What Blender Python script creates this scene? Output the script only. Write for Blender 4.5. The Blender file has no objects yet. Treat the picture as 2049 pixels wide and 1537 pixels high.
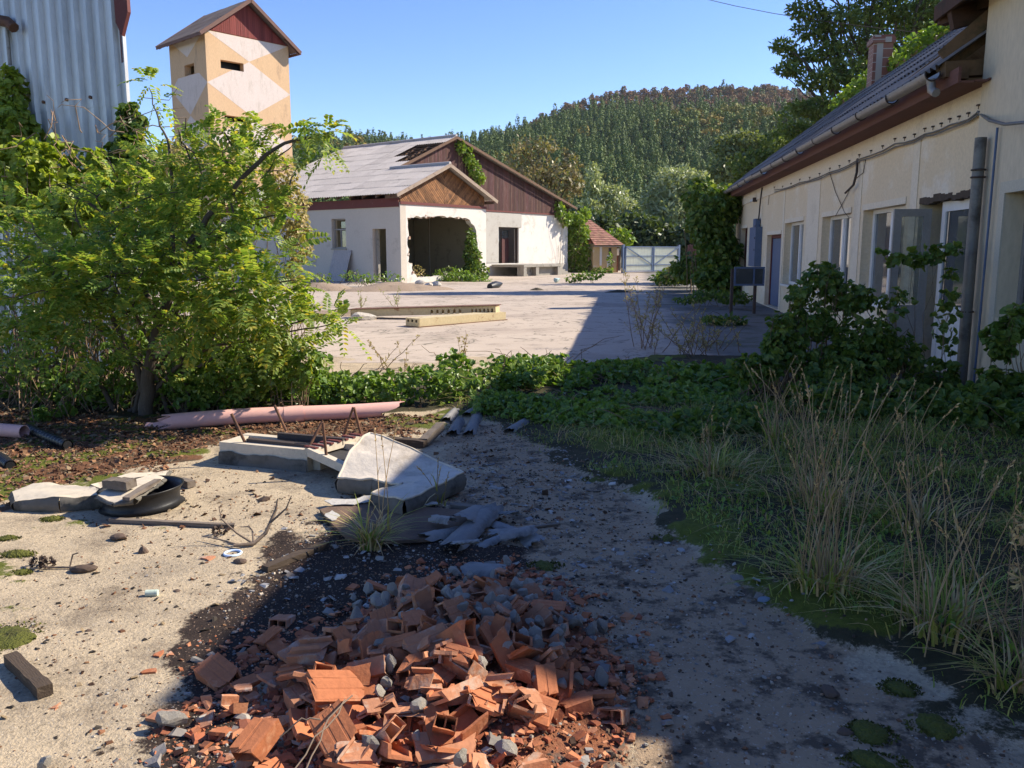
import bpy, math, random
import numpy as np
from mathutils import Vector, Matrix, Euler
from mathutils.geometry import tessellate_polygon

SC = bpy.context.scene
COL = SC.collection
rng = np.random.default_rng(11)
random.seed(5)
R = math.radians

# ---------------------------------------------------------------- camera
FPX, HOR, EYE = 1680.0, 500.0, 1.6
PITCH = math.atan((768.5 - HOR) / FPX)
cam_d = bpy.data.cameras.new('camera')
cam = bpy.data.objects.new('camera', cam_d)
COL.objects.link(cam)
cam.location = (0, 0, EYE)
cam.rotation_euler = (math.pi / 2 - PITCH, 0, 0)
cam_d.sensor_fit = 'HORIZONTAL'
cam_d.sensor_width = 36.0
cam_d.lens = 36.0 * FPX / 2049.0
cam_d.clip_start = 0.05
cam_d.clip_end = 4000
SC.camera = cam

# ---------------------------------------------------------------- light
SUN_EL = R(37.9)
SUN_AZ = R(16.3)                       # from +X towards +Y
S_DIR = Vector((math.cos(SUN_EL) * math.cos(SUN_AZ), math.cos(SUN_EL) * math.sin(SUN_AZ), math.sin(SUN_EL)))
world = bpy.data.worlds.new('World')
SC.world = world
world.use_nodes = True
wn = world.node_tree
bg = wn.nodes['Background']
sky = wn.nodes.new('ShaderNodeTexSky')
sky.sky_type = 'NISHITA'
sky.sun_disc = False
sky.sun_elevation = SUN_EL
sky.sun_rotation = math.pi / 2 - SUN_AZ
sky.altitude = 900
sky.air_density = 1.0
sky.dust_density = 0.1
sky.ozone_density = 2.5
hs = wn.nodes.new('ShaderNodeHueSaturation'); hs.inputs['Saturation'].default_value = 1.2; hs.inputs['Hue'].default_value = .516
wn.links.new(sky.outputs[0], hs.inputs['Color']); wn.links.new(hs.outputs[0], bg.inputs[0])
bg.inputs[1].default_value = 0.122
sun_d = bpy.data.lights.new('sun', 'SUN')
sun_d.energy = 4.9
sun_d.angle = R(0.5)
sun_d.color = (1.0, 0.91, 0.77)
sun = bpy.data.objects.new('sun', sun_d)
COL.objects.link(sun)
sun.rotation_euler = (-S_DIR).to_track_quat('-Z', 'Y').to_euler()
sun.location = (20, 5, 40)
SC.view_settings.view_transform = 'Standard'
SC.view_settings.look = 'None'
SC.view_settings.gamma = 1
SC.view_settings.use_curve_mapping = False
SC.view_settings.exposure = 0.93
SC.cycles.max_bounces = 8
SC.cycles.transparent_max_bounces = 12
SC.cycles.use_denoising = True

# ---------------------------------------------------------------- helpers
CP, SP = math.cos(PITCH), math.sin(PITCH)
def ray(u, v):
    x = (u - 1024.5) / FPX
    y = (768.5 - v) / FPX
    return np.array([x, CP + y * SP, -SP + y * CP])
def G(u, v, z=0.0):
    """where the sight line through a photo pixel meets the level z"""
    d = ray(u, v)
    t = (z - EYE) / d[2]
    return np.array([d[0] * t, d[1] * t, z])
def at(u, v, Y):
    d = ray(u, v)
    t = Y / d[1]
    return np.array([d[0] * t, Y, EYE + d[2] * t])
def onp(u, v, p0, n):
    d = ray(u, v)
    o = np.array([0, 0, EYE])
    t = np.dot(np.asarray(p0) - o, n) / np.dot(d, n)
    return o + d * t
def unit(a):
    a = np.asarray(a, float)
    return a / (np.linalg.norm(a, axis=-1, keepdims=True) + 1e-12)

def _hash(ix, iy, s):
    h = (ix.astype(np.int64) * 374761393 + iy.astype(np.int64) * 668265263 + s * 982451653) & 0x7fffffff
    h = ((h ^ (h >> 13)) * 1274126177) & 0x7fffffff
    return ((h ^ (h >> 16)) & 0xffff) / 65535.0
def vnoise(x, y, s=0):
    x = np.asarray(x, float); y = np.asarray(y, float)
    ix = np.floor(x); iy = np.floor(y)
    fx = x - ix; fy = y - iy
    fx = fx * fx * (3 - 2 * fx); fy = fy * fy * (3 - 2 * fy)
    a = _hash(ix, iy, s); b = _hash(ix + 1, iy, s); c = _hash(ix, iy + 1, s); d = _hash(ix + 1, iy + 1, s)
    return (a * (1 - fx) + b * fx) * (1 - fy) + (c * (1 - fx) + d * fx) * fy
def fbm(x, y, s=0, o=4):
    r = 0; a = 0.5; t = 0
    for k in range(o):
        r = r + a * vnoise(x * 2 ** k, y * 2 ** k, s + k * 7)
        t += a; a *= 0.5
    return r / t
def inpoly(x, y, poly):
    poly = np.asarray(poly, float)
    c = np.zeros(np.shape(x), bool)
    j = len(poly) - 1
    for i in range(len(poly)):
        xi, yi = poly[i][:2]; xj, yj = poly[j][:2]
        c ^= ((yi > y) != (yj > y)) & (x < (xj - xi) * (y - yi) / (yj - yi + 1e-12) + xi)
        j = i
    return c
def polydist(x, y, poly):
    """signed distance, positive inside"""
    poly = np.asarray(poly, float)[:, :2]
    d = np.full(np.shape(x), 1e9)
    n = len(poly)
    for i in range(n):
        a = poly[i]; b = poly[(i + 1) % n]
        ab = b - a
        t = np.clip(((x - a[0]) * ab[0] + (y - a[1]) * ab[1]) / (ab @ ab + 1e-12), 0, 1)
        d = np.minimum(d, np.hypot(x - a[0] - t * ab[0], y - a[1] - t * ab[1]))
    return np.where(inpoly(x, y, poly), d, -d)
def sstep(a, b, x):
    t = np.clip((x - a) / (b - a), 0, 1)
    return t * t * (3 - 2 * t)

class MB:
    """collects faces and links them as ONE mesh object"""
    def __init__(s):
        s.V = []; s.F = []; s.n = 0; s.A = []; s.sm = []
    def add(s, V, F, tint=None, smooth=False):
        V = np.asarray(V, float).reshape(-1, 3)
        Fs = F if isinstance(F, list) and F and isinstance(F[0], np.ndarray) else [F]
        for f in Fs:
            f = np.asarray(f, np.int64)
            if f.size:
                s.F.append(f + s.n); s.sm.append(smooth)
        s.V.append(V)
        if tint is None: tint = (1, 1, 1)
        t = np.asarray(tint, float)
        s.A.append(np.broadcast_to(t, (len(V), 3)) if t.ndim == 1 else t)
        s.n += len(V)
    def box(s, c, size, M=None, tint=None):
        h = np.asarray(size, float) / 2
        P = np.array([[x, y, z] for x in (-1, 1) for y in (-1, 1) for z in (-1, 1)], float) * h
        if M is not None: P = P @ np.asarray(M).T
        s.add(P + np.asarray(c), np.array([[0, 1, 3, 2], [4, 6, 7, 5], [0, 4, 5, 1], [2, 3, 7, 6], [0, 2, 6, 4], [1, 5, 7, 3]]), tint)
    def obox(s, o, ax, ay, az, tint=None):
        o, ax, ay, az = [np.asarray(q, float) for q in (o, ax, ay, az)]
        P = np.array([o + i * ax + j * ay + k * az for i in (0, 1) for j in (0, 1) for k in (0, 1)])
        s.add(P, np.array([[0, 1, 3, 2], [4, 6, 7, 5], [0, 4, 5, 1], [2, 3, 7, 6], [0, 2, 6, 4], [1, 5, 7, 3]]), tint)
    def beam(s, a, b, w, h, up=(0, 0, 1), tint=None):
        a = np.asarray(a, float); b = np.asarray(b, float)
        d = unit(b - a); x = unit(np.cross(d, up)); z = np.cross(x, d)
        s.obox(a - x * w / 2 - z * h / 2, b - a, x * w, z * h, tint)
    def tube(s, pts, r, n=6, cap=True, tint=None, smooth=True):
        pts = np.asarray(pts, float); m = len(pts)
        r = np.broadcast_to(np.asarray(r, float), (m,))
        t = np.gradient(pts, axis=0); t = unit(t)
        up = np.array([0, 0, 1.0]) if abs(t[0, 2]) < 0.9 else np.array([1.0, 0, 0])
        x = unit(np.cross(t[0], up)); V = []
        for i in range(m):
            x = unit(x - t[i] * np.dot(x, t[i])); y = np.cross(t[i], x)
            a = np.arange(n) * 2 * np.pi / n
            V.append(pts[i] + r[i] * (np.cos(a)[:, None] * x + np.sin(a)[:, None] * y))
        V = np.concatenate(V)
        i = np.arange(m - 1)[:, None] * n; j = np.arange(n)[None]; j2 = (j + 1) % n
        F = np.stack([i + j, i + j2, i + n + j2, i + n + j], -1).reshape(-1, 4)
        s.add(V, F, tint, smooth)
        if cap:
            for k, e in ((0, 0), (1, m - 1)):
                W = np.vstack([pts[e][None], V[e * n:(e + 1) * n]])
                j = np.arange(n)
                f = np.stack([np.zeros(n, int), 1 + (j + 1) % n, 1 + j], -1) if k == 0 else np.stack([np.zeros(n, int), 1 + j, 1 + (j + 1) % n], -1)
                s.add(W, f, tint)
    def prism(s, outer, holes, P0, du, dw, dn, tint=None, jit=0.0):
        """plate with outline (u,w) on P0+du*u+dw*w, thickness vector -dn"""
        P0, du, dw, dn = [np.asarray(q, float) for q in (P0, du, dw, dn)]
        loops = [list(outer)] + [list(h) for h in holes]
        tri = tessellate_polygon([[Vector((p[0], p[1], 0)) for p in l] for l in loops])
        flat = np.array([p for l in loops for p in l], float)
        A = P0 + flat[:, :1] * du + flat[:, 1:2] * dw
        B = A - dn
        if jit:
            A = A - dn * rng.uniform(0, jit, (len(A), 1)); B = B + dn * rng.uniform(0, jit, (len(B), 1))
        N = len(flat)
        tri = np.array(tri)
        nrm = np.cross(A[tri[0, 1]] - A[tri[0, 0]], A[tri[0, 2]] - A[tri[0, 0]])
        if np.dot(nrm, dn) < 0: tri = tri[:, ::-1]
        s.add(A, tri, tint); s.add(B, tri[:, ::-1], tint)
        k = 0; Q = []
        for l in loops:
            m = len(l)
            for i in range(m):
                Q.append([k + i, k + (i + 1) % m, N + k + (i + 1) % m, N + k + i])
            k += m
        s.add(np.vstack([A, B]), np.array(Q), tint)
    def mesh(s, name, mats):
        V = np.concatenate(s.V) if s.V else np.zeros((0, 3))
        me = bpy.data.meshes.new(name)
        me.vertices.add(len(V)); me.vertices.foreach_set('co', V.astype(np.float32).ravel())
        lens = np.concatenate([np.full(len(f), f.shape[1]) for f in s.F])
        loops = np.concatenate([f.ravel() for f in s.F])
        me.loops.add(len(loops)); me.polygons.add(len(lens))
        st = np.concatenate([[0], np.cumsum(lens)[:-1]])
        me.loops.foreach_set('vertex_index', loops.astype(np.int32))
        me.polygons.foreach_set('loop_start', st.astype(np.int32))
        me.polygons.foreach_set('use_smooth', np.concatenate([np.full(len(f), q) for f, q in zip(s.F, s.sm)]))
        me.update(calc_edges=True)
        me.validate()
        at_ = me.attributes.new('tint', 'FLOAT_COLOR', 'POINT')
        A = np.ones((len(V), 4), np.float32); A[:, :3] = np.concatenate(s.A)
        if len(at_.data) == len(A): at_.data.foreach_set('color', A.ravel())
        for m in (mats if isinstance(mats, (list, tuple)) else [mats]): me.materials.append(m)
        return me

def tagit(o, label=None, cat=None, group=None, kind=None):
    if label: o['label'] = label
    if cat: o['category'] = cat
    if group: o['group'] = group
    if kind: o['kind'] = kind
    return o
def thing(name, label, cat, loc=(0, 0, 0), rotz=0.0, group=None):
    o = bpy.data.objects.new(name, None)
    COL.objects.link(o)
    o.empty_display_size = 0.2
    o.location = [float(q) for q in loc]; o.rotation_euler = (0, 0, rotz)
    return tagit(o, label, cat, group)
def part(name, mb, mat, parent, label=None, local=False):
    me = mb.mesh(name, mat) if isinstance(mb, MB) else mb
    o = bpy.data.objects.new(name, me)
    COL.objects.link(o)
    o.parent = parent
    if not local:
        chain = Matrix.Identity(4); p = parent
        if p.parent is None:
            chain = Matrix.Translation(p.location) @ p.rotation_euler.to_matrix().to_4x4()
            o.matrix_parent_inverse = chain.inverted()
    if label: o['label'] = label
    return o
def single(name, mb, mat, label, cat, group=None, loc=None, rot=None):
    me = mb.mesh(name, mat) if isinstance(mb, MB) else mb
    o = bpy.data.objects.new(name, me)
    COL.objects.link(o)
    if loc is not None: o.location = [float(q) for q in loc]
    if rot is not None: o.rotation_euler = rot
    return tagit(o, label, cat, group)
def structure(name, mb, mat, kind='structure'):
    o = bpy.data.objects.new(name, mb.mesh(name, mat) if isinstance(mb, MB) else mb)
    COL.objects.link(o)
    o['kind'] = kind
    return o
def copy_tree(o, parent=None):
    c = o.copy(); COL.objects.link(c)
    if parent is not None: c.parent = parent
    for ch in list(o.children): copy_tree(ch, c)
    return c
def base_of(mb):
    V = np.concatenate(mb.V)
    return (V[:, 0].mean(), V[:, 1].mean(), V[:, 2].min())

# ---------------------------------------------------------------- materials
class NT:
    def __init__(s, name):
        s.m = bpy.data.materials.new(name); s.m.use_nodes = True
        s.t = s.m.node_tree; s.b = s.t.nodes['Principled BSDF']; s.out = s.t.nodes['Material Output']
    def n(s, typ, **kw):
        nd = s.t.nodes.new('ShaderNode' + typ)
        for k, v in kw.items():
            if k.startswith('_'): setattr(nd, k[1:], v)
        return nd
    def l(s, a, b): s.t.links.new(a, b)
    def coord(s, mode='pos', scale=(1, 1, 1), rot=(0, 0, 0)):
        mp = s.n('Mapping'); mp.inputs['Scale'].default_value = scale; mp.inputs['Rotation'].default_value = rot
        if mode == 'pos':
            s.l(s.n('NewGeometry').outputs['Position'], mp.inputs[0])
        else:
            s.l(s.n('TexCoord').outputs['Object'], mp.inputs[0])
        return mp.outputs[0]
    def noise(s, vec, scale, detail=4, rough=.6, dist=0.0):
        nd = s.n('TexNoise'); s.l(vec, nd.inputs['Vector'])
        nd.inputs['Scale'].default_value = scale; nd.inputs['Detail'].default_value = detail
        nd.inputs['Roughness'].default_value = rough; nd.inputs['Distortion'].default_value = dist
        return nd.outputs['Fac']
    def vor(s, vec, scale, feat='F1', out='Distance', rnd=1.0):
        nd = s.n('TexVoronoi'); nd.feature = feat; s.l(vec, nd.inputs['Vector']); nd.inputs['Scale'].default_value = scale
        nd.inputs['Randomness'].default_value = rnd
        return nd.outputs[out]
    def ramp(s, fac, stops, interp='LINEAR'):
        r = s.n('ValToRGB'); s.l(fac, r.inputs[0]); e = r.color_ramp.elements; r.color_ramp.interpolation = interp
        while len(e) < len(stops): e.new(0.5)
        for q, (p, c) in zip(e, stops):
            q.position = p; q.color = (*c, 1) if not np.isscalar(c) else (c, c, c, 1)
        return r.outputs[0]
    def mix(s, fac, a, b, mode='MIX'):
        nd = s.n('Mix'); nd.data_type = 'RGBA'; nd.blend_type = mode
        for sock, v in ((nd.inputs[0], fac), (nd.inputs[6], a), (nd.inputs[7], b)):
            if hasattr(v, 'is_linked'): s.l(v, sock)
            elif np.isscalar(v): sock.default_value = v
            else: sock.default_value = (*v, 1)
        return nd.outputs[2]
    def math(s, op, a, b=0.0, clamp=False):
        nd = s.n('Math'); nd.operation = op; nd.use_clamp = clamp
        for sock, v in zip(nd.inputs, (a, b)):
            if hasattr(v, 'is_linked'): s.l(v, sock)
            else: sock.default_value = v
        return nd.outputs[0]
    def thr(s, fac, lo, hi): return s.ramp(fac, [(lo, 0.0), (hi, 1.0)])
    def attr(s, name, out='Color'):
        a = s.n('Attribute'); a.attribute_name = name; return a.outputs[out]
    def island(s): return s.n('NewGeometry').outputs['Random Per Island']
    def objrnd(s): return s.n('ObjectInfo').outputs['Random']
    def fin(s, col, rough=.8, bump=None, strength=.3, dist=.02, spec=.3, metal=0.0):
        if hasattr(col, 'is_linked'): s.l(col, s.b.inputs['Base Color'])
        else: s.b.inputs['Base Color'].default_value = (*col, 1)
        if hasattr(rough, 'is_linked'): s.l(rough, s.b.inputs['Roughness'])
        else: s.b.inputs['Roughness'].default_value = rough
        s.b.inputs['Specular IOR Level'].default_value = spec
        s.b.inputs['Metallic'].default_value = metal
        if bump is not None:
            bn = s.n('Bump'); bn.inputs['Strength'].default_value = strength; bn.inputs['Distance'].default_value = dist
            s.l(bump, bn.inputs['Height']); s.l(bn.outputs[0], s.b.inputs['Normal'])
        return s.m

def weath(name, c1, c2, scale=3, c3=None, s3=2, lo=.55, hi=.7, rough=.8, bs=40, strength=.25, dist=.01, mode='pos', stretch=(1, 1, 1), spec=.3, metal=0.0, fine=.25, tint=False, rnd=0.0):
    t = NT(name)
    v = t.coord(mode, stretch)
    c = t.mix(t.noise(v, scale, 5), c1, c2)
    if c3 is not None: c = t.mix(t.thr(t.noise(v, s3, 6, .7), lo, hi), c, c3)
    f = t.noise(v, bs, 3)
    c = t.mix(fine, c, t.ramp(f, [(.25, .25), (.75, 1.0)]), 'MULTIPLY')
    if tint: c = t.mix(1.0, c, t.attr('tint'), 'MULTIPLY')
    if rnd:
        c = t.mix(1.0, c, t.ramp(t.objrnd(), [(0, 1 - rnd), (1, 1.0)]), 'MULTIPLY')
    return t.fin(c, rough, f, strength, dist, spec, metal)

LEAFK = (1.65, 1.55, 1.5)
def leafmat(name, cols, trans=.35, rough=.45, spec=.35, tint=False, tmul=(1.3, 1.35, .6)):
    """cols: leaf colours spread over the leaves at random"""
    t = NT(name)
    cols = [tuple(min(.6, q * w) for q, w in zip(c, LEAFK)) for c in cols]
    k = len(cols)
    if k > 1: c = t.ramp(t.island(), [(i / (k - 1), q) for i, q in enumerate(cols)])
    else: c = t.mix(0, cols[0], cols[0])
    if tint: c = t.mix(1.0, c, t.attr('tint'), 'MULTIPLY')
    t.fin(c, rough, spec=spec)
    tr = t.n('BsdfTranslucent'); t.l(t.mix(1.0, c, tmul, 'MULTIPLY'), tr.inputs[0])
    ms = t.n('MixShader'); ms.inputs[0].default_value = trans
    t.l(t.b.outputs[0], ms.inputs[1]); t.l(tr.outputs[0], ms.inputs[2]); t.l(ms.outputs[0], t.out.inputs[0])
    return t.m

# ---------------------------------------------------------------- leaves and plants
def rdir(n):
    return unit(rng.normal(size=(n, 3)))
def leaf_mesh(mb, P, D, N, L, W, fold=.18, tint=None):
    n = len(P); D = unit(D); N = unit(N - D * np.sum(N * D, -1, keepdims=True)); S = np.cross(D, N)
    L = np.broadcast_to(L, (n,))[:, None]; W = np.broadcast_to(W, (n,))[:, None]
    q = lambda a, b, c: P + D * L * a + S * W * b + N * W * c
    V = np.stack([q(0, 0, 0), q(.3, -.5, fold), q(.72, -.38, fold * .6), q(1, 0, -.1), q(.72, .38, fold * .6), q(.3, .5, fold)], 1).reshape(-1, 3)
    b = np.arange(n)[:, None] * 6
    F = np.concatenate([b + [0, 1, 2, 3], b + [0, 3, 4, 5]])
    if tint is not None and np.ndim(tint) == 2: tint = np.repeat(tint, 6, 0)
    mb.add(V, F, tint)
def quad_leaf(mb, P, D, N, L, W, tint=None):
    n = len(P); D = unit(D); N = unit(N - D * np.sum(N * D, -1, keepdims=True)); S = np.cross(D, N)
    L = np.broadcast_to(L, (n,))[:, None]; W = np.broadcast_to(W, (n,))[:, None]
    V = np.stack([P, P + D * L * .45 - S * W * .5, P + D * L, P + D * L * .5 + S * W * .5], 1).reshape(-1, 3)
    if tint is not None and np.ndim(tint) == 2: tint = np.repeat(tint, 4, 0)
    mb.add(V, np.arange(n)[:, None] * 4 + [0, 1, 2, 3], tint)
def fronds(mb, P, D, length, pairs=8, lw=.42, droop=.5):
    """pinnate leaves: leaflet pairs along an arching stalk"""
    n = len(P); D = unit(D)
    up = np.array([0, 0, 1.0])
    S = np.cross(D, up); bad = np.linalg.norm(S, axis=1) < .1
    S[bad] = [1, 0, 0]; S = unit(S)
    roll = rng.normal(0, .5, (n, 1)); N = np.cross(S, D); S = unit(S * np.cos(roll) + N * np.sin(roll))
    L = length * rng.uniform(.65, 1.15, n)
    for k in range(1, pairs + 1):
        t = k / pairs
        pos = P + D * (L * t)[:, None] - up * (L * droop * t * t)[:, None]
        d = unit(D - up * (2 * droop * t))
        ll = L * lw * (1.0 - .55 * abs(t - .45)) * (8 / pairs) * .5
        for sg in (-1, 1):
            dd = unit(S * sg + d * .45 - up * .10 + rng.normal(0, .14, (n, 3)))
            leaf_mesh(mb, pos, dd, np.cross(dd, d) * sg + up * .4, ll, ll * .56, .12)
        if k == pairs:
            leaf_mesh(mb, pos, d + rng.normal(0, .1, (n, 3)), up + rng.normal(0, .2, (n, 3)), ll, ll * .56, .12)
def blob_pts(c, r, n, shell=.5):
    d = rdir(n); q = rng.uniform(shell ** 3, 1, n) ** (1 / 3)
    return np.asarray(c) + d * np.asarray(r) * q[:, None], d
def curve(a, b, k=6, sag=0.0, wob=.0):
    a = np.asarray(a, float); b = np.asarray(b, float)
    t = np.linspace(0, 1, k)[:, None]
    p = a + (b - a) * t
    p[:, 2] += sag * np.sin(np.pi * t[:, 0])
    if wob:
        w = rng.normal(0, wob, (k, 3)); w[0] = 0; w[-1] = 0
        p += w
    return p
# ================================================================ setting: ground, courtyard, hills, forest
def gpoly(px): return np.array([G(u, v)[:2] for u, v in px])
POLY = dict(
    litter=gpoly([(-60, 815), (330, 842), (850, 828), (900, 842), (830, 868), (440, 885), (360, 925), (200, 965), (-60, 1010)]),
    soil=gpoly([(640, 1040), (700, 985), (860, 990), (960, 1080), (1050, 1130), (1000, 1180), (760, 1220), (600, 1300), (520, 1390), (470, 1537), (60, 1545), (230, 1450), (380, 1370), (400, 1250), (520, 1130)]),
    gray=gpoly([(870, 850), (1060, 850), (1200, 960), (1300, 1000), (1430, 1130), (1600, 1240), (1900, 1430), (2049, 1500), (2049, 1600), (1240, 1600), (1200, 1400), (1130, 1200), (1000, 1130), (900, 1010), (960, 940), (880, 905)]),
    grass=gpoly([(880, 828), (1010, 850), (1110, 920), (1190, 970), (1270, 975), (1340, 1060), (1420, 1120), (1570, 1190), (1680, 1280), (1790, 1310), (1890, 1420), (2049, 1490), (2200, 1537), (3600, 1537), (2600, 800), (1500, 690), (1130, 740), (900, 770)]),
    hedge=gpoly([(-300, 815), (330, 838), (850, 826), (1010, 800), (1140, 770), (1500, 760), (1500, 745), (1100, 755), (640, 775), (-300, 772)]),
)
yb = MB()
gx = np.arange(-7.2, 7.6, .036); gy = np.arange(1.0, 12.6, .036)
X, Y = np.meshgrid(gx, gy)
n1 = fbm(X * 3, Y * 3, 1) - .5; n2 = fbm(X * 11, Y * 11, 5) - .5
wob = n1 * .55 + n2 * .18
mask = {k: sstep(-.10, .12, polydist(X, Y, p) + wob * dict(hedge=.6, litter=1.9).get(k, 1.0)) for k, p in POLY.items()}
heapC = np.array([-.20, 2.90])
HR = (.62, .98)
def heap_h(x, y):
    d = np.hypot((x - heapC[0]) / HR[0], (y - heapC[1]) / HR[1])
    return .115 * np.clip(1 - d, 0, 1) ** .8 + .04 * np.clip(1.25 - d, 0, 1)
hd = np.hypot((X - heapC[0]) / HR[0], (Y - heapC[1]) / HR[1])
dust = sstep(1.10, .80, hd + wob * .5)
moss = sstep(.52, .66, fbm(X * 2.2, Y * 2.2, 21)) * sstep(-.5, .1, polydist(X, Y, POLY['litter']) + n1 * .5) + \
       sstep(.55, .66, fbm(X * 2.6, Y * 2.6, 31)) * sstep(-.22, .05, polydist(X, Y, POLY['grass']) + n1 * .3)
lit_l = sstep(-2.0, -2.6, X + n1) * sstep(.5, .62, fbm(X * 2, Y * 2, 44))
moss = np.clip(moss + .8 * lit_l * sstep(.5, .6, fbm(X * 4, Y * 4, 45)), 0, 1)
Zg = .012 * (fbm(X * 1.3, Y * 1.3, 9) - .5) + .02 * n2 * np.clip(mask['soil'] + mask['litter'] + mask['grass'] + .12, 0, 1) + .06 * mask['grass'] * fbm(X * .9, Y * .9, 13) + .015 * moss
Zg = Zg + .004
def ground_z(x, y):
    i = np.clip(np.round((np.asarray(y) - 1.0) / .036).astype(int), 0, len(gy) - 1)
    j = np.clip(np.round((np.asarray(x) + 7.2) / .036).astype(int), 0, len(gx) - 1)
    return Zg[i, j]
nx, ny = len(gx), len(gy)
i = np.arange(ny - 1)[:, None] * nx; j = np.arange(nx - 1)[None]
F = np.stack([i + j, i + j + 1, i + nx + j + 1, i + nx + j], -1).reshape(-1, 4)
yb.add(np.stack([X, Y, Zg], -1).reshape(-1, 3), F, smooth=True)

t = NT('yard_concrete_and_soil')
v = t.coord('pos')
conc = t.mix(t.noise(v, 1.6, 6, .65), (.36, .28, .18), (.52, .42, .28))
conc = t.mix(t.thr(t.noise(v, .9, 5, .7), .5, .72), conc, (.29, .235, .165))
conc = t.mix(t.math('MULTIPLY', t.thr(t.noise(v, 2.3, 6, .72), .50, .66), .8), conc, (.20, .155, .105))
agg = t.vor(v, 75, 'F1', 'Color')
conc = t.mix(.55, conc, t.ramp(agg, [(0, (.45, .43, .40)), (.5, (1, 1, 1)), (1, (1.25, 1.2, 1.12))]), 'MULTIPLY')
spk = t.thr(t.noise(v, 95, 3, .7), .60, .70)
conc = t.mix(t.math('MULTIPLY', spk, .55), conc, (.62, .56, .45))
conc = t.mix(t.math('MULTIPLY', t.thr(t.noise(v, 38, 4, .7), .64, .72), .8), conc, (.10, .075, .05))
A = t.attr('mask_a'); B = t.attr('mask_b')
sa = t.n('SeparateColor'); t.l(A, sa.inputs[0]); sb = t.n('SeparateColor'); t.l(B, sb.inputs[0])
fine = t.noise(v, 45, 5, .75)
def edge(m, w=.35): return t.thr(t.math('ADD', m, t.math('MULTIPLY', t.math('SUBTRACT', fine, .5), 1.5)), .5 - w * .4, .5 + w * .4)
soil = t.mix(t.noise(v, 14, 6, .75), (.012, .009, .007), (.055, .036, .026))
soil = t.mix(t.ramp(t.vor(v, 60, 'F1', 'Distance'), [(.14, 1.0), (.24, 0.0)]), soil, (.30, .20, .13))
gray = t.mix(t.noise(v, 3, 6, .7), (.20, .145, .09), (.46, .33, .205))  # gritty slab tone, warmed to offset the blue skylight where it is shaded
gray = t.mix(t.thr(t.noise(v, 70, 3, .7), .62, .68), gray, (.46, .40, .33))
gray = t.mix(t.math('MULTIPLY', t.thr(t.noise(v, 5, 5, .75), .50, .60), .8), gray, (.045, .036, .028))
litt = t.mix(t.noise(v, 60, 4, .8), (.035, .018, .010), (.27, .125, .06))
litt = t.mix(t.thr(t.noise(v, 6, 4, .6), .5, .62), litt, (.07, .05, .03))
mos = t.mix(t.noise(v, 30, 4, .7), (.030, .042, .006), (.16, .17, .022))
dus = t.mix(t.noise(v, 40, 5, .8), (.10, .040, .022), (.42, .15, .068))
grs = t.mix(t.noise(v, 12, 5, .75), (.020, .020, .009), (.075, .062, .030))
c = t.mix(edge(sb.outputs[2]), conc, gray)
c = t.mix(edge(sb.outputs[0], .6), c, dus)
c = t.mix(edge(sa.outputs[1]), c, soil)
c = t.mix(edge(sa.outputs[0]), c, litt)
c = t.mix(edge(sb.outputs[1]), c, grs)
c = t.mix(edge(sa.outputs[2]), c, mos)
hgt = t.math('ADD', t.math('MULTIPLY', fine, .6), t.math('MULTIPLY', t.noise(v, 90, 3), .5))
M_yard = t.fin(c, .9, hgt, .55, .02, .2)
yard = structure('ground', yb, M_yard)
me = yard.data
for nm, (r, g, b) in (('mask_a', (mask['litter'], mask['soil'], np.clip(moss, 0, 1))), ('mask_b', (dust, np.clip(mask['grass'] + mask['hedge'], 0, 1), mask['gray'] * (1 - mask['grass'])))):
    a = me.attributes.new(nm, 'FLOAT_COLOR', 'POINT')
    q = np.ones((len(me.vertices), 4), np.float32); q[:, 0] = r.ravel(); q[:, 1] = g.ravel(); q[:, 2] = b.ravel()
    a.data.foreach_set('color', q.ravel())

# far ground: one sheet to the horizon, a little below the yard
M_earth = weath('grassy_earth', (.07, .075, .025), (.16, .135, .07), .7, (.22, .18, .11), .5, .5, .65, .95, 8, .3, .03)
b = MB(); S_ = 2600
b.add([[-S_, -S_, -.03], [S_, -S_, -.03], [S_, S_, -.03], [-S_, S_, -.03]], [[0, 1, 2, 3]])
structure('earth', b, M_earth)

# courtyard apron and road up to the gate
t = NT('courtyard_concrete')
v = t.coord('pos')
c = t.mix(t.noise(v, .5, 6, .65), (.36, .29, .225), (.49, .41, .325))
c = t.mix(t.thr(t.noise(v, .23, 6, .7), .52, .68), c, (.25, .20, .155))
c = t.mix(t.math('MULTIPLY', t.thr(t.noise(v, 1.1, 6, .75), .57, .68), .6), c, (.20, .165, .13))
c = t.mix(t.math('MULTIPLY', t.thr(t.noise(v, 26, 3, .7), .60, .68), .6), c, (.56, .49, .40))
c = t.mix(t.math('MULTIPLY', t.thr(t.noise(v, 12, 5, .75), .63, .70), .8), c, (.12, .095, .07))
ck = t.noise(v, .42, 4, .6, 2.0)
c = t.mix(t.ramp(ck, [(.490, 0.0), (.5, .9), (.510, 0.0)]), c, (.08, .075, .05))
sx = t.n('SeparateXYZ'); t.l(t.n('NewGeometry').outputs['Position'], sx.inputs[0])
across = t.math('SUBTRACT', sx.outputs[0], t.math('MULTIPLY', sx.outputs[1], .136))
across = t.math('ADD', across, t.math('MULTIPLY', t.math('SUBTRACT', t.noise(v, .6, 5, .7), .5), 3.0))
asph = t.mix(t.noise(v, 2.2, 6, .75), (.10, .095, .085), (.24, .215, .185))
asph = t.mix(t.math('MULTIPLY', t.thr(t.noise(v, .9, 6, .75), .5, .6), .7), asph, (.07, .075, .035))
c = t.mix(t.ramp(t.math('MULTIPLY', across, .25), [(.18, 0.0), (.36, 1.0)]), c, asph)
M_court = t.fin(c, .9, t.noise(v, 60, 4), .35, .01, .2)
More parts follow.
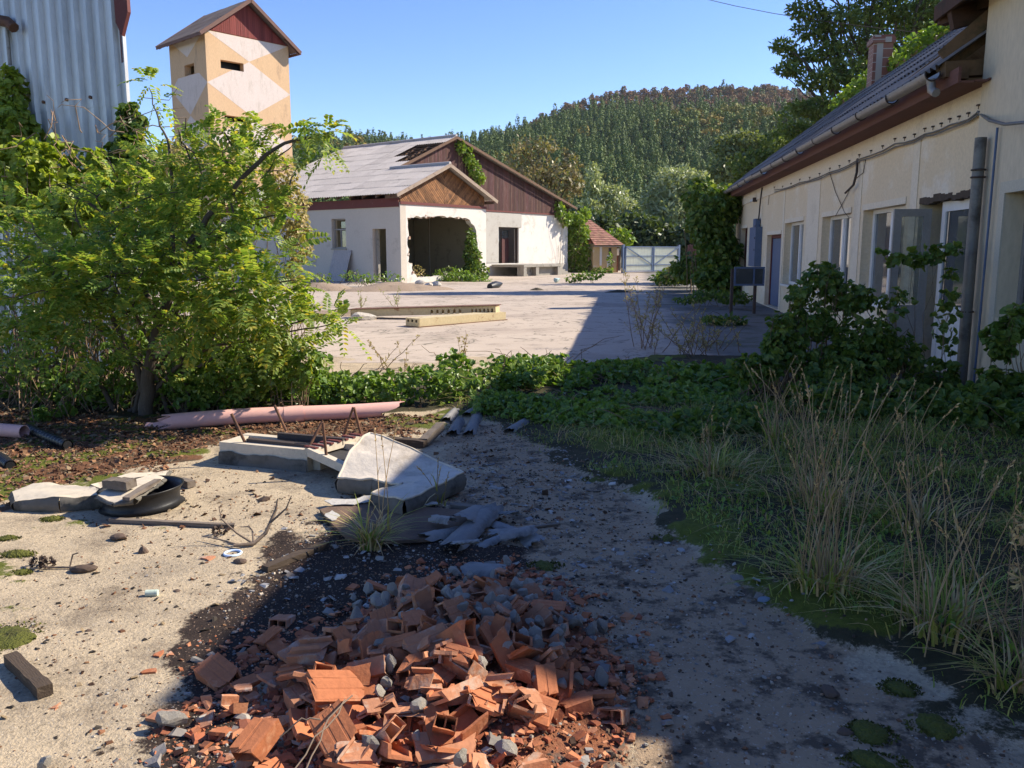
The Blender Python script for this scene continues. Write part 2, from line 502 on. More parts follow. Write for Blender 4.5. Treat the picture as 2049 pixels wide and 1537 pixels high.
b = MB()
gx2 = np.arange(-26, 20.1, .5); gy2 = np.arange(11.9, 75, .5)
X2, Y2 = np.meshgrid(gx2, gy2)
Z2 = -.012 + .03 * fbm(X2 * .3, Y2 * .3, 3)
k = len(gx2); i = np.arange(len(gy2) - 1)[:, None] * k; j = np.arange(k - 1)[None]
b.add(np.stack([X2, Y2, Z2], -1).reshape(-1, 3), np.stack([i + j, i + j + 1, i + k + j + 1, i + k + j], -1).reshape(-1, 4), smooth=True)
structure('courtyard', b, M_court)

# ---------------------------------------------------------------- hills (polar height field) and forest
SIL = np.array([(-900, 420), (-200, 380), (250, 318), (420, 290), (560, 262), (620, 248), (700, 243), (770, 247), (830, 262), (880, 268), (930, 256), (1000, 238), (1060, 222), (1120, 203), (1200, 186), (1280, 180), (1380, 176), (1480, 174), (1590, 180), (1700, 190), (1900, 210), (2300, 300), (2900, 420)], float)
FAR = np.array([(-900, 480), (700, 420), (900, 300), (1040, 245), (1120, 204), (1190, 177), (1250, 166), (1340, 162), (1430, 159), (1510, 158), (1570, 168), (1640, 190), (1800, 215), (2300, 330), (2900, 430)], float)
def elev(tab, az):
    u = 1024.5 + FPX * np.tan(az) * CP
    vv = np.interp(u, tab[:, 0], tab[:, 1])
    y = (768.5 - vv) / FPX
    return (-SP + y * CP) / (CP + y * SP) * np.cos(az)
def hill_z(x, y):
    az = np.arctan2(x, y); r = np.hypot(x, y)
    D0 = 190 + 25 * np.sin(az * 9) + 30 * np.sin(az * 4 + 1)
    D1 = 500 + 60 * np.sin(az * 6 + 2)
    H1 = np.maximum(elev(SIL, az) * D1 - 15, 0)
    s = np.clip((r - D0) / (D1 - D0), 0, 1)
    z1 = H1 * (s ** 1.15) * (1 - .0 * s)
    z1 = np.where(r > D1, H1 * (1 - .25 * sstep(0, 160, r - D1)), z1)
    D2 = 860.0
    H2 = np.maximum(elev(FAR, az) * D2 - 13, 0)
    s2 = np.clip((r - D1 - 60) / (D2 - D1 - 60), 0, 1)
    z2 = H2 * s2 ** .9
    z2 = np.where(r > D2, H2 * (1 - .5 * sstep(0, 300, r - D2)), z2)
    z = np.maximum(z1, z2)
    return z + (z > 1) * 5 * (fbm(x / 45, y / 45, 77) - .5)
azs = np.linspace(R(-52), R(52), 200); rs = np.concatenate([np.linspace(150, 560, 70), np.linspace(575, 1250, 40)])
AZ, RR = np.meshgrid(azs, rs)
HX, HY = RR * np.sin(AZ), RR * np.cos(AZ)
HZ = hill_z(HX, HY) - .4
b = MB(); k = len(azs); i = np.arange(len(rs) - 1)[:, None] * k; j = np.arange(k - 1)[None]
b.add(np.stack([HX, HY, HZ], -1).reshape(-1, 3), np.stack([i + j, i + j + 1, i + k + j + 1, i + k + j], -1).reshape(-1, 4), smooth=True)
structure('hills', b, weath('forest_floor', (.025, .035, .015), (.06, .06, .03), .05, rough=.95, bs=.5))

def conifer_proto(n, h=15.0, w=3.4):
    q = rng.uniform(0, 1, n) ** .75
    rad = w * (1 - q) ** .75 * (.55 + .45 * np.sin(q * 34) ** 2) + .25
    a = rng.uniform(0, 2 * np.pi, n)
    P = np.stack([np.cos(a) * rad * .35, np.sin(a) * rad * .35, h * (.16 + .84 * q)], -1)
    P = np.stack([np.cos(a) * rad * .8, np.sin(a) * rad * .8, h * (.12 + .88 * q) + .5], -1)
    D = np.stack([np.cos(a) * .5, np.sin(a) * .5, rng.uniform(-1.1, -.5, n)], -1) + rng.normal(0, .25, (n, 3))
    N = np.stack([np.cos(a), np.sin(a), np.full(n, .45)], -1) + rng.normal(0, .22, (n, 3))
    return P, D, rng.uniform(.9, 1.8, n) * (.55 + .45 * rad / w), rng.uniform(.7, 1.35, n) * (.5 + .5 * rad / w), N
def round_proto(n, h=13.0, w=4.2):
    cl = np.array([(rng.normal(0, w * .34), rng.normal(0, w * .34), h * rng.uniform(.45, .85)) for _ in range(7)])
    k = rng.integers(0, 7, n)
    d = rdir(n); d[:, 2] = np.abs(d[:, 2]) * .9 - .15
    P = cl[k] + d * w * rng.uniform(.38, .55, (n, 1))
    D = unit(np.cross(d, rdir(n)))
    return P, D, rng.uniform(1.0, 1.7, n), rng.uniform(.8, 1.4, n), d + rng.normal(0, .35, (n, 3))
prot_c = [conifer_proto(150, rng.uniform(11, 17), rng.uniform(2.4, 3.8)) for _ in range(9)]
prot_r = [round_proto(150, rng.uniform(10, 14), rng.uniform(3.6, 5.2)) for _ in range(7)]
M_forest = leafmat('far_foliage', [(.30, .30, .30), (.34, .34, .34), (.37, .37, .37)], .12, .7, .2, tint=True, tmul=(1, 1, .7))
wood = MB()
pts = []
for r0, r1, sp in ((185, 330, 5.4), (330, 520, 5.2), (520, 640, 6.5), (640, 900, 7.2)):
    N = int((R(86) * (r1 ** 2 - r0 ** 2) / 2) / (sp * sp * .8))
    a = rng.uniform(R(-30), R(44), N); rr = np.sqrt(rng.uniform(r0 ** 2, r1 ** 2, N))
    pts.append(np.stack([rr * np.sin(a), rr * np.cos(a)], -1))
pts = np.concatenate(pts)
z = hill_z(pts[:, 0], pts[:, 1]); rr = np.hypot(pts[:, 0], pts[:, 1])
az = np.arctan2(pts[:, 0], pts[:, 1])
# the back of the near ridge is not seen and is left out
keep = z > 1.0
D1 = 500 + 60 * np.sin(az * 6 + 2)
keep &= ~((rr > D1 + 45) & (rr < D1 + 150))
pts, z, rr, az = pts[keep], z[keep], rr[keep], az[keep]
u_ = 1024.5 + FPX * np.tan(az) * CP
decid = fbm(pts[:, 0] / 60 + 4, pts[:, 1] / 75, 55)
isd = (decid > .52) & (rr > 300) | (rr > 640)
for k in range(len(pts)):
    if rng.uniform() < (.06 if not isd[k] else .1): isd[k] = not isd[k]
for protos, sel, kind in ((prot_c, ~isd, 0), (prot_r, isd, 1)):
    idx = np.where(sel)[0]
    which = rng.integers(0, len(protos), len(idx))
    for w in range(len(protos)):
        ii = idx[which == w]
        P, D, L, W, NN = protos[w]
        m, n = len(ii), len(P)
        if m == 0: continue
        sc = rng.uniform(.55, 1.1, m); a = rng.uniform(0, 6.28, m)
        ca, sa_ = np.cos(a)[:, None], np.sin(a)[:, None]
        def rot(q): return np.stack([q[None, :, 0] * ca - q[None, :, 1] * sa_, q[None, :, 0] * sa_ + q[None, :, 1] * ca, np.broadcast_to(q[None, :, 2], (m, n))], -1)
        PP = rot(P) * sc[:, None, None]
        PP += np.stack([pts[ii, 0], pts[ii, 1], z[ii] - .5], -1)[:, None]
        DD = rot(D)
        if kind == 0:
            t0 = np.array([.13, .215, .06]); t1 = np.array([.25, .36, .10])
            tt = t0 + (t1 - t0) * rng.uniform(0, 1, (m, 1))
        else:
            pal = np.array([[.26, .34, .07], [.40, .38, .08], [.50, .40, .09], [.24, .32, .07], [.20, .28, .07]])
            tt = pal[rng.integers(0, 5, m)] * rng.uniform(.8, 1.15, (m, 1))
            fr = rr[ii] > 660
            pal2 = np.array([[.42, .21, .09], [.36, .22, .09], [.46, .25, .11], [.30, .23, .09], [.38, .27, .11]])
            tt[fr] = pal2[rng.integers(0, 5, fr.sum())] * rng.uniform(.8, 1.1, (fr.sum(), 1))
        big = (1.0 + .25 * (rr[ii] > 620))[:, None]
        quad_leaf(wood, PP.reshape(-1, 3), DD.reshape(-1, 3), rot(NN).reshape(-1, 3), (np.broadcast_to(L[None] * sc[:, None] * big, (m, n))).ravel(), np.broadcast_to(W[None] * sc[:, None] * big, (m, n)).ravel(), np.repeat(tt, n, 0))
structure('forest', wood, M_forest, 'stuff')
print('forest trees', len(pts))
# ================================================================ buildings
UP = np.array([0, 0, 1.0])
def corr(mb, P0, du, dv, nrm, W, Lh, pitch, amp, row=1.15, lap=.1, samp=6, skip=None, lift=.016, sheet=None):
    """corrugated sheets: waves run down dv; rows overlap like shingles; skip(iu,iv) leaves a sheet out"""
    du, dv, nrm, P0 = [np.asarray(q, float) for q in (du, dv, nrm, P0)]
    nr = max(1, int(round(Lh / row))); rh = Lh / nr
    sheet = sheet or pitch * 6
    nc = max(1, int(round(W / sheet))); sw = W / nc
    for iv in range(nr):
        for iu in range(nc):
            if skip and skip((iu + .5) * sw, (iv + .5) * rh): continue
            k = max(2, int(round(sw / pitch * samp)))
            uu = np.linspace(0, sw + pitch * .25, k + 1) + iu * sw
            wave = amp * np.sin(uu / pitch * 2 * np.pi)
            vv = np.array([iv * rh - (lap if iv else 0), (iv + 1) * rh])
            h = np.array([.0, lift]) + rng.normal(0, .004) + .004 * (iu % 2)
            dj = rng.normal(0, .006)
            V = P0 + uu[None, :, None] * du + (vv[:, None, None] + dj) * dv + (wave[None, :, None] + h[:, None, None]) * nrm
            m = k + 1; j = np.arange(k)
            tn = rng.uniform(.86, 1.05)
            mb.add(V.reshape(-1, 3), np.stack([j, j + 1, m + j + 1, m + j], -1), (tn, tn, tn), smooth=True)

M_plaster_w = weath('white_plaster', (.74, .69, .62), (.64, .59, .52), 1.5, (.46, .40, .32), 1.3, .55, .72, .85, 30, .25, .01)
M_plaster_c = weath('cream_plaster', (.50, .445, .355), (.43, .375, .285), .6, (.36, .31, .24), .8, .58, .74, .85, 30, .2, .008)
M_conc = weath('grey_concrete', (.36, .33, .28), (.25, .225, .185), 2.2, (.12, .105, .085), 3, .55, .7, .9, 35, .4, .015)
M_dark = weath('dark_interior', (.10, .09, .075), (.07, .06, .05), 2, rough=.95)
M_wood_dark = weath('dark_red_boards', (.058, .022, .019), (.10, .048, .04), 2.2, (.17, .12, .105), 3, .55, .72, .85, 20, .4, .01, stretch=(6, 6, .5), tint=True)
M_wood_brown = weath('brown_boards', (.10, .055, .035), (.20, .12, .075), 2, rough=.85, bs=20, strength=.4, stretch=(4, 4, 1), tint=True)
M_wood_honey = weath('honey_boards', (.17, .075, .03), (.34, .17, .07), 2.4, (.06, .03, .018), 4, .5, .7, .75, 20, .4, .01, tint=True)
M_fascia = weath('weathered_fascia', (.42, .33, .25), (.30, .22, .16), 4, (.13, .07, .05), 5, .55, .7, .85, 25, .4, .01)
M_redpaint = weath('red_oxide_paint', (.17, .045, .035), (.12, .035, .03), 4, (.22, .12, .09), 6, .6, .72, .7, 25, .3, .005, tint=True)
M_asb = weath('grey_corrugated_sheet', (.50, .45, .41), (.43, .385, .345), .8, (.32, .29, .26), 1.1, .55, .72, .9, 12, .3, .01, tint=True)
M_asb_dark = weath('slate_corrugated_sheet', (.17, .145, .125), (.25, .215, .185), 1.0, (.085, .072, .062), 1.5, .5, .7, .8, 14, .3, .01, tint=True)
M_white = weath('white_frame_paint', (.78, .77, .74), (.66, .64, .60), 6, rough=.45, bs=30, strength=.1, fine=.12)
M_greyframe = weath('grey_window_paint', (.34, .31, .27), (.25, .225, .195), 6, rough=.6, bs=30, strength=.2)
t = NT('window_glass'); v = t.coord('pos')
M_glass = t.fin(t.mix(t.thr(t.noise(v, 5, 5, .7), .5, .75), (.10, .11, .115), (.22, .22, .21)), .05, spec=1.0, metal=.35)
t = NT('dusty_clear_glass'); v = t.coord('pos')
t.fin((.9, .95, .93), .05, spec=.5); t.b.inputs['Transmission Weight'].default_value = .0
tp = t.n('BsdfTransparent'); tp.inputs[0].default_value = (.78, .82, .78, 1)
gl = t.n('MixShader'); t.b.inputs['Base Color'].default_value = (.32, .32, .29, 1)
t.l(t.ramp(t.noise(v, 6, 4, .7), [(.3, .15), (.8, .5)]), gl.inputs[0]); t.l(tp.outputs[0], gl.inputs[1]); t.l(t.b.outputs[0], gl.inputs[2]); t.l(gl.outputs[0], t.out.inputs[0])
M_clear = t.m
M_zinc = weath('zinc_gutter', (.36, .33, .29), (.22, .20, .175), 5, (.14, .085, .05), 6, .6, .72, .5, 30, .2, .004, metal=.3)
M_bluepaint = weath('blue_paint', (.075, .115, .20), (.11, .15, .235), 3, (.20, .20, .20), 5, .65, .72, .6, 25, .2, .004)
M_iron = weath('dark_iron', (.045, .04, .04), (.09, .06, .045), 8, (.16, .075, .04), 9, .55, .7, .7, 40, .3, .004)
M_rust = weath('rusty_iron', (.13, .06, .035), (.20, .10, .055), 9, (.05, .03, .025), 9, .5, .7, .85, 50, .4, .004)
M_black = weath('black_plastic', (.012, .012, .013), (.025, .025, .026), 5, rough=.45, bs=30, strength=.15)

# ------------------------------------------------------------ the warehouse with the broken bay
th = .91
ORG = np.array([-5.4, 41.3, 0.0])
EU = np.array([math.cos(th), math.sin(th), 0]); EV = np.array([-math.sin(th), math.cos(th), 0])
def TW(u, v, z): return ORG + EU * u + EV * v + UP * z
B_, P_, W_, UR, ZW, ZR, OE, OF, ZB, LD = 6.5, 3.93, 20.2, 8.2, 3.78, 8.06, .55, .36, 4.23, 15.0
SL = (ZR - ZB) / (UR + OE)
def zl(u): return ZB + SL * (u + OE)
ZBR = 4.5; ZWM = 3.95
SR = (ZR - ZBR) / (W_ + OE - UR)
def zr(u): return ZR - SR * (u - UR)
wh = thing('warehouse', 'long white warehouse with weathered board gables and a broken open bay', 'warehouse', TW(0, 0, 0))
def wloc(px, p0, n, du):
    q = onp(px[0], px[1], p0, n) - ORG
    return np.dot(q, du), q[2]
# left wall (plane u=0, running back along v), facing -EU
nl = EU
def lw(px): return wloc(px, ORG, nl, EV)
w1 = (lw((691, 437))[0], lw((663, 437))[0], lw((677, 497))[1], lw((677, 438))[1])
d1 = (lw((772, 460))[0], lw((745, 460))[0], 0.0, lw((758, 458))[1])
rect = lambda a, b, c, d: [(a, c), (b, c), (b, d), (a, d)]
m = MB()
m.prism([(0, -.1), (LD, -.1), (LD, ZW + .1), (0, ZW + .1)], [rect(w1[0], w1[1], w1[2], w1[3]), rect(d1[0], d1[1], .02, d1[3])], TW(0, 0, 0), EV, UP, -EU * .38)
part('side_wall', m, weath('shade_side_plaster', (.60, .53, .44), (.52, .455, .37), .7, (.40, .34, .27), .9, .58, .72, .85, 25, .25, .01), wh, 'long plain side wall, white plaster coloured darker for shade')  # darker, creamier copy of the white plaster, toned for the side in shade
# bay front (plane v=0)
nb = EV
def bf(px): return wloc(px, ORG, nb, EU)
hole_px = [(815, 436), (838, 433), (866, 434), (880, 432), (905, 435), (930, 436), (940, 440), (943, 447), (949, 452), (953, 462), (954, 480), (957, 500), (962, 530), (964, 548), (835, 556), (826, 545), (824, 530), (817, 524), (818, 500), (815, 490), (818, 468), (816, 455)]
hole = []
for a in hole_px:
    q = bf(a); hole.append((min(q[0], B_ - .28), max(q[1], .12)))
hole2 = []
for k in range(len(hole)):
    a = np.array(hole[k]); c = np.array(hole[(k + 1) % len(hole)])
    nn = max(1, int(np.linalg.norm(c - a) / .16))
    for q in range(nn):
        p = a + (c - a) * q / nn + (rng.normal(0, .028, 2) if q else 0)
        hole2.append(tuple(p))
m = MB()
m.prism([(.383, -.1), (B_, -.1), (B_, ZW), (.383, ZW)], [[p for p in [(max(q[0], .45), q[1]) for q in hole2]]], TW(0, 0, 0), EU, UP, -EV * .34)
part('bay_wall', m, M_plaster_w, wh, 'sunlit front wall of the bay around a ragged hole')
# broken brick edge round the hole
t = NT('broken_masonry'); v = t.coord('pos')
M_mason = t.fin(t.mix(t.thr(t.noise(v, 7, 5), .45, .6), (.50, .44, .36), (.34, .18, .11)), .95, t.noise(v, 30, 4), .6, .02)
m = MB()
for k in range(0, len(hole2)):
    q = hole2[k]
    if rng.uniform() < .5 and q[0] > .5 and q[1] > .3:
        s_ = rng.uniform(.06, .17, 3)
        m = MB(); m.box(TW(max(q[0], .5), .17 + rng.uniform(-.1, .1), q[1]), (s_[0], s_[1] + .1, s_[2]), Euler((0, rng.uniform(-.4, .4), th)).to_matrix()); part('masonry_chunk', m, M_mason, wh)
# right flank of bay and main face
m = MB()
m.obox(TW(B_ - .30, .342, -.1), EU * .297, EV * (P_ - .345), UP * (ZW + .0))
part('bay_flank', m, M_plaster_w, wh)
fm = lambda px: wloc(px, TW(0, P_, 0), nb, EU)
d2 = (fm((997, 480))[0], fm((1038, 480))[0], fm((1018, 527))[1], fm((1018, 455))[1])
m = MB()
m.prism([(B_ - .29, -.1), (W_, -.1), (W_, ZWM), (B_ - .29, ZWM)], [rect(*d2)], TW(0, P_, 0), EU, UP, -EV * .36)
part('gable_wall', m, M_plaster_w, wh, 'sunlit main wall, patched grey round the doorway and flaking near its foot')
M_rend = weath('grey_render', (.50, .47, .42), (.42, .39, .34), 2, (.33, .29, .24), 2, .55, .7, .9, 30, .3)
m = MB(); m.obox(TW(B_ + .01, P_ - .035, d2[2] + .06), EU * (d2[0] - B_ - .012), EV * .03, UP * (ZWM - .1 - d2[2])); part('render_patch', m, M_rend, wh)
m = MB(); m.obox(TW(d2[0] - .002, P_ - .035, d2[3] + .01), EU * (d2[1] - d2[0] + .25), EV * .03, UP * (ZWM - d2[3] - .05)); part('render_patch', m, M_rend, wh)
m = MB(); m.obox(TW(d2[1] + 2.6, P_ - .05, -.1), EU * (W_ - d2[1] - 2.61), EV * .046, UP * (d2[2] + .05)); part('plinth', m, M_rend, wh)
m = MB()   # right and rear walls
m.obox(TW(W_ - .36, P_ + .362, -.1), EU * .36, EV * (LD - .365), UP * (ZBR - .25))
m.obox(TW(.385, LD - .0, -.1), EU * (W_ - .75), EV * .36, UP * 4.0)
part('back_wall', m, M_plaster_c, wh)
# interior of bay
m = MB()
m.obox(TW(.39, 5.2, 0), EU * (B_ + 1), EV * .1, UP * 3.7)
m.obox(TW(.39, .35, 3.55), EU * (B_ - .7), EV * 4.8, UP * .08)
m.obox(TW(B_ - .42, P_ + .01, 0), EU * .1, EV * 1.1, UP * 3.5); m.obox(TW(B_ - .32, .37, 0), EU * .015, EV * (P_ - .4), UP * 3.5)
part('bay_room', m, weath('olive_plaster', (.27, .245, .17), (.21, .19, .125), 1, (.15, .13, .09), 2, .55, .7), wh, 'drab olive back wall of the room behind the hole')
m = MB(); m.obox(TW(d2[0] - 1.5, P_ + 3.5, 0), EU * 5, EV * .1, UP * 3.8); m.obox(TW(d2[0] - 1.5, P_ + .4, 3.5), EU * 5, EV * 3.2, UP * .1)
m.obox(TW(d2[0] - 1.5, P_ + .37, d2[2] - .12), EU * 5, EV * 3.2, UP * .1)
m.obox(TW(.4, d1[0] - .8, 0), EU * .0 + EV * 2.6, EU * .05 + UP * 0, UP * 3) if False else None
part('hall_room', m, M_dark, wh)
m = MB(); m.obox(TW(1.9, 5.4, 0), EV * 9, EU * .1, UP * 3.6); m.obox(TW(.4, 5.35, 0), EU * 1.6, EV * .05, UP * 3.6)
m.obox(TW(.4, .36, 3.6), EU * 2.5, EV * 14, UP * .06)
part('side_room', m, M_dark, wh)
# doorway door: dark red leaf with glazed top
m = MB()
dz = d2[3] - d2[2]
m.obox(TW(d2[0] + 1.0, P_ + .5, d2[2]), EU * .85 + EV * .12, EV * .05, UP * dz * .70)
dr = part('door', m, weath('maroon_door', (.10, .035, .03), (.07, .028, .025), 3, rough=.6), wh, 'dark maroon door standing in the raised doorway')
m = MB(); m.obox(TW(d2[0] + 1.0, P_ + .5, d2[2] + dz * .72), EU * .85 + EV * .12, EV * .03, UP * dz * .2)
part('pane', m, M_glass, dr)
m = MB()
for q in (0, .36):
    m.obox(TW(d2[0] + .06 + q, P_ + .52, d2[2] + dz * .6), EU * .3, EV * .03, UP * dz * .32)
part('inner_window', m, weath('pale_panes', (.45, .47, .44), (.38, .41, .38), 3, rough=.3), wh)
m = MB()
for a, c in ((d2[0], .06), (d2[1] - .06, .06)): m.obox(TW(a, P_ + .1, d2[2]), EU * c, EV * .16, UP * dz)
m.obox(TW(d2[0] + .06, P_ + .1, d2[3] - .07), EU * (d2[1] - d2[0] - .12), EV * .16, UP * .07)
part('door_frame', m, M_iron, wh)
# side window
m = MB()
ww, wz = w1[1] - w1[0], w1[3] - w1[2]
fr = .07
x0_ = .17
m.obox(TW(x0_, w1[0], w1[2]), EV * fr, EU * .07, UP * wz); m.obox(TW(x0_, w1[1] - fr, w1[2]), EV * fr, EU * .07, UP * wz)
m.obox(TW(x0_, w1[0] + fr, w1[2]), EV * (ww - 2 * fr), EU * .07, UP * fr); m.obox(TW(x0_, w1[0] + fr, w1[3] - fr), EV * (ww - 2 * fr), EU * .07, UP * fr)
m.obox(TW(x0_, w1[0] + fr, w1[2] + wz * .62), EV * (ww - 2 * fr), EU * .07, UP * .07); m.obox(TW(x0_, w1[0] + ww * .5, w1[2] + fr), EV * .06, EU * .07, UP * (wz * .62 - fr))
wn_ = part('window', m, M_greyframe, wh, 'broken casement window in the shaded side wall')
m = MB(); m.obox(TW(x0_ + .03, w1[0] + fr, w1[2] + fr), EV * (ww * .5 - fr), EU * .01, UP * (wz * .6 - fr)); m.obox(TW(x0_ + .03, w1[0] + fr, w1[2] + wz * .69), EV * (ww * .45), EU * .01, UP * wz * .22)
part('pane', m, M_glass, wn_)
m = MB(); m.obox(TW(-.05, w1[0] - .06, w1[2] - .07), EV * (ww + .12), EU * .2, UP * .065)
part('sill', m, M_conc, wn_)
m = MB(); m.obox(TW(.2, d1[1] - (d1[1] - d1[0]) * .16, .02), EV * (d1[1] - d1[0]) * .16, EU * .14, UP * (d1[3] - .03))
part('brick_reveal', m, M_conc, wh)
# board gables ---------------------------------------------------
def boards(mb, pts_fn, u0, u1, w, v, thk, ztop, zbot, gap=.006, lo=.72):
    u = u0
    while u < u1 - .01:
        e = min(u + w * rng.uniform(.9, 1.1), u1)
        tn = rng.uniform(lo, 1.35); tc = (tn, tn * rng.uniform(.9, 1.08), tn * rng.uniform(.9, 1.1))
        za, zb2 = ztop(u), ztop(e)
        b0 = zbot + rng.normal(0, .012)
        if min(za, zb2) > b0 + .02:
            vv = v - rng.uniform(0, .012)
            P = np.array([pts_fn(u, vv, b0), pts_fn(e - gap, vv, b0), pts_fn(e - gap, vv, zb2), pts_fn(u, vv, za)])
            Q = P + EV * thk
            mb.add(np.vstack([P, Q]), np.array([[0, 1, 2, 3], [7, 6, 5, 4], [0, 4, 5, 1], [1, 5, 6, 2], [3, 2, 6, 7], [0, 3, 7, 4]]), tc)
        u = e
zroof = lambda u: (zl(u) if u < UR else zr(u)) - .12
m = MB()
hole_u = (B_ / 2 - 1.4, B_ / 2 + .5)
zbay = lambda u: (zl(u) if u < B_ / 2 else zl(B_ - u)) + .0
boards(m, TW, .4, B_ / 2 - .2, .14, P_ - .02, .025, zroof, ZW)
part('main_gable_boards', m, M_wood_dark, wh); m = MB()
boards(m, TW, B_ / 2 - .2, B_ / 2 + 1.3, .14, P_ - .02, .025, zroof, zl(B_ / 2) + .42)
boards(m, TW, B_ / 2 + 1.3, W_, .14, P_ - .02, .025, zroof, ZWM + .004)
part('main_gable_boards', m, M_wood_dark, wh, 'tall gable of old dark red vertical boards')
m = MB(); m.obox(TW(B_ + .02, P_ - .07, ZWM - .02), EU * (W_ - B_), EV * .045, UP * .09)
part('gable_rail', m, M_redpaint, wh)
# bay pediment: boards in a chevron
m = MB(); cxu = B_ / 2
topz = lambda u: (zl(u) if u < cxu else zl(B_ - u)) - .10
k = -1.2
tri_out = [(.06, ZW + .13), (B_ - .06, ZW + .13), (B_ - .06, topz(B_ - .06)), (cxu, topz(cxu)), (.06, topz(.06))]
m.prism([(.06, ZW + .13), (B_ - .06, ZW + .13), (B_ - .06, max(ZW + .14, topz(B_ - .06))), (cxu, topz(cxu)), (.06, max(ZW + .14, topz(.06)))], [], TW(0, .12, 0), EU, UP, -EV * .04, (.35, .35, .35))
def clipline(s, side):
    # a board: strip between offsets s and s+w along 45 degrees, clipped to the half pediment
    return s
from mathutils.geometry import intersect_line_line_2d
def halfclip(poly, a, b, c):
    out = []
    for i in range(len(poly)):
        p, q = poly[i], poly[(i + 1) % len(poly)]
        dp, dq = a * p[0] + b * p[1] - c, a * q[0] + b * q[1] - c
        if dp >= 0: out.append(p)
        if (dp >= 0) != (dq >= 0):
            f = dp / (dp - dq); out.append((p[0] + (q[0] - p[0]) * f, p[1] + (q[1] - p[1]) * f))
    return out
halfL = [(.06, ZW + .13), (cxu - .005, ZW + .13), (cxu - .005, topz(cxu)), (.06, max(ZW + .135, topz(.06)))]
halfR = [(B_ - x, z) for x, z in halfL][::-1]
for half, sg in ((halfL, 1), (halfR, -1)):
    # boards run up towards the outside edge (chevron pointing down at the middle)
    s = -8.0
    while s < 14:
        w = .11
        pl = halfclip(half, .707 * sg, .707, s); pl = halfclip(pl, -.707 * sg, -.707, -(s + w - .012)) if len(pl) > 2 else []
        if len(pl) > 2:
            ar = 0
            for i in range(len(pl)): ar += pl[i][0] * pl[(i + 1) % len(pl)][1] - pl[(i + 1) % len(pl)][0] * pl[i][1]
            if abs(ar) > .01:
                tn = rng.uniform(.6, 1.3)
                n0 = len(pl); A_ = np.array([TW(p[0], .075 - rng.uniform(0, .012), p[1]) for p in pl]); B2 = A_ + EV * .03
                idx = np.arange(n0)
                m.add(np.vstack([A_, B2]), [idx[None], (idx[::-1] + n0)[None]] + [np.array([[i, i + n0, (i + 1) % n0 + n0, (i + 1) % n0]]) for i in range(n0)], (tn, tn * .95, tn * .9))
        s += w
part('bay_gable_boards', m, M_wood_honey, wh, 'small gable of honey brown boards laid in a chevron')
m = MB(); m.obox(TW(.0, -.05, ZW - .0), EU * B_, EV * .1, UP * .13)
m.obox(TW(-.06, .06, ZW - .12), EV * (LD - .4), EU * .055, UP * .42)
part('red_boards', m, M_redpaint, wh, 'red painted boards under the eaves')
# roof --------------------------------------------------------------
nL = unit(np.cross(EV, EU + UP * SL)); nL = nL if nL[2] > 0 else -nL
nR = unit(np.cross(EV, EU - UP * SR)); nR = nR if nR[2] > 0 else -nR
dvL = -unit(EU + UP * SL); dvR = unit(EU - UP * SR)
LL = (UR + OE) * math.hypot(1, SL); LR = (W_ + OE - UR) * math.hypot(1, SR)
m = MB()
VB = 13.3
def skipL(u, v):   # u along EV from the front rake
    s_ = UR - v / math.hypot(1, SL)
    if v > LL * .60 and u < 0: return True
    if u < 1.15 and .10 * LL < v < .44 * LL: return True
    if u < 2.3 and .16 * LL < v < .30 * LL: return True
    return False
vmain = P_ - OF
jn = (UR - cxu) * math.hypot(1, SL)      # slope length from the ridge down to the height of the bay's ridge
corr(m, TW(UR, vmain, ZR), EV, dvL, nL, VB - vmain, jn, .177, .025, skip=skipL, row=1.12)
corr(m, TW(cxu, -OF, zl(cxu)), EV, dvL, nL, VB + OF, LL - jn, .177, .025, row=1.12)
part('left_roof_slope', m, M_asb, wh, 'sunlit grey corrugated roof slope with sheets missing near the gable')
m = MB(); corr(m, TW(UR, vmain, ZR), EV, dvR, nR, VB - vmain, LR, .177, .025, row=1.12, samp=4)
part('right_roof_slope', m, M_asb, wh)
m = MB()
dvb = unit(EU - UP * SL); nbr = unit(np.cross(EV, EU - UP * SL)); nbr = nbr if nbr[2] > 0 else -nbr
corr(m, TW(cxu, -OF, zl(cxu)), EV, dvb, nbr, P_ + OF + .2, (cxu + OE) * math.hypot(1, SL), .177, .025, row=1.12)
part('bay_roof_slope', m, M_asb, wh)
m = MB()
m.tube([TW(UR, vmain, ZR + .03), TW(UR, VB, ZR + .03)], .09, 8); part('ridge_cap', m, M_asb, wh); m = MB(); m.tube([TW(cxu, -OF, zl(cxu) + .03), TW(cxu, P_, zl(cxu) + .03)], .09, 8)
part('ridge_cap', m, M_asb, wh)
m = MB()   # rafters and battens seen through the gap and at the eaves
for k in range(9): 
    v0 = vmain + .15 + k * 1.0
    m.beam(TW(UR, v0, ZR - .16), TW(cxu + .2, v0, zl(cxu + .2) - .16), .08, .12)
for k in range(12):
    s_ = .6 + k * .55
    if s_ > jn: break
    p = TW(UR, vmain + .05, ZR) + dvL * s_ - nL * .06
    m.beam(p, p + EV * 5, .07, .05)
for k in range(14):
    v0 = .2 + k * .95
    m.beam(TW(.9, v0, zl(.9) - .14), TW(-OE + .06, v0, zl(-OE + .06) - .12), .08, .1)
part('rafters', m, M_wood_brown, wh)
m = MB()
def rake(u0, u1, zf, v, h=.17):
    m.beam(TW(u0, v, zf(u0) - h * .45), TW(u1, v, zf(u1) - h * .45), .035, h)
rake(-OE, cxu, zl, -OF - .02); 
m.beam(TW(cxu, -OF - .02, zl(cxu) - .07), TW(B_ + OE, -OF - .02, zl(-OE) - .07), .035, .17)
part('bay_bargeboards', m, M_fascia, wh); m = MB()
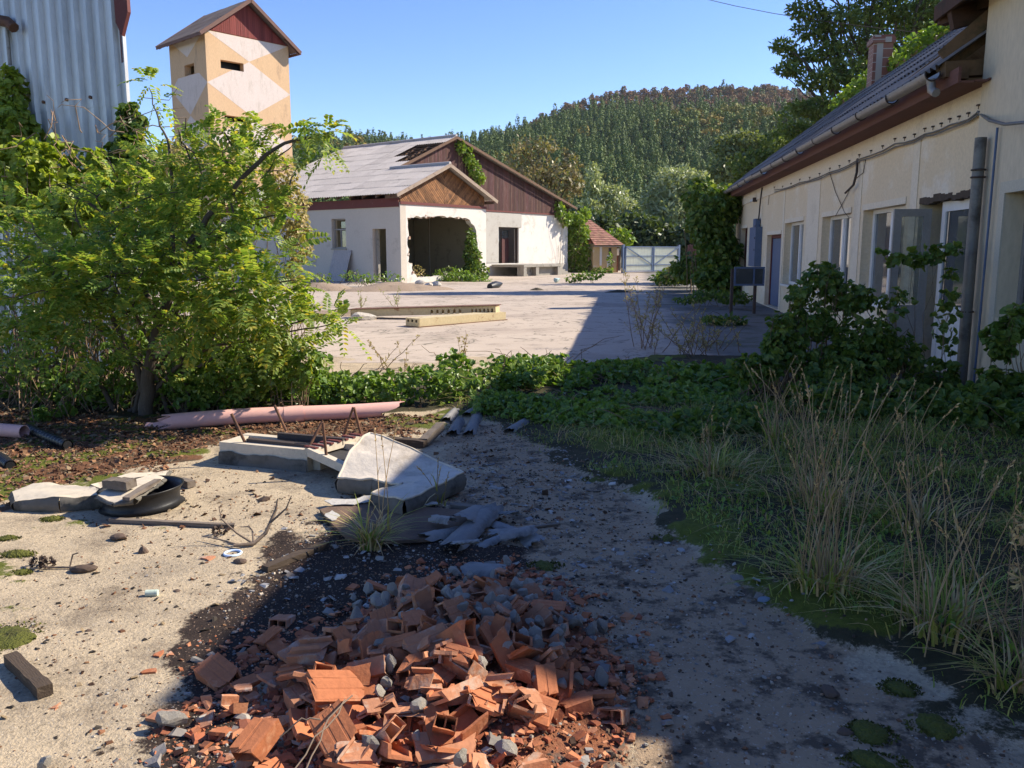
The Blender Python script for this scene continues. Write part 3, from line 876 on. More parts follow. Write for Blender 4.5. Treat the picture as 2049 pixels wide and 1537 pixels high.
rake(cxu - .3, UR, zl, vmain - .03, .15); rake(UR, W_ + OE, zr, vmain - .03, .15)
part('main_bargeboards', m, M_wood_brown, wh)
m = MB()
for u_, zf in ((-.3, zl), (cxu, zl), (B_ + .3, lambda u: zl(B_ - u)), (UR, zl), (W_ - .2, zr)):
    v0 = -OF if u_ < B_ + 1 else vmain
    m = MB(); m.beam(TW(u_, v0 + .05, zf(u_) - .22), TW(u_, v0 + 1.0, zf(u_) - .22), .12, .15); part('purlin_end', m, M_wood_brown, wh)
m = MB()
m.obox(TW(.37, .0, ZW + .1), EV * VB, EU * .02, UP * .01)
part('soffit', m, M_wood_brown, wh)
# loading dock
m = MB()
q0 = fm((984, 530)); dk0, dk1 = fm((988, 530))[0] - .3, fm((1068, 530))[0] - .55
dzp = d2[2] - .05; DP = 2.6
m.obox(TW(dk0, P_ - DP, dzp - .14), EU * (dk1 - dk0), EV * (DP - .06), UP * .14)
for u_ in (dk0 + .02, dk0 + (dk1 - dk0) * .32, dk1 - .34): m.obox(TW(u_, P_ - DP + .02, -.05), EU * .3, EV * .3, UP * (dzp - .095))
m.obox(TW(dk0 + .02, P_ - DP + .33, -.05), EU * (dk1 - dk0 - .04), EV * .2, UP * (dzp - .095))
ns = 5
for k in range(ns):
    m.obox(TW(dk1 + .002 + k * .30, P_ - 2.3, -.05), EU * .30, EV * 2.2, UP * (dzp + .05 - (k + 1) * dzp / (ns + 1)))
part('loading_dock', m, M_conc, wh, 'low concrete loading dock with steps down its right end')

# ------------------------------------------------------------ tower
TO = np.array([-17.376, 50.0, 0.0]); tth = .835
tu = np.array([math.cos(tth), math.sin(tth), 0]); tv = np.array([-math.sin(tth), math.cos(tth), 0])
TA, TB, TH = 5.46, 4.3, 13.9
def TT(u, v, z): return TO + tu * u + tv * v + UP * z
tw = thing('tower', 'tall square tower painted with pale diamonds on apricot plaster', 'tower', TT(0, 0, 0))
def tl(px): q = onp(px[0], px[1], TO, tv) - TO; return np.dot(q, tu), q[2]
def tl2(px): q = onp(px[0], px[1], TO, tu) - TO; return np.dot(q, tv), q[2]
wa, wb = tl((441, 119)), tl((488, 144)); wc, wd = tl((449, 230)), tl((495, 248))
we, wf = tl2((388, 126)), tl2((370, 153))
# diamonds: each is its own thin skin of pale paint on the wall
M_apr = weath('apricot_plaster', (.68, .46, .27), (.62, .40, .22), 1.0, (.40, .27, .17), 1.4, .55, .74, .85, 18, .2, .01, stretch=(1.3, 1.3, .4))
M_pale = weath('pale_pink_paint', (.72, .61, .54), (.66, .55, .47), 1.2, (.52, .43, .35), 1.6, .52, .72, .85, 18, .2, .01, stretch=(2, 2, .5))
m = MB()
m.prism(rect(0, TA, -.1, TH), [rect(wa[0], wb[0], wb[1], wa[1]), rect(wc[0], wd[0], wd[1], wc[1])], TT(0, 0, 0), tu, UP, -tv * .4)
m.prism(rect(.402, TB, -.1, TH), [rect(we[0], wf[0], wf[1], we[1])], TT(0, 0, 0), tv, UP, -tu * .4)
m.prism(rect(.402, TB, -.1, TH), [rect(we[0] - .4, wf[0] + .1, wf[1] - .4, we[1] + .4)], TT(TA - .4, 0, 0), tv, UP, -tu * .4)
m.obox(TT(.402, TB - .4, -.1), tu * (TA - .804), tv * .4, UP * (TH + .1))
part('wall', m, M_apr, tw)
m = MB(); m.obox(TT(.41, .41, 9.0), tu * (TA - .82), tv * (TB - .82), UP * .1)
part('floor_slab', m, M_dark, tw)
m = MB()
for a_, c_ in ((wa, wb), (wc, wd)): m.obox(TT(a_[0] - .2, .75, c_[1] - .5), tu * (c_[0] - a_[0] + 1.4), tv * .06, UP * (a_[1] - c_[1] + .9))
part('slot_dark_panel', m, M_black, tw) if False else part('slot_dark_sheet', m, M_black, tw)  # black sheets added behind the slots so the inside reads dark
def tdia(z0, z1, z2, openings):
    """pale diamonds on the sunny face: outline clipped round the openings"""
    m = MB()
    poly = [(TA / 2, z0), (TA, z1), (TA / 2, z2), (0, z1)]
    polys = [poly]
    for (a, b2, c, d) in openings:
        nxt = []
        for p in polys:
            for part_ in (halfclip(p, -1, 0, -a), halfclip(halfclip(p, 1, 0, a), -1, 0, -b2) and halfclip(halfclip(halfclip(p, 1, 0, a), -1, 0, -b2), 0, 1, d), halfclip(halfclip(p, 1, 0, a), -1, 0, -b2) and halfclip(halfclip(halfclip(p, 1, 0, a), -1, 0, -b2), 0, -1, -c), halfclip(p, 1, 0, b2)):
                if part_ and len(part_) > 2: nxt.append(part_)
        polys = nxt
    return polys
zt = tl((502, 125))[1]; zm = (tl((578, 188))[1] + tl((415, 166))[1]) / 2; zb_ = tl((504, 233))[1]
per = zt - zb_
def addskin(mb, polys, P0, du, dn):
    for p in polys:
        A_ = np.array([np.asarray(P0) + du * q[0] + UP * q[1] + dn * .004 for q in p])
        idx = np.arange(len(p))
        nn = np.cross(A_[1] - A_[0], A_[2] - A_[0])
        if np.dot(nn, dn) < 0: idx = idx[::-1]
        mb.add(A_, idx[None])
ops = [(wa[0], wb[0], wb[1], wa[1]), (wc[0], wd[0], wd[1], wc[1])]
m = MB()
addskin(m, tdia(zt, zm, zb_, ops), TT(0, 0, 0), tu, -tv)
top = [(.1, TH - .02), (TA / 2, zt + .02), (TA - .05, TH - .02)]
addskin(m, [top], TT(0, 0, 0), tu, -tv)
addskin(m, tdia(zb_ - .05, zm - per, zb_ - per, ops), TT(0, 0, 0), tu, -tv)
addskin(m, [[(TB / 2, zt), (TB, zm), (TB / 2, zb_), (0, zm)]] if False else [q for q in [halfclip([(TB / 2, zt + .0), (TB, zm), (TB / 2, zb_), (0, zm)], 0, -1, -wf[1] + .02), ] if len(q) > 2], TT(0, 0, 0), tv, -tu)
addskin(m, [[(.1, TH - .02), (TB / 2, zt + .15), (TB - .1, TH - .02)], [(TB / 2, zb_ - .05), (TB, zm - per), (TB / 2, zb_ - per), (0, zm - per)]], TT(0, 0, 0), tv, -tu)
part('painted_diamonds', m, M_pale, tw)
# roof of tower : ridge along tv over the sunny face
RO = .55
zt_r = TH + 2.0
slp = (zt_r - TH) / (TA / 2)
m = MB()
n1_ = unit(np.array(tu) * -slp + UP); n2_ = unit(np.array(tu) * slp + UP)
ln = (TA / 2 + RO) * math.hypot(1, slp)
corr(m, TT(TA / 2, -.5, zt_r + .1), tv, unit(-tu - UP * slp), n1_, TB + 1.0, ln, .177, .025, samp=4)
corr(m, TT(TA / 2, -.5, zt_r + .1), tv, unit(tu - UP * slp), n2_, TB + 1.0, ln, .177, .025, samp=4)
rf = part('roof', m, weath('brown_grey_sheets', (.24, .19, .16), (.17, .13, .11), 2, rough=.9, tint=True), tw)
m = MB()
for sg in (-1, 1):
    a = TT(TA / 2, -.52, zt_r + .03); c_ = a + (tu * sg - UP * slp) * (TA / 2 + RO)
    m.beam(a, c_, .05, .2); m.beam(a + tv * (TB + 1.0), c_ + tv * (TB + 1.0), .05, .2)
    m.beam(c_ - UP * .02, c_ + tv * (TB + 1.0) - UP * .02, .05, .16)
    for k in range(6):
        q = c_ + tv * (.2 + k * .95) - UP * .08
        m.beam(q, q + (-tu * sg + UP * slp) * 1.0, .09, .12)
part('bargeboard', m, weath('brown_fascia', (.22, .13, .10), (.14, .075, .06), 3, rough=.85), rf)
m = MB(); m.add(*(lambda: (np.array([TT(.02, .02, TH + .01), TT(TA - .02, .02, TH + .01), TT(TA / 2, .02, zt_r - .03), TT(.02, .12, TH + .01), TT(TA - .02, .12, TH + .01), TT(TA / 2, .12, zt_r - .03)]), [np.array([[0, 1, 2], [5, 4, 3]]), np.array([[0, 3, 4, 1], [1, 4, 5, 2], [2, 5, 3, 0]])]))())
u_ = .1
while u_ < TA - .2:
    h_ = zt_r - .06 - abs(u_ + .06 - TA / 2) * slp - (TH + .03) - .06
    if h_ > .04:
        tn = rng.uniform(.75, 1.25); m.obox(TT(u_, -.015 - rng.uniform(0, .01), TH + .03), tu * .125, tv * .03, UP * h_, (tn, tn, tn))
    u_ += .135
part('pediment', m, weath('red_pediment_boards', (.24, .05, .04), (.19, .045, .038), 3, (.13, .05, .04), 4, .6, .75, .8, 20, .3, .006, stretch=(4, 4, .5), tint=True), tw)
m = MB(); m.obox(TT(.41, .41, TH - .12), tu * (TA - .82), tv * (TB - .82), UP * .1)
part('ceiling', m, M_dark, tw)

# ------------------------------------------------------------ metal shed on the left
sO = at(264, 300, 11.2); sO[2] = 0
su = unit(np.array([-1.0, .45, 0])); sn = np.array([-.13, 1.0, 0]); sn = unit(np.array([su[1], -su[0], 0])); sn = sn if sn[1] < 0 else -sn
SB = unit(np.array([-.62, 1.0, 0]))
shed = thing('metal_shed', 'tall shed clad in ribbed zinc sheets at the left edge', 'shed', sO)
M_galv = weath('galvanised_sheet', (.60, .595, .57), (.50, .50, .485), 1.6, (.36, .365, .36), 1.2, .5, .7, .42, 40, .08, .004, stretch=(1, 1, .25), metal=.3, spec=.5, tint=True, fine=.15)
m = MB()
P_r, D_r = .222, .055
def trap(x):
    f = (x / P_r) % 1.0
    return np.interp(f, [0, .42, .56, .80, .94, 1.0], [0, 0, 1, 1, 0, 0]) * D_r
for z0, z1, off in ((-.1, 3.52, 0), (3.44, 5.75, .006)):
    uu = np.unique(np.concatenate([np.arange(0, 8.0, P_r) + f * P_r for f in (0, .42, .56, .80, .94)])); uu = uu[uu < 7.9]
    h = trap(uu) + off
    V = np.stack([sO + su * uu[:, None] + sn * h[:, None] + UP * zz for zz in np.linspace(z0, z1, 6)])
    k = len(uu); i = np.arange(5)[:, None] * k; j = np.arange(k - 1)[None]
    m.add(V.reshape(-1, 3), np.stack([i + j, i + k + j, i + k + j + 1, i + j + 1], -1).reshape(-1, 4))
m.obox(sO - su * .03 - UP * .1, su * .03, -sn * .02 + sn * .07, UP * 5.8)
part('front_cladding', m, M_galv, shed)
m = MB()
m.obox(sO + sn * -.02, su * .02 , SB * 6, UP * 5.7)
part('end_wall', m, M_galv, shed)
m = MB()
for k in range(1, 9):
    c_ = sO + su * (k * P_r * 2 + .68 * P_r) + sn * (D_r + .012) + UP * 3.56
    m = MB(); m.tube([c_ - sn * .01, c_ + sn * .02], .022, 7); part('bolt_head', m, M_rust, shed)
m = MB()
m.prism([(-.02, 4.42), (.07, 4.25), (.20, 4.52), (.20, 5.4), (-.02, 5.4)], [], sO - su * .0 + sn * .10, -su, UP, sn * .05)
m.prism([(-.02, 4.40), (.07, 4.22), (.20, 4.50), (.20, 5.4), (-.02, 5.4)], [], sO + SB * 3.0, -su, UP, -SB * .05)
m.obox(sO - su * .20 + sn * .05 + UP * 4.55, su * .03, SB * 3.0, UP * .9)
m.obox(sO - su * .02 + sn * .05 + UP * 3.95, su * .03, SB * .05, UP * .5)
part('eave_boards', m, M_redpaint, shed, 'dark red boxed eave on the right corner')
m = MB(); corr(m, sO - su * .25 + sn * .25 + UP * 5.5, su, SB, UP, 8.2, 6.5, .177, .025, samp=4)
part('roof', m, M_asb_dark, shed)
sp_ = lambda u, v, d=.14: onp(u, v, sO + sn * d, sn)
m = MB()
m.tube([sp_(-60, 30), sp_(16, 44), sp_(28, 56)], .07, 8)
m.obox(sp_(-70, 60, .01), -su * .62, sn * .12, UP * .1)
part('gutter_end', m, M_rust, shed)
m = MB(); m.tube([sp_(14, 60, .1), sp_(20, 130, .1)], .025, 6)
part('drip_pipe', m, M_zinc, shed)

# ------------------------------------------------------------ gatehouse, gates, red panels at the far end
gO = G(1183, 546)
M_yel = weath('yellow_plaster', (.62, .46, .25), (.55, .40, .21), 1, (.66, .58, .46), 1.5, .55, .7, .85, 20, .2)
def gx_(u, v=0, Y=61.0): return at(u, 545, Y)[0]
gh = thing('gatehouse', 'small yellow gatehouse with a red tiled roof beside the gate', 'house', (gx_(1180), 62, 0))
X0, X1 = gx_(1170, 0, 60), gx_(1221, 0, 60)
zw_ = at(1200, 488, 60)[2]
m = MB()
wx0, wx1 = gx_(1203, 0, 60), gx_(1210, 0, 60); wz0, wz1 = at(1206, 509, 60)[2], at(1206, 496, 60)[2]
gu, gw = np.array([1.0, 0, 0]), np.array([0, 1.0, 0])
m.prism(rect(X0, X1, -.05, zw_), [rect(wx0, wx1, wz0, wz1)], (0, 60, 0), gu, UP, -gw * .3)
m.obox((X1 - .3, 60.302, -.05), (.3, 0, 0), (0, 5, 0), (0, 0, zw_ + .05)); m.obox((X0, 60.302, -.05), (.3, 0, 0), (0, 5, 0), (0, 0, zw_ + .05)); m.obox((X0, 65.31, -.05), (X1 - X0, 0, 0), (0, .3, 0), (0, 0, zw_ + .05))
part('wall', m, M_yel, gh)
m = MB(); m.obox((wx0, 60.12, wz0), (wx1 - wx0, 0, 0), (0, .03, 0), (0, 0, wz1 - wz0)); part('window', m, M_glass, gh)
m = MB(); m.obox((gx_(1184, 0, 60), 59.96, .5), (.16, 0, 0), (0, .05, 0), (0, 0, 1.35)); m.obox((gx_(1200, 0, 60), 59.97, wz0 - .9), (.3, 0, 0), (0, .03, 0), (0, 0, .85)); part('white_trim', m, M_white, gh)
m = MB()
za = zw_ - .1; zb2 = at(1180, 440, 62.5)[2]
xr = X1 + .35; xp = gx_(1186, 0, 62.5); xl = X0 - .1
yf, ybk, ym = 59.45, 66.0, 62.7
rid = [(xl, ym, zb2), (xp - .2, ym, zb2)]
V = np.array([(xl, yf, za), (xr, yf, za), (xp, ym, zb2), (xl, ym, zb2), (xr, ybk, za), (xl, ybk, za)])
# tiled slopes in stepped courses
def tiles(mb, a, b_, c_, d_, n):
    a, b_, c_, d_ = [np.array(q, float) for q in (a, b_, c_, d_)]
    nn = unit(np.cross(b_ - a, d_ - a)); nn = nn if nn[2] > 0 else -nn
    for k in range(n):
        t0, t1 = k / n, (k + 1) / n
        cols = max(3, int(np.linalg.norm((b_ - a)) / .2))
        for q in range(cols):
            s0, s1 = q / cols, (q + 1) / cols
            f = lambda s, t_: (a + (b_ - a) * s) * (1 - t_) + (d_ + (c_ - d_) * s) * t_
            tn = rng.uniform(.65, 1.25)
            P = np.array([f(s0, t0), f(s1, t0), f(s1, t1), f(s0, t1)]); P[:2] += nn * .03
            mb.add(np.vstack([P, P[:2] - nn * .028]), np.array([[0, 1, 2, 3], [4, 5, 1, 0]]), (tn, tn * rng.uniform(.85, 1.05), tn * .95))
tiles(m, V[0], V[1], V[2], V[3], 14); tiles(m, V[1], V[4], V[2], V[2] + [.0, .02, 0], 14); tiles(m, V[4], V[5], V[3], V[2], 6)
part('roof', m, weath('red_clay_tiles', (.38, .20, .14), (.29, .15, .105), 2, (.20, .13, .09), 2, .6, .75, .9, 12, .3, .01, tint=True), gh)
m = MB(); m.obox((xl, yf + .05, za - .12), (xr - xl - .1, 0, 0), (0, .55, 0), (0, 0, .08)); m.obox((xr - .55, yf + .6, za - .12), (.45, 0, 0), (0, 5.6, 0), (0, 0, .08)); part('eave', m, M_fascia, gh)

M_gate = weath('silver_gate_sheet', (.88, .86, .72), (.78, .78, .64), 1.2, (.6, .58, .46), 2, .55, .7, .45, 20, .08, .004, stretch=(3, 3, .4), spec=.4, fine=.12)
gY = 60.5
gts = thing('yard_gate', 'closed double gate of pale metal sheet in a blue frame', 'gate', (gx_(1305, 0, gY), gY, 0))
xa, xm, xb = gx_(1243.5, 0, gY), gx_(1306.5, 0, gY), gx_(1368, 0, gY)
zg0, zg1 = .12, at(1300, 494, gY)[2]
for a, c_, sg in ((xa, xm - .06, 1), (xm + .06, xb, -1)):
    m = MB(); n_ = 40
    xx = np.linspace(a + .03, c_ - .03, n_ * 4 + 1); hh = .02 * np.clip(np.sin(np.arange(n_ * 4 + 1) * np.pi / 2) * 2, -1, 1)
    V = np.stack([np.stack([xx, gY + .05 + hh, np.full_like(xx, zz)], -1) for zz in (zg0 + .04, zg1 - .03)])
    k = len(xx); j = np.arange(k - 1); m.add(V.reshape(-1, 3), np.stack([j, j + 1, k + j + 1, k + j], -1))
    lf = part('gate_leaf', m, M_gate, gts)
    m = MB(); z2 = zg1; hgt = zg1 - zg0
    for z_ in (zg0, zg0 + hgt * .25, zg0 + hgt * .62, zg1): m.beam((a, gY, z_), (c_, gY, z_), .05, .06)
    for x_ in (a, c_): m.beam((x_, gY, zg0 - .05), (x_, gY, zg1 + .03), .06, .06, up=(0, 1, 0))
    m.beam((a, gY - .03, zg1) if sg > 0 else (a, gY - .03, zg0 + hgt * .25), (c_, gY - .03, zg0 + hgt * .25) if sg > 0 else (c_, gY - .03, zg1), .05, .06)
    part('frame', m, M_bluepaint, lf)
for x_ in (xa - .12, xb + .12):
    m = MB(); m.beam((x_, gY + .1, -.1), (x_, gY + .1, zg1 + .15), .14, .14, up=(0, 1, 0)); part('gate_post', m, M_bluepaint, gts)
M_redfence = weath('rust_red_sheet', (.17, .07, .055), (.13, .055, .05), 2, (.24, .15, .12), 3, .6, .72, .8, 20, .3)
m = MB(); x_ = gx_(1226, 0, 60.8)
m.obox((gx_(1226, 0, 60.8), 60.9, -.05), (xa - .2 - gx_(1226, 0, 60.8), 0, 0), (0, .06, 0), (0, 0, at(1235, 493, 60.8)[2]))
wk = single('wicket_door', m, M_redfence, 'narrow rust red door with a white notice between gatehouse and gate', 'door')
m = MB(); m.obox((gx_(1226, 0, 60.8) + .1, 60.85, at(1, 511, 60.8)[2]), (.34, 0, 0), (0, .03, 0), (0, 0, .48)); part('notice', m, M_white, wk, local=True)
m = MB(); m.obox((gx_(1220, 0, 60.7), 60.72, -.05), (.2, 0, 0), (0, .12, 0), (0, 0, at(1, 495, 60.7)[2])); part('blue_post', m, M_bluepaint, wk, local=True)
m = MB(); x0f, x1f = gx_(1371, 0, 60.6) + .12, gx_(1425, 0, 60.6)
n_ = 14
for k in range(n_):
    a = x0f + (x1f - x0f) * k / n_; m.obox((a, 60.62 + .02 * (k % 2), -.05), ((x1f - x0f) / n_ - .01, 0, 0), (0, .05, 0), (0, 0, at(1, 488 + rng.uniform(-1, 1), 60.6)[2]))
single('red_fence', m, M_redfence, 'rusty red sheet fence to the right of the gate', 'fence')

gh.rotation_euler = (0, 0, .28)
gts.rotation_euler = (0, 0, .75); gts.scale = (1.36, 1, 1)
# ================================================================ right-hand buildings
AA = unit(ray(1249, 500) * [1, 1, 0]); RR_ = np.array([AA[1], -AA[0], 0])
XW = float(np.dot(G(1545, 617), RR_))
def TR(s, n, z): return AA * s + RR_ * (XW + n) + UP * z
PW0 = TR(0, 0, 0)
def wp(u, v, n=0.0):
    q = onp(u, v, TR(0, n, 0), RR_)
    return float(np.dot(q, AA)), float(q[2])
S_far = wp(1471, 500)[0]; S_near = wp(1962, 420)[0]
print('wall', XW, S_far, S_near)
ZE = 3.66                     # eave
M_ochre = weath('ochre_cream_render', (.80, .65, .44), (.73, .57, .36), .8, (.82, .71, .55), 1.1, .52, .66, .88, 25, .25, .008)
M_ochre2 = weath('stained_cream_render', (.70, .59, .42), (.61, .50, .34), .9, (.20, .175, .13), 1.3, .60, .74, .88, 22, .25, .008, stretch=(1, 1, .35))
lo = thing('low_building', 'long cream single storey building with corrugated roof on the right', 'building', TR(S_far, 0, 0))
def win(u0, u1, ut, vt, ub, vb):
    a, b_ = wp(u0, (vt + vb) / 2)[0], wp(u1, (vt + vb) / 2)[0]
    return min(a, b_), max(a, b_), wp(ub, vb)[1], wp(ut, vt)[1]
W1 = win(1568, 1605, 1570, 447, 1596, 574)
W2 = win(1642, 1699, 1645, 434, 1650, 575)
W3 = win(1723, 1806, 1726, 424, 1730, 577)
zs = W1[2]; zt1 = (W1[3] + W2[3] + W3[3]) / 3
W1, W2, W3 = [(w[0], w[1], zs, zt1) for w in (W1, W2, W3)]
D1_ = win(1532, 1560, 1535, 471, 1545, 617); D1_ = (D1_[0], D1_[1], .02, D1_[3])
W0 = win(1481, 1494, 1483, 458, 1487, 546)
DD = win(1829, 1934, 1835, 412, 1880, 700); DD = (DD[0], DD[1], .03, wp(1880, 400)[1])
print(W0, D1_, W1, W2, W3, DD)
m = MB()
rc = lambda w: [(w[0], w[2]), (w[1], w[2]), (w[1], w[3]), (w[0], w[3])]
m.prism([(S_near, -.1), (S_far, -.1), (S_far, ZE - .1), (S_near, ZE - .1)], [rc(w) for w in (W0, D1_, W1, W2, W3, DD)], TR(0, 0, 0), AA, UP, -RR_ * .42)
m.obox(TR(S_far - .42, .422, -.1), AA * .42, RR_ * 6.6, UP * 3.8)
part('wall', m, M_ochre, lo, 'cream rendered wall with patches of bare paler render')
m = MB()   # flat pilaster bands and band under the eave, a touch proud
def band(s0, s1, z0, z1, pr=.012): m.obox(TR(s0, -pr, z0), AA * (s1 - s0), RR_ * (pr - .001), UP * (z1 - z0))
zb0 = wp(1700, 319)[1]
band(S_near + .02, S_far - .01, ZE - .52, ZE - .12, .03)
for a, b_ in ((W2[1] + .05, W1[0] - .05), (W3[1] + .08, W2[0] - .08), (DD[1] + .05, W3[0] - .15), (W1[1] + .1, D1_[0] - .08)):
    if b_ - a > .25: band(a + (b_ - a) * .15, b_ - (b_ - a) * .15, .02, ZE - .525)
for w in (W1, W2, W3, D1_, W0): band(w[0] - .03, w[1] + .03, w[3] + .0, w[3] + .10, .018)
part('render_bands', m, weath('pale_cream_render', (.82, .71, .54), (.74, .62, .45), .9, (.62, .51, .36), 1.2, .55, .7, .88, 25, .2), lo)
# windows
def casement(w, name, lab, mat, open_=None, leaves=2, dep=.16):
    g = MB(); f = .065
    L = lambda s, z, ds, dz, n=dep, th_=.06: g.obox(TR(s, n, z), AA * ds, RR_ * th_, UP * dz)
    a, b_, z0, z1 = w
    L(a, z0, f, z1 - z0); L(b_ - f, z0, f, z1 - z0); L(a + f, z0, b_ - a - 2 * f, f); L(a + f, z1 - f, b_ - a - 2 * f, f)
    for k in range(1, leaves):
        c_ = a + (b_ - a) * k / leaves; L(c_ - .05, z0 + f, .10, z1 - z0 - 2 * f, dep - .012)
    for k in range(leaves):
        c0 = a + (b_ - a) * k / leaves + .06; c1 = a + (b_ - a) * (k + 1) / leaves - .06
        L(c0, z0 + f, .045, z1 - z0 - 2 * f, dep + .004); L(c1 - .045, z0 + f, .045, z1 - z0 - 2 * f, dep + .004)
    o = part(name, g, mat, lo, lab)
    g = MB(); g.obox(TR(a + f, dep + .035, z0 + f), AA * (b_ - a - 2 * f), RR_ * .008, UP * (z1 - z0 - 2 * f)); part('pane', g, M_glass, o)
    g = MB(); g.obox(TR(a - .04, -.05, z0 - .05), AA * (b_ - a + .08), RR_ * .2, UP * .048); part('sill', g, M_white, o)
    return o
casement(W1, 'window', 'white framed window nearest the blue door', M_white)
casement(W2, 'window', 'white framed window in the middle of the row', M_white)
casement(W3, 'window', 'white framed window beside the open door', M_white)
casement(W0, 'narrow_window', 'narrow window with a red frame at the far end', M_redpaint, leaves=1)
# bright interior blinds seen through glass and dark rooms
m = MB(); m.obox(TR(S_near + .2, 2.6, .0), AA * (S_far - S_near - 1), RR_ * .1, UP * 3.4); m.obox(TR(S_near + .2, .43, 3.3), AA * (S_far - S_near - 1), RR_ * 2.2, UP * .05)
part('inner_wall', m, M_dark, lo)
# blue door
m = MB(); f = .09
for (a, ds, z, dz) in ((D1_[0], f, .02, D1_[3] - .02), (D1_[1] - f, f, .02, D1_[3] - .02), (D1_[0] + f, D1_[1] - D1_[0] - 2 * f, D1_[3] - f, f)): m.obox(TR(a, .12, z), AA * ds, RR_ * .1, UP * dz)
dro = part('blue_door', m, M_redpaint, lo, 'blue door leaf in a red frame')
m = MB(); m.obox(TR(D1_[0] + f, .15, .04), AA * (D1_[1] - D1_[0] - 2 * f), RR_ * .05, UP * (D1_[3] - f - .05)); part('leaf', m, M_bluepaint, dro)
m = MB(); m.tube([TR(D1_[0] + .2, .14, 1.05), TR(D1_[0] + .2, .09, 1.05), TR(D1_[0] + .32, .09, 1.05)], .012, 6); part('handle', m, M_iron, dro)
# double door with fixed white leaf and open leaf
m = MB()
mid = wp(1862, 520)[0]
a, b_, z0, z1 = DD[0], mid, .05, DD[3] - .02
def leaf(mb, P0, du, w, z0, z1, dn, fr=.12, mid_z=None):
    for (x, dx, z, dz) in ((0, fr, z0, z1 - z0), (w - fr, fr, z0, z1 - z0), (fr, w - 2 * fr, z0, fr), (fr, w - 2 * fr, z1 - fr, fr)): mb.obox(P0 + du * x + UP * z, du * dx, dn * .05, UP * dz)
    if mid_z: mb.obox(P0 + du * fr + UP * mid_z, du * (w - 2 * fr), dn * .05, UP * fr)
leaf(m, TR(a, .10, 0), AA, b_ - a, z0, z1, RR_, .13, .75)
m.obox(TR(a + .13, .115, z0 + .13), AA * (b_ - a - .26), RR_ * .03, UP * (.75 - z0 - .13))
dl = part('door_leaf', m, M_white, lo, 'fixed white glazed door leaf')
m = MB(); m.obox(TR(a + .13, .12, .88), AA * (b_ - a - .26), RR_ * .01, UP * (z1 - 1.0)); part('pane', m, M_glass, dl)
hz = wp(1858, 520)[0] + .0
# free edge of the open leaf
w_open = .5
for n_ in np.arange(.2, 1.6, .02):
    if abs(np.dot(0, 0)) > 1: pass
    P = TR(hz, -n_, 1.5)
    d_ = P - [0, 0, EYE]; uu_ = 1024.5 + FPX * d_[0] / (d_[1] * CP - d_[2] * SP)
    if uu_ < 1785: w_open = n_; break
print('open leaf', w_open, hz)
m = MB(); leaf(m, TR(hz, 0, 0), -RR_, w_open, .05, wp(1850, 420)[1] + .0, AA, .10, .75)
m.obox(TR(hz + .01, -.10, .15), -RR_ * (w_open - .2), AA * .02, UP * .6)
ol = part('open_leaf', m, M_greyframe, lo, 'grey glazed door leaf standing open')
m = MB(); m.obox(TR(hz + .02, -.10, .87), -RR_ * (w_open - .2), AA * .008, UP * (wp(1850, 420)[1] - .97)); part('pane', m, M_clear, ol)
m = MB()
m.obox(TR(DD[0], .02, DD[3] - .001), AA * (DD[1] - DD[0]), RR_ * .3, UP * .0) if False else None
m.obox(TR(b_ + .01, .14, .05), AA * .07, RR_ * .08, UP * (DD[3] - .06))
part('door_jamb', m, M_wood_brown, lo)
m = MB(); k = 14
for q in range(k):
    s0 = DD[0] + (DD[1] - DD[0]) * q / k
    m.obox(TR(s0, -.006, DD[3] - .02 + .02 * rng.uniform(-1, 1)), AA * ((DD[1] - DD[0]) / k), RR_ * .1, UP * (.07 + .03 * rng.uniform(0, 1)))
part('broken_lintel', m, weath('dark_lintel', (.05, .035, .025), (.12, .085, .055), 8, rough=.95, bs=30, strength=.5), lo)
# roof
TP = .75
SLP = math.hypot(1, TP)
S_r0, S_r1 = S_near + .05, S_far + .55
dvr = unit(-RR_ - UP * TP); nn_ = unit(-RR_ * TP + UP)
RUN = 3.6
EVH = .55
m = MB()
corr(m, TR(S_r0, RUN, ZE + TP * (RUN + EVH)), AA, dvr, nn_, S_r1 - S_r0, (RUN + EVH) * SLP, .177, .027, row=1.15, samp=8, lift=.03)
rf = part('roof_slope', m, M_asb_dark, lo, 'slate grey corrugated sheets in overlapping rows')
m = MB()
dvr2 = unit(RR_ - UP * TP)
corr(m, TR(S_r0, RUN, ZE + TP * (RUN + EVH)), AA, dvr2, unit(RR_ * TP + UP), S_r1 - S_r0, (RUN + EVH) * SLP, .177, .027, samp=4)
part('rear_slope', m, M_asb_dark, lo)
m = MB()
k = 40; zr_ = ZE + TP * (RUN + EVH)
for q in range(k):
    s0 = S_r0 + (S_r1 - S_r0) * q / k; s1 = S_r0 + (S_r1 - S_r0) * (q + 1.04) / k
    m.tube([TR(s0, RUN, zr_ + .0), TR(s1, RUN, zr_ + .02)], .12, 8)
part('ridge_tiles', m, weath('ochre_ridge_tiles', (.30, .20, .09), (.20, .125, .06), 4, (.10, .08, .04), 5, rough=.9), lo)
m = MB()
ze0 = ZE - .02
m.obox(TR(S_r0 - .3, -EVH + .10, ze0 - .20), AA * (S_r1 - S_r0 + .2), RR_ * .03, UP * .17)
for k in range(3):
    m.obox(TR(S_r0 - .3, -EVH + .135 + .145 * k, ze0 - .20 - .004 * (k % 2) + .012 * k), AA * (S_r1 - S_r0 + .2), RR_ * .138, UP * .022)
part('soffit', m, weath('red_brown_soffit', (.19, .085, .06), (.13, .058, .042), 2, (.10, .05, .04), 3, .55, .7, .85, 20, .3, .005, stretch=(.4, .4, 6)), lo)
m = MB()   # far gable end boards and near rafters
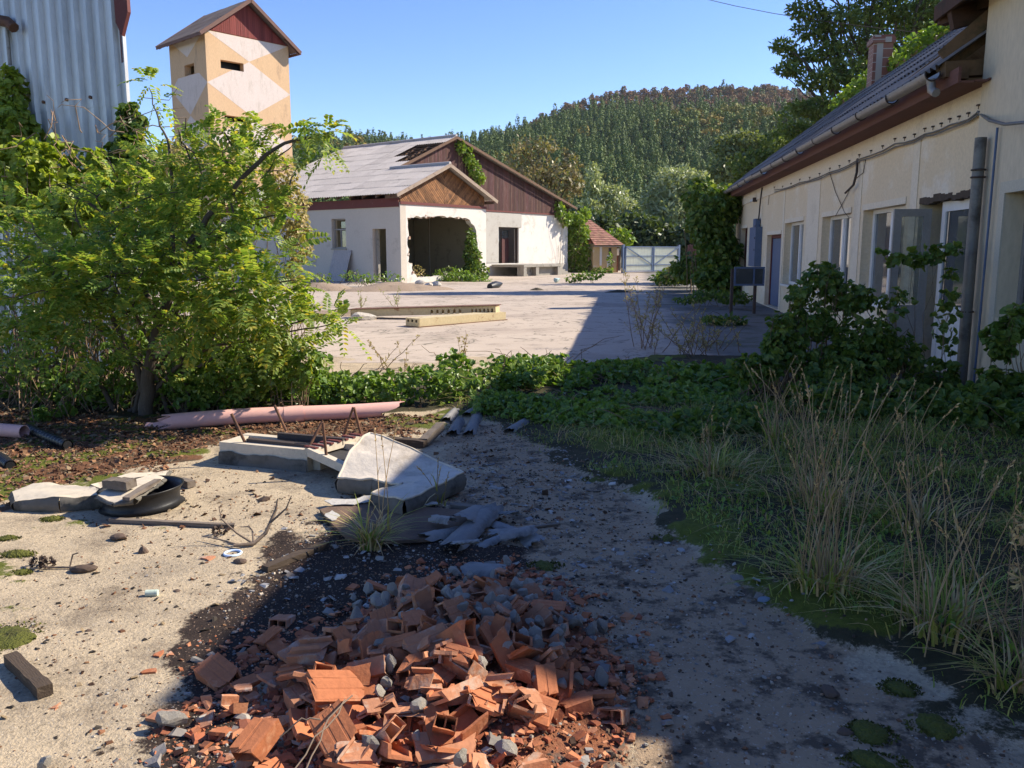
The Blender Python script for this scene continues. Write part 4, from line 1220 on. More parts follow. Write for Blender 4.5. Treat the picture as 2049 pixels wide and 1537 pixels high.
gpoly_ = [(-EVH + .1, ze0 - .15), (RUN, zr_ - .12), (2 * RUN + EVH - .1, ze0 - .15)]
m.prism(gpoly_, [], TR(S_far + .0, 0, 0), RR_, UP, AA * .04)
part('gable_boards', m, M_wood_brown, lo)
m = MB()
for k in range(3):
    s0 = S_near + .25 + k * 1.0
    m.beam(TR(s0, -EVH + .05, ze0 + .02), TR(s0, .8, ze0 + .05 + TP * (.8 + EVH - .05)), .1, .14)
m.beam(TR(S_near + .1, -EVH + .05, ZE - .02), TR(S_near + .15, .6, ZE + .02), .16, .17)
m.beam(TR(S_near + .02, -.3, ZE - .06), TR(S_near + 2.4, -.42, ZE - .02), .12, .14)
m.beam(TR(S_near + .3, -EVH + .1, ZE + .16), TR(S_near + .05, .2, ZE + .75), .14, .16)
part('rafters', m, weath('old_rafter_wood', (.20, .115, .05), (.11, .065, .035), 3, (.06, .05, .02), 4, .5, .7, .9, 20, .5, .01), lo)
# gutter in short lengths with rings
m = MB(); brk = []
sg0 = wp(1862, 200, -EVH - .07)[0]; zg_ = ZE - .06
L_ = S_r1 - sg0; k = 15
for q in range(k):
    s0 = sg0 + L_ * q / k; s1 = sg0 + L_ * (q + 1.0) / k
    w0 = rng.normal(0, .01)
    aa = np.linspace(np.pi * .96, np.pi * 2.04, 9)
    for rr2 in (.075,):
        P = []
        for s_, dz in ((s0, w0), (s1 + .02, w0 + .008)):
            P.append([TR(s_, -EVH - .07 + rr2 * math.cos(x), zg_ + dz + rr2 * math.sin(x)) for x in aa])
        P = np.array(P).reshape(-1, 3); j = np.arange(8)
        m.add(P, np.stack([j, j + 1, 9 + j + 1, 9 + j], -1), smooth=True)
        Q = P + (np.array([TR(0, 0, .004)]) - TR(0, 0, 0))
        m.add(Q, np.stack([9 + j, 9 + j + 1, j + 1, j], -1), smooth=True)
    P = np.array([TR(s0, -EVH - .07 + .083 * math.cos(x), zg_ + w0 + .083 * math.sin(x)) for x in np.linspace(np.pi * .9, np.pi * 2.1, 9)])
    m2 = MB(); m2.tube(P, .009, 5); brk.append(m2)
gt = part('gutter', m, M_zinc, lo)
for m2 in brk: part('gutter_bracket', m2, M_iron, gt)
m = MB(); m.tube([TR(sg0 + .05, -EVH - .07, zg_ - .05), TR(sg0 + .05, -EVH - .05, zg_ - .17), TR(sg0 - .05, -EVH - .03, zg_ - .22)], .05, 8); part('gutter_outlet', m, M_zinc, gt)
# chimney
cs, cn = None, RUN - .35
qc = onp(1758, 165, TR(0, cn, 0), RR_); cs = float(np.dot(qc, AA))
M_brick = NT('old_chimney_brick'); v = M_brick.coord('pos')
bk = M_brick.n('TexBrick'); M_brick.l(M_brick.coord('pos', (1, 1, 1), (0, math.pi / 2, 0)), bk.inputs['Vector'])
M_brick.l(M_brick.mix(M_brick.noise(v, 3), (.26, .10, .07), (.17, .07, .05)), bk.inputs['Color1']); M_brick.l(M_brick.mix(M_brick.noise(v, 4), (.33, .15, .10), (.13, .065, .05)), bk.inputs['Color2'])
bk.inputs['Mortar'].default_value = (.36, .31, .26, 1); bk.inputs['Scale'].default_value = 1.0; bk.inputs['Brick Width'].default_value = .25; bk.inputs['Row Height'].default_value = .077; bk.inputs['Mortar Size'].default_value = .012
M_brickm = M_brick.fin(bk.outputs[0], .95, M_brick.noise(v, 30, 4), .5, .01)
zc1 = onp(1758, 79, TR(0, cn, 0), RR_)[2]
m = MB()
m.obox(TR(cs - .27, cn - .27, zr_ - 1.0), AA * .54, RR_ * .54, UP * (zc1 - zr_ + .78)); m.obox(TR(cs - .32, cn - .32, zc1 - .22), AA * .64, RR_ * .64, UP * .15); m.obox(TR(cs - .28, cn - .28, zc1 - .07), AA * .56, RR_ * .56, UP * .07)
part('chimney', m, M_brickm, lo, 'crumbling red brick chimney at the ridge')
# wall cables on clips
def cable(name, pts, r, mat, lab): 
    m = MB(); m.tube(pts, r, 5); return single(name, m, mat, lab, 'cable')
cpx = [(1549, 381), (1600, 366), (1660, 345), (1719, 318), (1790, 290), (1850, 268), (1900, 250), (1957, 224)]
m = MB()
for dz in (0, -.035):
    P = []
    for (u, v_), (u2, v2) in zip(cpx[:-1], cpx[1:]):
        for f in (0, .33, .66):
            s_, z_ = wp(u + (u2 - u) * f, v_ + (v2 - v_) * f, -.05); P.append(TR(s_, -.05, z_ + dz - (.025 if f else 0) + rng.normal(0, .006)))
    s_, z_ = wp(1957, 224, -.05); P.append(TR(s_, -.05, z_ + dz))
    P = np.array(P)
    if dz == 0: Pn = P
    m.tube(P, .011, 5)
M_cable = weath('grey_cable_sheath', (.22, .21, .19), (.15, .14, .125), 8, rough=.7, bs=30)
cb = thing('wall_cable', 'pair of grey cables strung on clips along the cream wall', 'cable', TR(S_near, -.05, 3.2))
part('cable_run', m, M_cable, cb)
m = MB(); c0 = Pn[-1]; c1 = TR(S_near - 1.4, -.22, c0[2] - .0); e_ = np.array([at(2049, 245, 8.1)])[0]
m.tube(np.array([c0, c0 + (e_ - c0) * .3 + [0, 0, -.06], c0 + (e_ - c0) * .65 + [0, 0, -.06], e_, e_ + (e_ - c0) * .6]), .018, 6); part('thick_cable', m, M_cable, cb)
for k in range(0, len(Pn), 1):
    m = MB(); m.obox(Pn[k] + RR_ * .049 + UP * .07, -RR_ * .06, AA * .05, UP * .018); m.tube([Pn[k] + UP * .085, Pn[k] + UP * .03], .006, 4); part('clip', m, M_iron, cb)
m = MB()
for px in ([(1658, 320), (1660, 345), (1672, 385), (1690, 425), (1700, 437)], [(1719, 318), (1708, 365), (1690, 400), (1672, 432)], [(1728, 290), (1732, 320), (1728, 345), (1712, 358)], [(1494, 390), (1488, 410), (1478, 440)], [(1540, 383), (1537, 410)]):
    m.tube([TR(wp(u, v_, -.02)[0], -.02, wp(u, v_, -.02)[1]) for u, v_ in px], .007, 4)
single('loose_wires', m, M_iron, 'thin loose wires drooping down the cream wall', 'wire')
m = MB(); m.tube([TR(wp(u, v_, -.04)[0], -.04 - .03 * k, wp(u, v_, -.04)[1]) for k, (u, v_) in enumerate([(1716, 318), (1718, 345), (1715, 370), (1702, 386)])], .022, 6)
single('bent_conduit', m, M_iron, 'short bent iron conduit sticking out of the cream wall', 'pipe')
s_, z_ = wp(1508, 401, -.06)
lp = thing('wall_lamp', 'small white tube lamp high on the cream wall by the far corner', 'lamp', TR(s_, -.06, z_))
m = MB(); m.tube([TR(s_ - .28, -.09, z_), TR(s_ + .32, -.09, z_)], .045, 8); part('lamp_body', m, M_white, lp)
m = MB(); m.obox(TR(s_ - .34, -.13, z_ - .06), AA * .08, RR_ * .125, UP * .13); part('end_cap', m, M_iron, lp)
# blue electric box with pipe
s_, z_ = wp(1518, 470, -.0)
zb1 = wp(1518, 455)[1]; zb0_ = wp(1518, 533)[1]
sA, sB = wp(1524, 500)[0], wp(1511.5, 500)[0]
eb = thing('electric_box', 'tall blue electric cabinet fixed to the cream wall by the blue door', 'cabinet', TR(sA, 0, zb0_))
m = MB(); m.obox(TR(sA, -.2, zb0_), AA * (sB - sA), RR_ * .197, UP * (zb1 - zb0_)); m.obox(TR(sA + (sB - sA) * .3, -.16, zb1), AA * (sB - sA) * .4, RR_ * .14, UP * .25); part('box', m, M_bluepaint, eb)
m = MB(); m.tube([TR(sA + .2, -.1, zb1 + .2), TR(sA + .2, -.06, zb1 + .95), TR(sA + .12, -.05, zb1 + 1.15)], .022, 6); part('conduit', m, M_iron, eb)
m = MB()
for k in range(3): m.tube([TR(sA + .12, -.204, zb0_ + .5 + k * .35), TR(sA + .12, -.215, zb0_ + .5 + k * .35)], .03, 8)
part('knob', m, M_iron, eb)
# dark steel trough on posts, in front of the blue door
nT = -1.2
def tp_(u, v): q = onp(u, v, TR(0, nT, 0), RR_); return float(np.dot(q, AA)), float(q[2])
Yb = 21.3
pa, pb = at(1471, 536, Yb), at(1527, 570, Yb)
bx = thing('steel_panel', 'dark steel panel on posts in front of the blue door', 'panel', (pa[0], Yb, 0))
m = MB(); m.obox((pa[0], Yb, pb[2]), (pb[0] - pa[0], 0, 0), (0, .10, 0), (0, 0, pa[2] - pb[2])); part('plate', m, weath('dark_steel_plate', (.035, .045, .05), (.07, .075, .075), 3, (.12, .12, .11), 4, .55, .7, .5, 25, .2), bx)
m = MB()
for (z_, ) in ((pa[2],), (pb[2],)): m.beam((pa[0] - .02, Yb - .015, z_), (pb[0] + .02, Yb - .015, z_), .04, .05)
for x_ in (pa[0], pb[0], pa[0] + (pb[0] - pa[0]) * .66): m.beam((x_, Yb - .016, pb[2] + .03), (x_, Yb - .016, pa[2] - .03), .04, .05, up=(0, 1, 0))
part('rim', m, M_bluepaint, bx)
for x_ in (pa[0] + (pb[0] - pa[0]) * .74, pa[0] - .05):
    m = MB(); m.beam((x_, Yb + .05, -.05), (x_, Yb + .05, pb[2] + .4), .07, .07, up=(0, 1, 0)); part('post', m, M_iron, bx)

# ------------------------------------------------------------ taller near building at the right edge
ta = thing('near_building', 'taller stained cream building at the right edge of the yard', 'building', TR(S_near, 0, 0))
S_end = 5.35; ZT = 4.5
Wn = win(2022, 2085, 2030, 387, 2040, 640)
m = MB()
m.prism([(S_end, -.1), (S_near - .002, -.1), (S_near - .002, ZT), (S_end, ZT)], [rc(Wn)], TR(0, -.10, 0), AA, UP, -RR_ * .45)
m.obox(TR(S_near - .40, .352, -.1), AA * .398, RR_ * 6.5, UP * (ZT + .1)); m.obox(TR(S_end, .352, -.1), AA * .4, RR_ * 6.5, UP * (ZT + .1))
part('wall', m, M_ochre2, ta, 'stained cream wall with dark streaks beside the downpipe')
m = MB()
M_trim = weath('pale_cream_trim', (.60, .54, .42), (.52, .46, .34), 1, rough=.88)
m.obox(TR(Wn[1] + .0, -.118, Wn[2] - .1), AA * .12, RR_ * .017, UP * (Wn[3] - Wn[2] + .22)); m.obox(TR(Wn[0], -.118, Wn[3]), AA * (Wn[1] - Wn[0]), RR_ * .017, UP * .12)
part('window_trim', m, M_trim, ta)
g = MB(); f = .07
for (s_, ds, z_, dz) in ((Wn[0], f, Wn[2], Wn[3] - Wn[2]), (Wn[1] - f, f, Wn[2], Wn[3] - Wn[2]), (Wn[0] + f, Wn[1] - Wn[0] - 2 * f, Wn[2], f), (Wn[0] + f, Wn[1] - Wn[0] - 2 * f, Wn[3] - f, f), (Wn[0] + f, Wn[1] - Wn[0] - 2 * f, Wn[2] + .5 * (Wn[3] - Wn[2]), .06)): g.obox(TR(s_, .10, z_), AA * ds, RR_ * .06, UP * dz)
wo = part('window', g, M_greyframe, ta)
g = MB(); g.obox(TR(Wn[0] + f, .13, Wn[2] + f), AA * (Wn[1] - Wn[0] - 2 * f), RR_ * .01, UP * (Wn[3] - Wn[2] - 2 * f)); part('pane', g, M_glass, wo)
# hipped roof, eave a little above the frame; its shadow falls over the yard
ne = -.42; ZTe = 4.52; s0, s1 = 4.92, S_near + .72; wd = 8.2; hp = wd / 2
m = MB()
def hp_(s, n, z): return TR(s, n, z)
tpz = .62
A0, A1, A2, A3 = hp_(s0, ne, ZTe), hp_(s1, ne, ZTe), hp_(s1, ne + wd, ZTe), hp_(s0, ne + wd, ZTe)
ap = hp_((s0 + s1) / 2, ne + wd / 2, ZTe + tpz * (s1 - s0) / 2)
low = -UP * .08
V = np.array([A0, A1, A2, A3, ap, A0 + low, A1 + low, A2 + low, A3 + low, ap + low])
m.add(V, [np.array([[0, 4, 1], [1, 4, 2], [2, 4, 3], [3, 4, 0], [5, 6, 9], [6, 7, 9], [7, 8, 9], [8, 5, 9]]), np.array([[0, 1, 6, 5], [1, 2, 7, 6], [2, 3, 8, 7], [3, 0, 5, 8]])])
part('roof', m, M_asb_dark, ta)
m = MB()
m.beam(TR(s1 - .05, ne - .02, ZTe - .12), TR(s0, ne - .02, ZTe - .12), .04, .17)
m.beam(TR(s1 + .02, ne, ZTe - .12), TR(s1 + .02, ne + 3, ZTe - .12), .04, .17)
m.beam(TR(s1 - .45, ne + .02, ZTe - .30), TR(s1 - .45, ne + .72, ZTe - .12), .12, .20)
m.beam(TR(s1 - .1, ne + .05, ZTe - .20), TR(s1 - .75, ne + .5, ZTe - .10), .10, .14)
m.beam(TR(s1 - .05, ne + .02, ZTe - .18), TR(s1 - .05, ne + 1.6, ZTe - .18), .09, .12)
m.obox(TR(s0, ne + .03, ZTe - .10), AA * (s1 - s0 - .1), RR_ * .6, UP * .02)
part('eave_timber', m, weath('rotten_eave_wood', (.10, .052, .028), (.06, .03, .02), 3, (.035, .028, .016), 4, .5, .7, .9, 20, .5), ta)
m = MB()   # lower wing further back along the yard
z_w = 2.75
m.obox(TR(-7, -.1, -.1), AA * (4.0 + 7), RR_ * 6, UP * z_w); m.obox(TR(-7.3, -.65, z_w - .1), AA * (4.35 + 7.3), RR_ * 7, UP * .15)
part('wing', m, M_ochre2, ta)
# downpipe
sp, _ = wp(1957, 500, -.12); zp1 = wp(1968, 278, -.12)[1]
dpn = thing('downpipe', 'thick dark downpipe with an open top on the cream wall', 'pipe', TR(sp, -.17, 0))
m = MB()
P = np.array([TR(sp - .05, -.2, -.05), TR(sp - .03, -.2, 1.4), TR(sp, -.19, zp1)])
M_dp = weath('stained_zinc_pipe', (.15, .145, .13), (.22, .205, .18), 3, (.07, .062, .052), 3, .5, .7, .5, 25, .3, .004, metal=.2)
m.tube(P, .062, 14, cap=False); m.tube(P, .056, 14, cap=False); part('pipe', m, M_dp, dpn)
for zz in (.9, 2.4, zp1 - .35):
    m = MB(); aa = np.linspace(0, 2 * np.pi, 15); m.tube([TR(sp - .02 + .07 * math.cos(x), -.195 + .07 * math.sin(x), zz) for x in aa], .011, 5, cap=False); part('bracket', m, M_iron, dpn)
m = MB(); s2, z2 = wp(1992, 300, -.14); m.tube([TR(s2, -.14, 2.9), TR(s2 + .01, -.14, 1.8), TR(s2 + .03, -.14, .1)], .013, 8)
single('blue_pipe', m, M_bluepaint, 'thin blue pipe running down the wall next to the downpipe', 'pipe')
# overhead wire
m = MB(); a = at(1440, -8, 40); c_ = at(1700, 40, 33); m.tube(curve(a - (c_ - a) * .8, c_ + (c_ - a) * .4, 8, -.3), .012, 4)
single('overhead_wire', m, M_iron, 'black overhead wire crossing the sky above the hill', 'wire')
# ================================================================ things in the courtyard
M_cream = weath('cream_paint_on_iron', (.58, .49, .30), (.50, .40, .23), 3, (.26, .11, .045), 4, .58, .68, .75, 20, .3, .01)
def ubeam(name, lab, A, B, w, h, slots=None, notch=False):
    """cream casting with a rusty flange; slots cut in its front face"""
    A = np.asarray(A, float); B = np.asarray(B, float); d = unit(B - A); L = np.linalg.norm(B - A)
    back = unit(np.array([-d[1], d[0], 0])); up = np.cross(d, back); up = up if up[2] > 0 else -up
    o = thing(name, lab, 'beam', A)
    m = MB(); holes = []
    if slots:
        for s0, s1, n in slots:
            for k in range(n):
                c_ = L * (s0 + (s1 - s0) * (k + .5) / n); ww = L * (s1 - s0) / n * .22
                holes.append([(c_ - ww, h * .08), (c_ + ww, h * .08), (c_ + ww, h * .5), (c_ + ww * .5, h * .68), (c_ - ww * .5, h * .68), (c_ - ww, h * .5)])
    m.prism(rect(0, L, 0, h), holes, A, d, up, -back * .03)
    m.obox(A + back * (w - .03), d * L, back * .03, up * h)
    m.obox(A + back * .031 + up * (h - .03), d * L, back * (w - .062), up * .029)
    e = [(0, 0), (w, 0), (w, h), (0, h)]
    if notch:
        e = [(0, 0), (w, 0), (w, h)]
        for k in range(3):
            x1 = w * (1 - (k + .35) / 3.2); x0 = w * (1 - (k + .85) / 3.2); e += [(x1, h), (x1, h * .5), (x0, h * .5), (x0, h)]
        e += [(0, h)]
    m.prism(e[::-1] if False else e, [], A - d * .002, back, up, d * -.03 if False else -d * .03)
    m.obox(B + back * .031 - d * .03, d * .029, back * (w - .062), up * (h - .03))
    part('casting', m, M_cream, o)
    m = MB(); z_ = h if not notch else -.012
    m.obox(A - back * .03 + up * z_ - d * .03, d * (L + .06), back * (w + .06), up * .014); part('rust_flange', m, M_rust, o)
    return o
a = G(838, 656) + UP * .02; b_ = G(1012, 641) + UP * .02
d_ = unit(b_ - a)
ubeam('iron_beam', 'lower cream iron beam with a notched end lying on the courtyard', a, b_, .42, .17, None, True)
a = G(702, 634, .03); b_ = G(992, 627, .17)
ubeam('iron_beam', 'upper cream iron beam with arched slots resting across the lower one', a, b_, .40, .17, [(.55, .78, 6), (.83, .99, 6)])

def lump(seed, r=1.0, sub=3, rough=.3, flat=.7, cut=5):
    """angular broken lump as vertices and faces"""
    import bmesh
    bm = bmesh.new(); bmesh.ops.create_icosphere(bm, subdivisions=sub, radius=1.0)
    g = np.random.default_rng(seed); V = np.array([v.co[:] for v in bm.verts])
    for _ in range(cut):
        n = unit(g.normal(size=3)); c_ = g.uniform(.38, .8); k = V @ n
        V = V - np.clip(k - c_, 0, None)[:, None] * n * .92
    V *= [1, g.uniform(.6, .95), flat]
    nz = g.normal(size=(len(V), 1)) * rough * .06
    V = V * (1 + nz)
    F = np.array([[v.index for v in f.verts] for f in bm.faces]); bm.free()
    return V * r, F
M_lump = weath('broken_mortar', (.66, .60, .50), (.52, .46, .37), 6, (.72, .67, .58), 8, .55, .68, .95, 40, .8, .02, mode='obj', rnd=.22)
def lump_mesh(seed, **k):
    m = MB(); V, F_ = lump(seed, **k); m.add(V, F_); return m.mesh('mortar_lump', M_lump)
single('concrete_lump', lump_mesh(3, r=.30, flat=.45), M_lump, 'pale broken concrete lump at the left end of the iron beams', 'rubble', loc=G(728, 640) + UP * .06)

# sheet leaning on the warehouse side wall
q0, q1 = lw((706, 540)), lw((672, 540))
s0_, s1_ = min(q0[0], q1[0]), max(q0[0], q1[0]); ztop_ = lw((690, 499))[1]
m = MB(); dd_ = unit(EU * .55 + UP * ztop_)
V0 = TW(-.58, s0_, 0.0)
corr(m, V0 + dd_ * ztop_ * 1.03, EV, -dd_, unit(np.cross(EV, dd_)) * -1, s1_ - s0_, ztop_ * 1.02, .13, .022, row=9, sheet=9)
single('leaning_sheet', m, M_asb, 'grey corrugated sheet leaning on the shaded warehouse wall under the window', 'sheet')
# sand heaps along the foot of the warehouse
M_sand = weath('sandy_rubble_soil', (.36, .27, .19), (.26, .19, .13), 2, (.14, .11, .07), 2.2, .55, .7, .95, 18, .6, .03)
def mound(name, lab, c, rx, ry, h, rot=0, mat=None, cat='heap', seed=1, n=34, pw=1.1):
    m = MB(); r = np.linspace(0, 1, n // 2); a = np.linspace(0, 2 * np.pi, n, endpoint=False)
    Rr, Aa = np.meshgrid(r, a); x = Rr * np.cos(Aa); y = Rr * np.sin(Aa)
    z = h * np.clip(1 - Rr ** 2, 0, 1) ** pw * (.6 + .8 * fbm(x * 2.2 + seed, y * 2.2, seed)) + h * .5 * (fbm(x * 7 + seed, y * 7, seed + 1) - .5) * (1 - Rr) - .03 * Rr * (pw > 1) - .012 * Rr ** 8
    cx, sx = math.cos(rot), math.sin(rot); jx = 1 + .7 * (fbm(np.cos(Aa) * 1.7 + seed, np.sin(Aa) * 1.7, seed + 3, 5) - .5)
    X_ = (x * rx * cx - y * ry * sx) * jx; Y_ = (x * rx * sx + y * ry * cx) * jx
    k = len(r); i = np.arange(n)[:, None]; j = np.arange(k - 1)[None]
    m.add(np.stack([c[0] + X_, c[1] + Y_, c[2] + z], -1).reshape(-1, 3), np.stack([i * k + j, i * k + j + 1, ((i + 1) % n) * k + j + 1, ((i + 1) % n) * k + j], -1).reshape(-1, 4), smooth=True)
    if cat == 'moss':
        k = 260; q = np.sqrt(rng.uniform(.45, 1.35, k)); a = rng.uniform(0, 6.28, k); P = np.stack([c[0] + q * rx * np.cos(a), c[1] + q * ry * np.sin(a), np.full(k, c[2] + .004) + h * .35 * np.clip(1 - q, 0, 1)], -1); quad_leaf(m, P, rdir(k) + [0, 0, .5], rdir(k), rng.uniform(.008, .018, k), rng.uniform(.006, .012, k))
    return single(name, m, mat or M_sand, lab, cat)
mound('soil_heap', 'low sandy heap below the warehouse window', G(610, 582) + [0, 0, 0], 2.4, 1.0, .30, .3, seed=3)
mound('soil_heap', 'low sandy heap in front of the narrow doorway', G(790, 581), 2.6, 1.1, .30, .5, seed=7)
mound('soil_heap', 'low sandy heap left of the iron beams beside the shrub', G(668, 630), 1.5, .6, .13, .1, seed=9)
for k, (u, v, r, lab) in enumerate([(842, 572, .28, 'white rubble block at the foot of the broken bay'), (858, 577, .2, 'reddish rubble block below the broken bay'), (873, 574, .24, 'grey rubble block beside the ivy at the broken bay')]):
    single('rubble_block', lump_mesh(20 + k, r=r, flat=.6), M_lump, lab, 'rubble', loc=G(u, v) + UP * .12)
m = MB(); m.tube(curve(G(980, 577) + UP * .06, G(1004, 575) + UP * .16, 5), [.14, .18, .18, .12, .05], 8); single('black_bag', m, M_black, 'black sack lying beside the ivy left of the dock', 'sack')
V, F_ = lump(77, r=.2, rough=.2); m = MB(); m.add(V + G(1115, 566) + UP * .14, F_, smooth=True); single('plastic_bag', m, weath('pale_green_plastic', (.40, .52, .46), (.48, .58, .52), 6, rough=.4), 'pale green plastic bag at the foot of the dock steps', 'bag')
# dark patches of debris on the courtyard
for k, (u, v, rx, lab) in enumerate([(1237, 585, .55, 'dark clump of trodden debris on the shaded courtyard'), (1075, 581, .4, 'small dark clump of debris by the dock')]):
    mound('debris_clump', lab, G(u, v), rx, .3, .09, .2, mat=weath('dark_debris', (.05, .04, .025), (.10, .08, .05), 5, rough=.95), cat='debris', seed=30 + k)

# ================================================================ foreground litter
M_pink = weath('pink_drain_plastic', (.74, .43, .36), (.67, .37, .31), 2, (.60, .32, .19), 3, .62, .72, .55, 30, .1, .003, fine=.12)
def shell(mb, pts, r, n=20, th=.006, e0=None, e1=None):
    """open pipe; e0/e1 push each rim vertex along the axis by a function of its angle"""
    pts = np.asarray(pts, float); m = len(pts); t = unit(np.gradient(pts, axis=0)); up = np.array([0, 0, 1.0])
    V = []
    for rr in (r, r - th):
        for i in range(m):
            x = unit(np.cross(t[i], up)); y = np.cross(x, t[i]); a = np.arange(n) * 2 * np.pi / n
            p = pts[i] + rr * (np.cos(a)[:, None] * x + np.sin(a)[:, None] * y)
            if i == 0 and e0 is not None: p = p + t[i] * e0(a)[:, None]
            if i == m - 1 and e1 is not None: p = p + t[i] * e1(a)[:, None]
            V.append(p)
    V = np.concatenate(V); i = np.arange(m - 1)[:, None] * n; j = np.arange(n)[None]; j2 = (j + 1) % n
    F = np.stack([i + j, i + n + j, i + n + j2, i + j2], -1).reshape(-1, 4); o = m * n
    Fi = F[:, ::-1] + o
    k = np.arange(n); k2 = (k + 1) % n
    R0 = np.stack([k, k2, o + k2, o + k], -1); e = (m - 1) * n; R1 = np.stack([e + k, o + e + k, o + e + k2, e + k2], -1)
    mb.add(V, [F, Fi], smooth=True); mb.add(V, [R0, R1])
rp = .072
a, b_ = G(330, 861) + UP * rp, G(775, 834) + UP * (rp + .01)
m = MB(); shell(m, np.array([a + (b_ - a) * f + UP * .012 * math.sin(f * 5) for f in np.linspace(0, 1, 9)]), rp, 22, .006,
      lambda x: -.10 * np.clip(np.sin(x * 1 + 3.6), -.2, 1) - .05 * np.sin(x * 5), lambda x: .16 * np.clip(np.sin(x), -.3, 1) + .03 * np.sin(x * 4))
pp = thing('pink_pipe', 'long pink plastic drain pipe with broken ends lying before the bushes', 'pipe', a - UP * rp)
part('pipe_body', m, M_pink, pp)
m = MB(); q = a + (b_ - a) * .52; shell(m, [q - (b_ - a) * .004, q + (b_ - a) * .085], rp + .008, 22, .006); part('socket', m, M_pink, pp)
m = MB(); q = G(286, 862) + UP * .01
shp = [(0, 0), (.14, .01), (.22, .05), (.17, .08), (.08, .06), (.02, .07)]
m.prism(shp, [], q, unit(b_ - a), unit(np.array([0, .5, .8])), unit(np.array([0, -.8, .5])) * .006)
part('split_end', m, M_pink, pp)
a, b_ = G(-70, 868) + UP * .06, G(50, 878) + UP * .06
m = MB(); shell(m, [a, a + (b_ - a) * .5, b_], .058, 20, .006); single('pink_pipe', m, M_pink, 'short pink drain pipe with a round open end at the left edge', 'pipe')
def hose(name, lab, pts, r):
    pts = np.asarray(pts, float); k = 60; t = np.linspace(0, 1, k); idx = np.linspace(0, len(pts) - 1, k)
    P = np.stack([np.interp(idx, np.arange(len(pts)), pts[:, c]) for c in range(3)], -1)
    m = MB(); m.tube(P, r * (1 + .10 * np.sin(np.arange(k) * 1.5)), 12, cap=False); m.tube(P, r * .82, 10, cap=True); return single(name, m, M_black, lab, 'hose')
hose('black_hose', 'black ribbed hose beside the open end of the short pink pipe', [G(58, 868) + UP * .045, G(95, 884) + UP * .045, G(136, 900) + UP * .04], .042)
hose('black_hose', 'black ribbed hose end lying in litter at the left edge', [G(-40, 905) + UP * .04, G(4, 928) + UP * .04, G(22, 943) + UP * .04], .04)

M_vinyl = weath('dirty_cream_vinyl', (.66, .57, .43), (.54, .46, .34), 3, (.15, .12, .09), 3.2, .56, .70, .7, 25, .3, .006)
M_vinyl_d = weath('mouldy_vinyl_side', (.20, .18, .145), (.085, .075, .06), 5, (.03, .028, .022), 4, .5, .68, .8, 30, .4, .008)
M_ply = weath('peeling_black_board', (.03, .03, .03), (.07, .065, .06), 4, (.42, .41, .38), 5, .60, .66, .75, 30, .4, .006)
# upturned seat base with bent iron legs
zt_ = .17
A = G(441, 928); Bp = G(616, 946); C_ = G(506, 867, zt_)
du = unit(Bp - A); Lx = np.linalg.norm(Bp - A); dv = unit(np.array([-du[1], du[0], 0])); Dp = float(np.dot(C_ - A, dv))
sb_ = thing('seat_base', 'upturned cream sofa base with rusty legs sticking up', 'sofa base', A)
m = MB(); w_ = .07
def sheetbox(o, ax, ay, az): m.obox(o, ax, ay, az)
sheetbox(A, du * Lx, dv * w_, UP * zt_); sheetbox(A + dv * (Dp - w_), du * (Lx * 1.30), dv * w_, UP * zt_)
sheetbox(A + dv * (w_ + .002), du * w_, dv * (Dp - 2 * w_ - .004), UP * (zt_ - .004)); sheetbox(A + du * (Lx - .03) + dv * (w_ + .002), du * .09, dv * (Dp - 2 * w_ - .004), UP * (zt_ + .006))
part('frame', m, M_vinyl, sb_)
m = MB(); k = 26
uu = np.linspace(0, Lx, k); vv = np.linspace(0, 1, 7)
V = np.array([[A + du * u - dv * (.012 + .03 * abs(fbm(u * 6, t_ * 3, 5)) * (1 - t_)) + UP * (zt_ * .62 * t_ * (1 + .4 * (fbm(u * 9, 1, 4) - .5)) - .01) for t_ in vv] for u in uu]).reshape(-1, 3)
i = np.arange(k - 1)[:, None] * 7; j = np.arange(6)[None]
m.add(V, np.stack([i + j, i + 7 + j, i + 7 + j + 1, i + j + 1], -1).reshape(-1, 4), smooth=True)
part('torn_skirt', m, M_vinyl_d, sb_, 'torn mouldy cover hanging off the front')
m = MB(); m.obox(A + du * w_ + dv * w_ + UP * (zt_ - .05), du * (Lx - w_ - .032), dv * (Dp - 2 * w_), UP * .02)
for k in range(5): m.obox(A + du * (w_ + .02 + rng.uniform(0, Lx * .6)) + dv * (w_ + rng.uniform(.02, Dp * .6)) + UP * (zt_ - .028), du * rng.uniform(.08, .25), dv * rng.uniform(.03, .1), UP * .004)
part('board', m, M_ply, sb_)
m = MB(); m.beam(A + du * .2 + dv * .085 + UP * (zt_ + .01), A + du * (Lx - .02) + dv * .085 + UP * (zt_ + .006), .05, .03); m.beam(A + du * .35 + dv * (Dp - .08) + UP * (zt_ + .02), A + du * (Lx * 1.2) + dv * (Dp - .08) + UP * (zt_ + .02), .04, .05)
part('rail', m, M_iron, sb_)
def rod(p_top, p_bot, zt, zb):
    m = MB(); a = G(*p_bot, zb); Y_ = a[1] + .0; t_ = at(p_top[0], p_top[1], Y_ + rng.uniform(-.05, .1)); m.tube([a, a + (t_ - a) * .5, t_], .011, 6); part('leg', m, M_rust, sb_)
for p0, p1 in (((463, 828), (490, 885)), ((549, 811), (573, 863)), ((645, 843), (618, 895)), ((646, 846), (653, 912)), ((707, 815), (686, 876)), ((708, 815), (724, 875))): rod(p0, p1, 0, zt_)
m = MB(); Q0, Q1, Q2, Q3 = G(620, 904, zt_), G(690, 936, .12), G(735, 905, .15), G(716, 876, zt_)
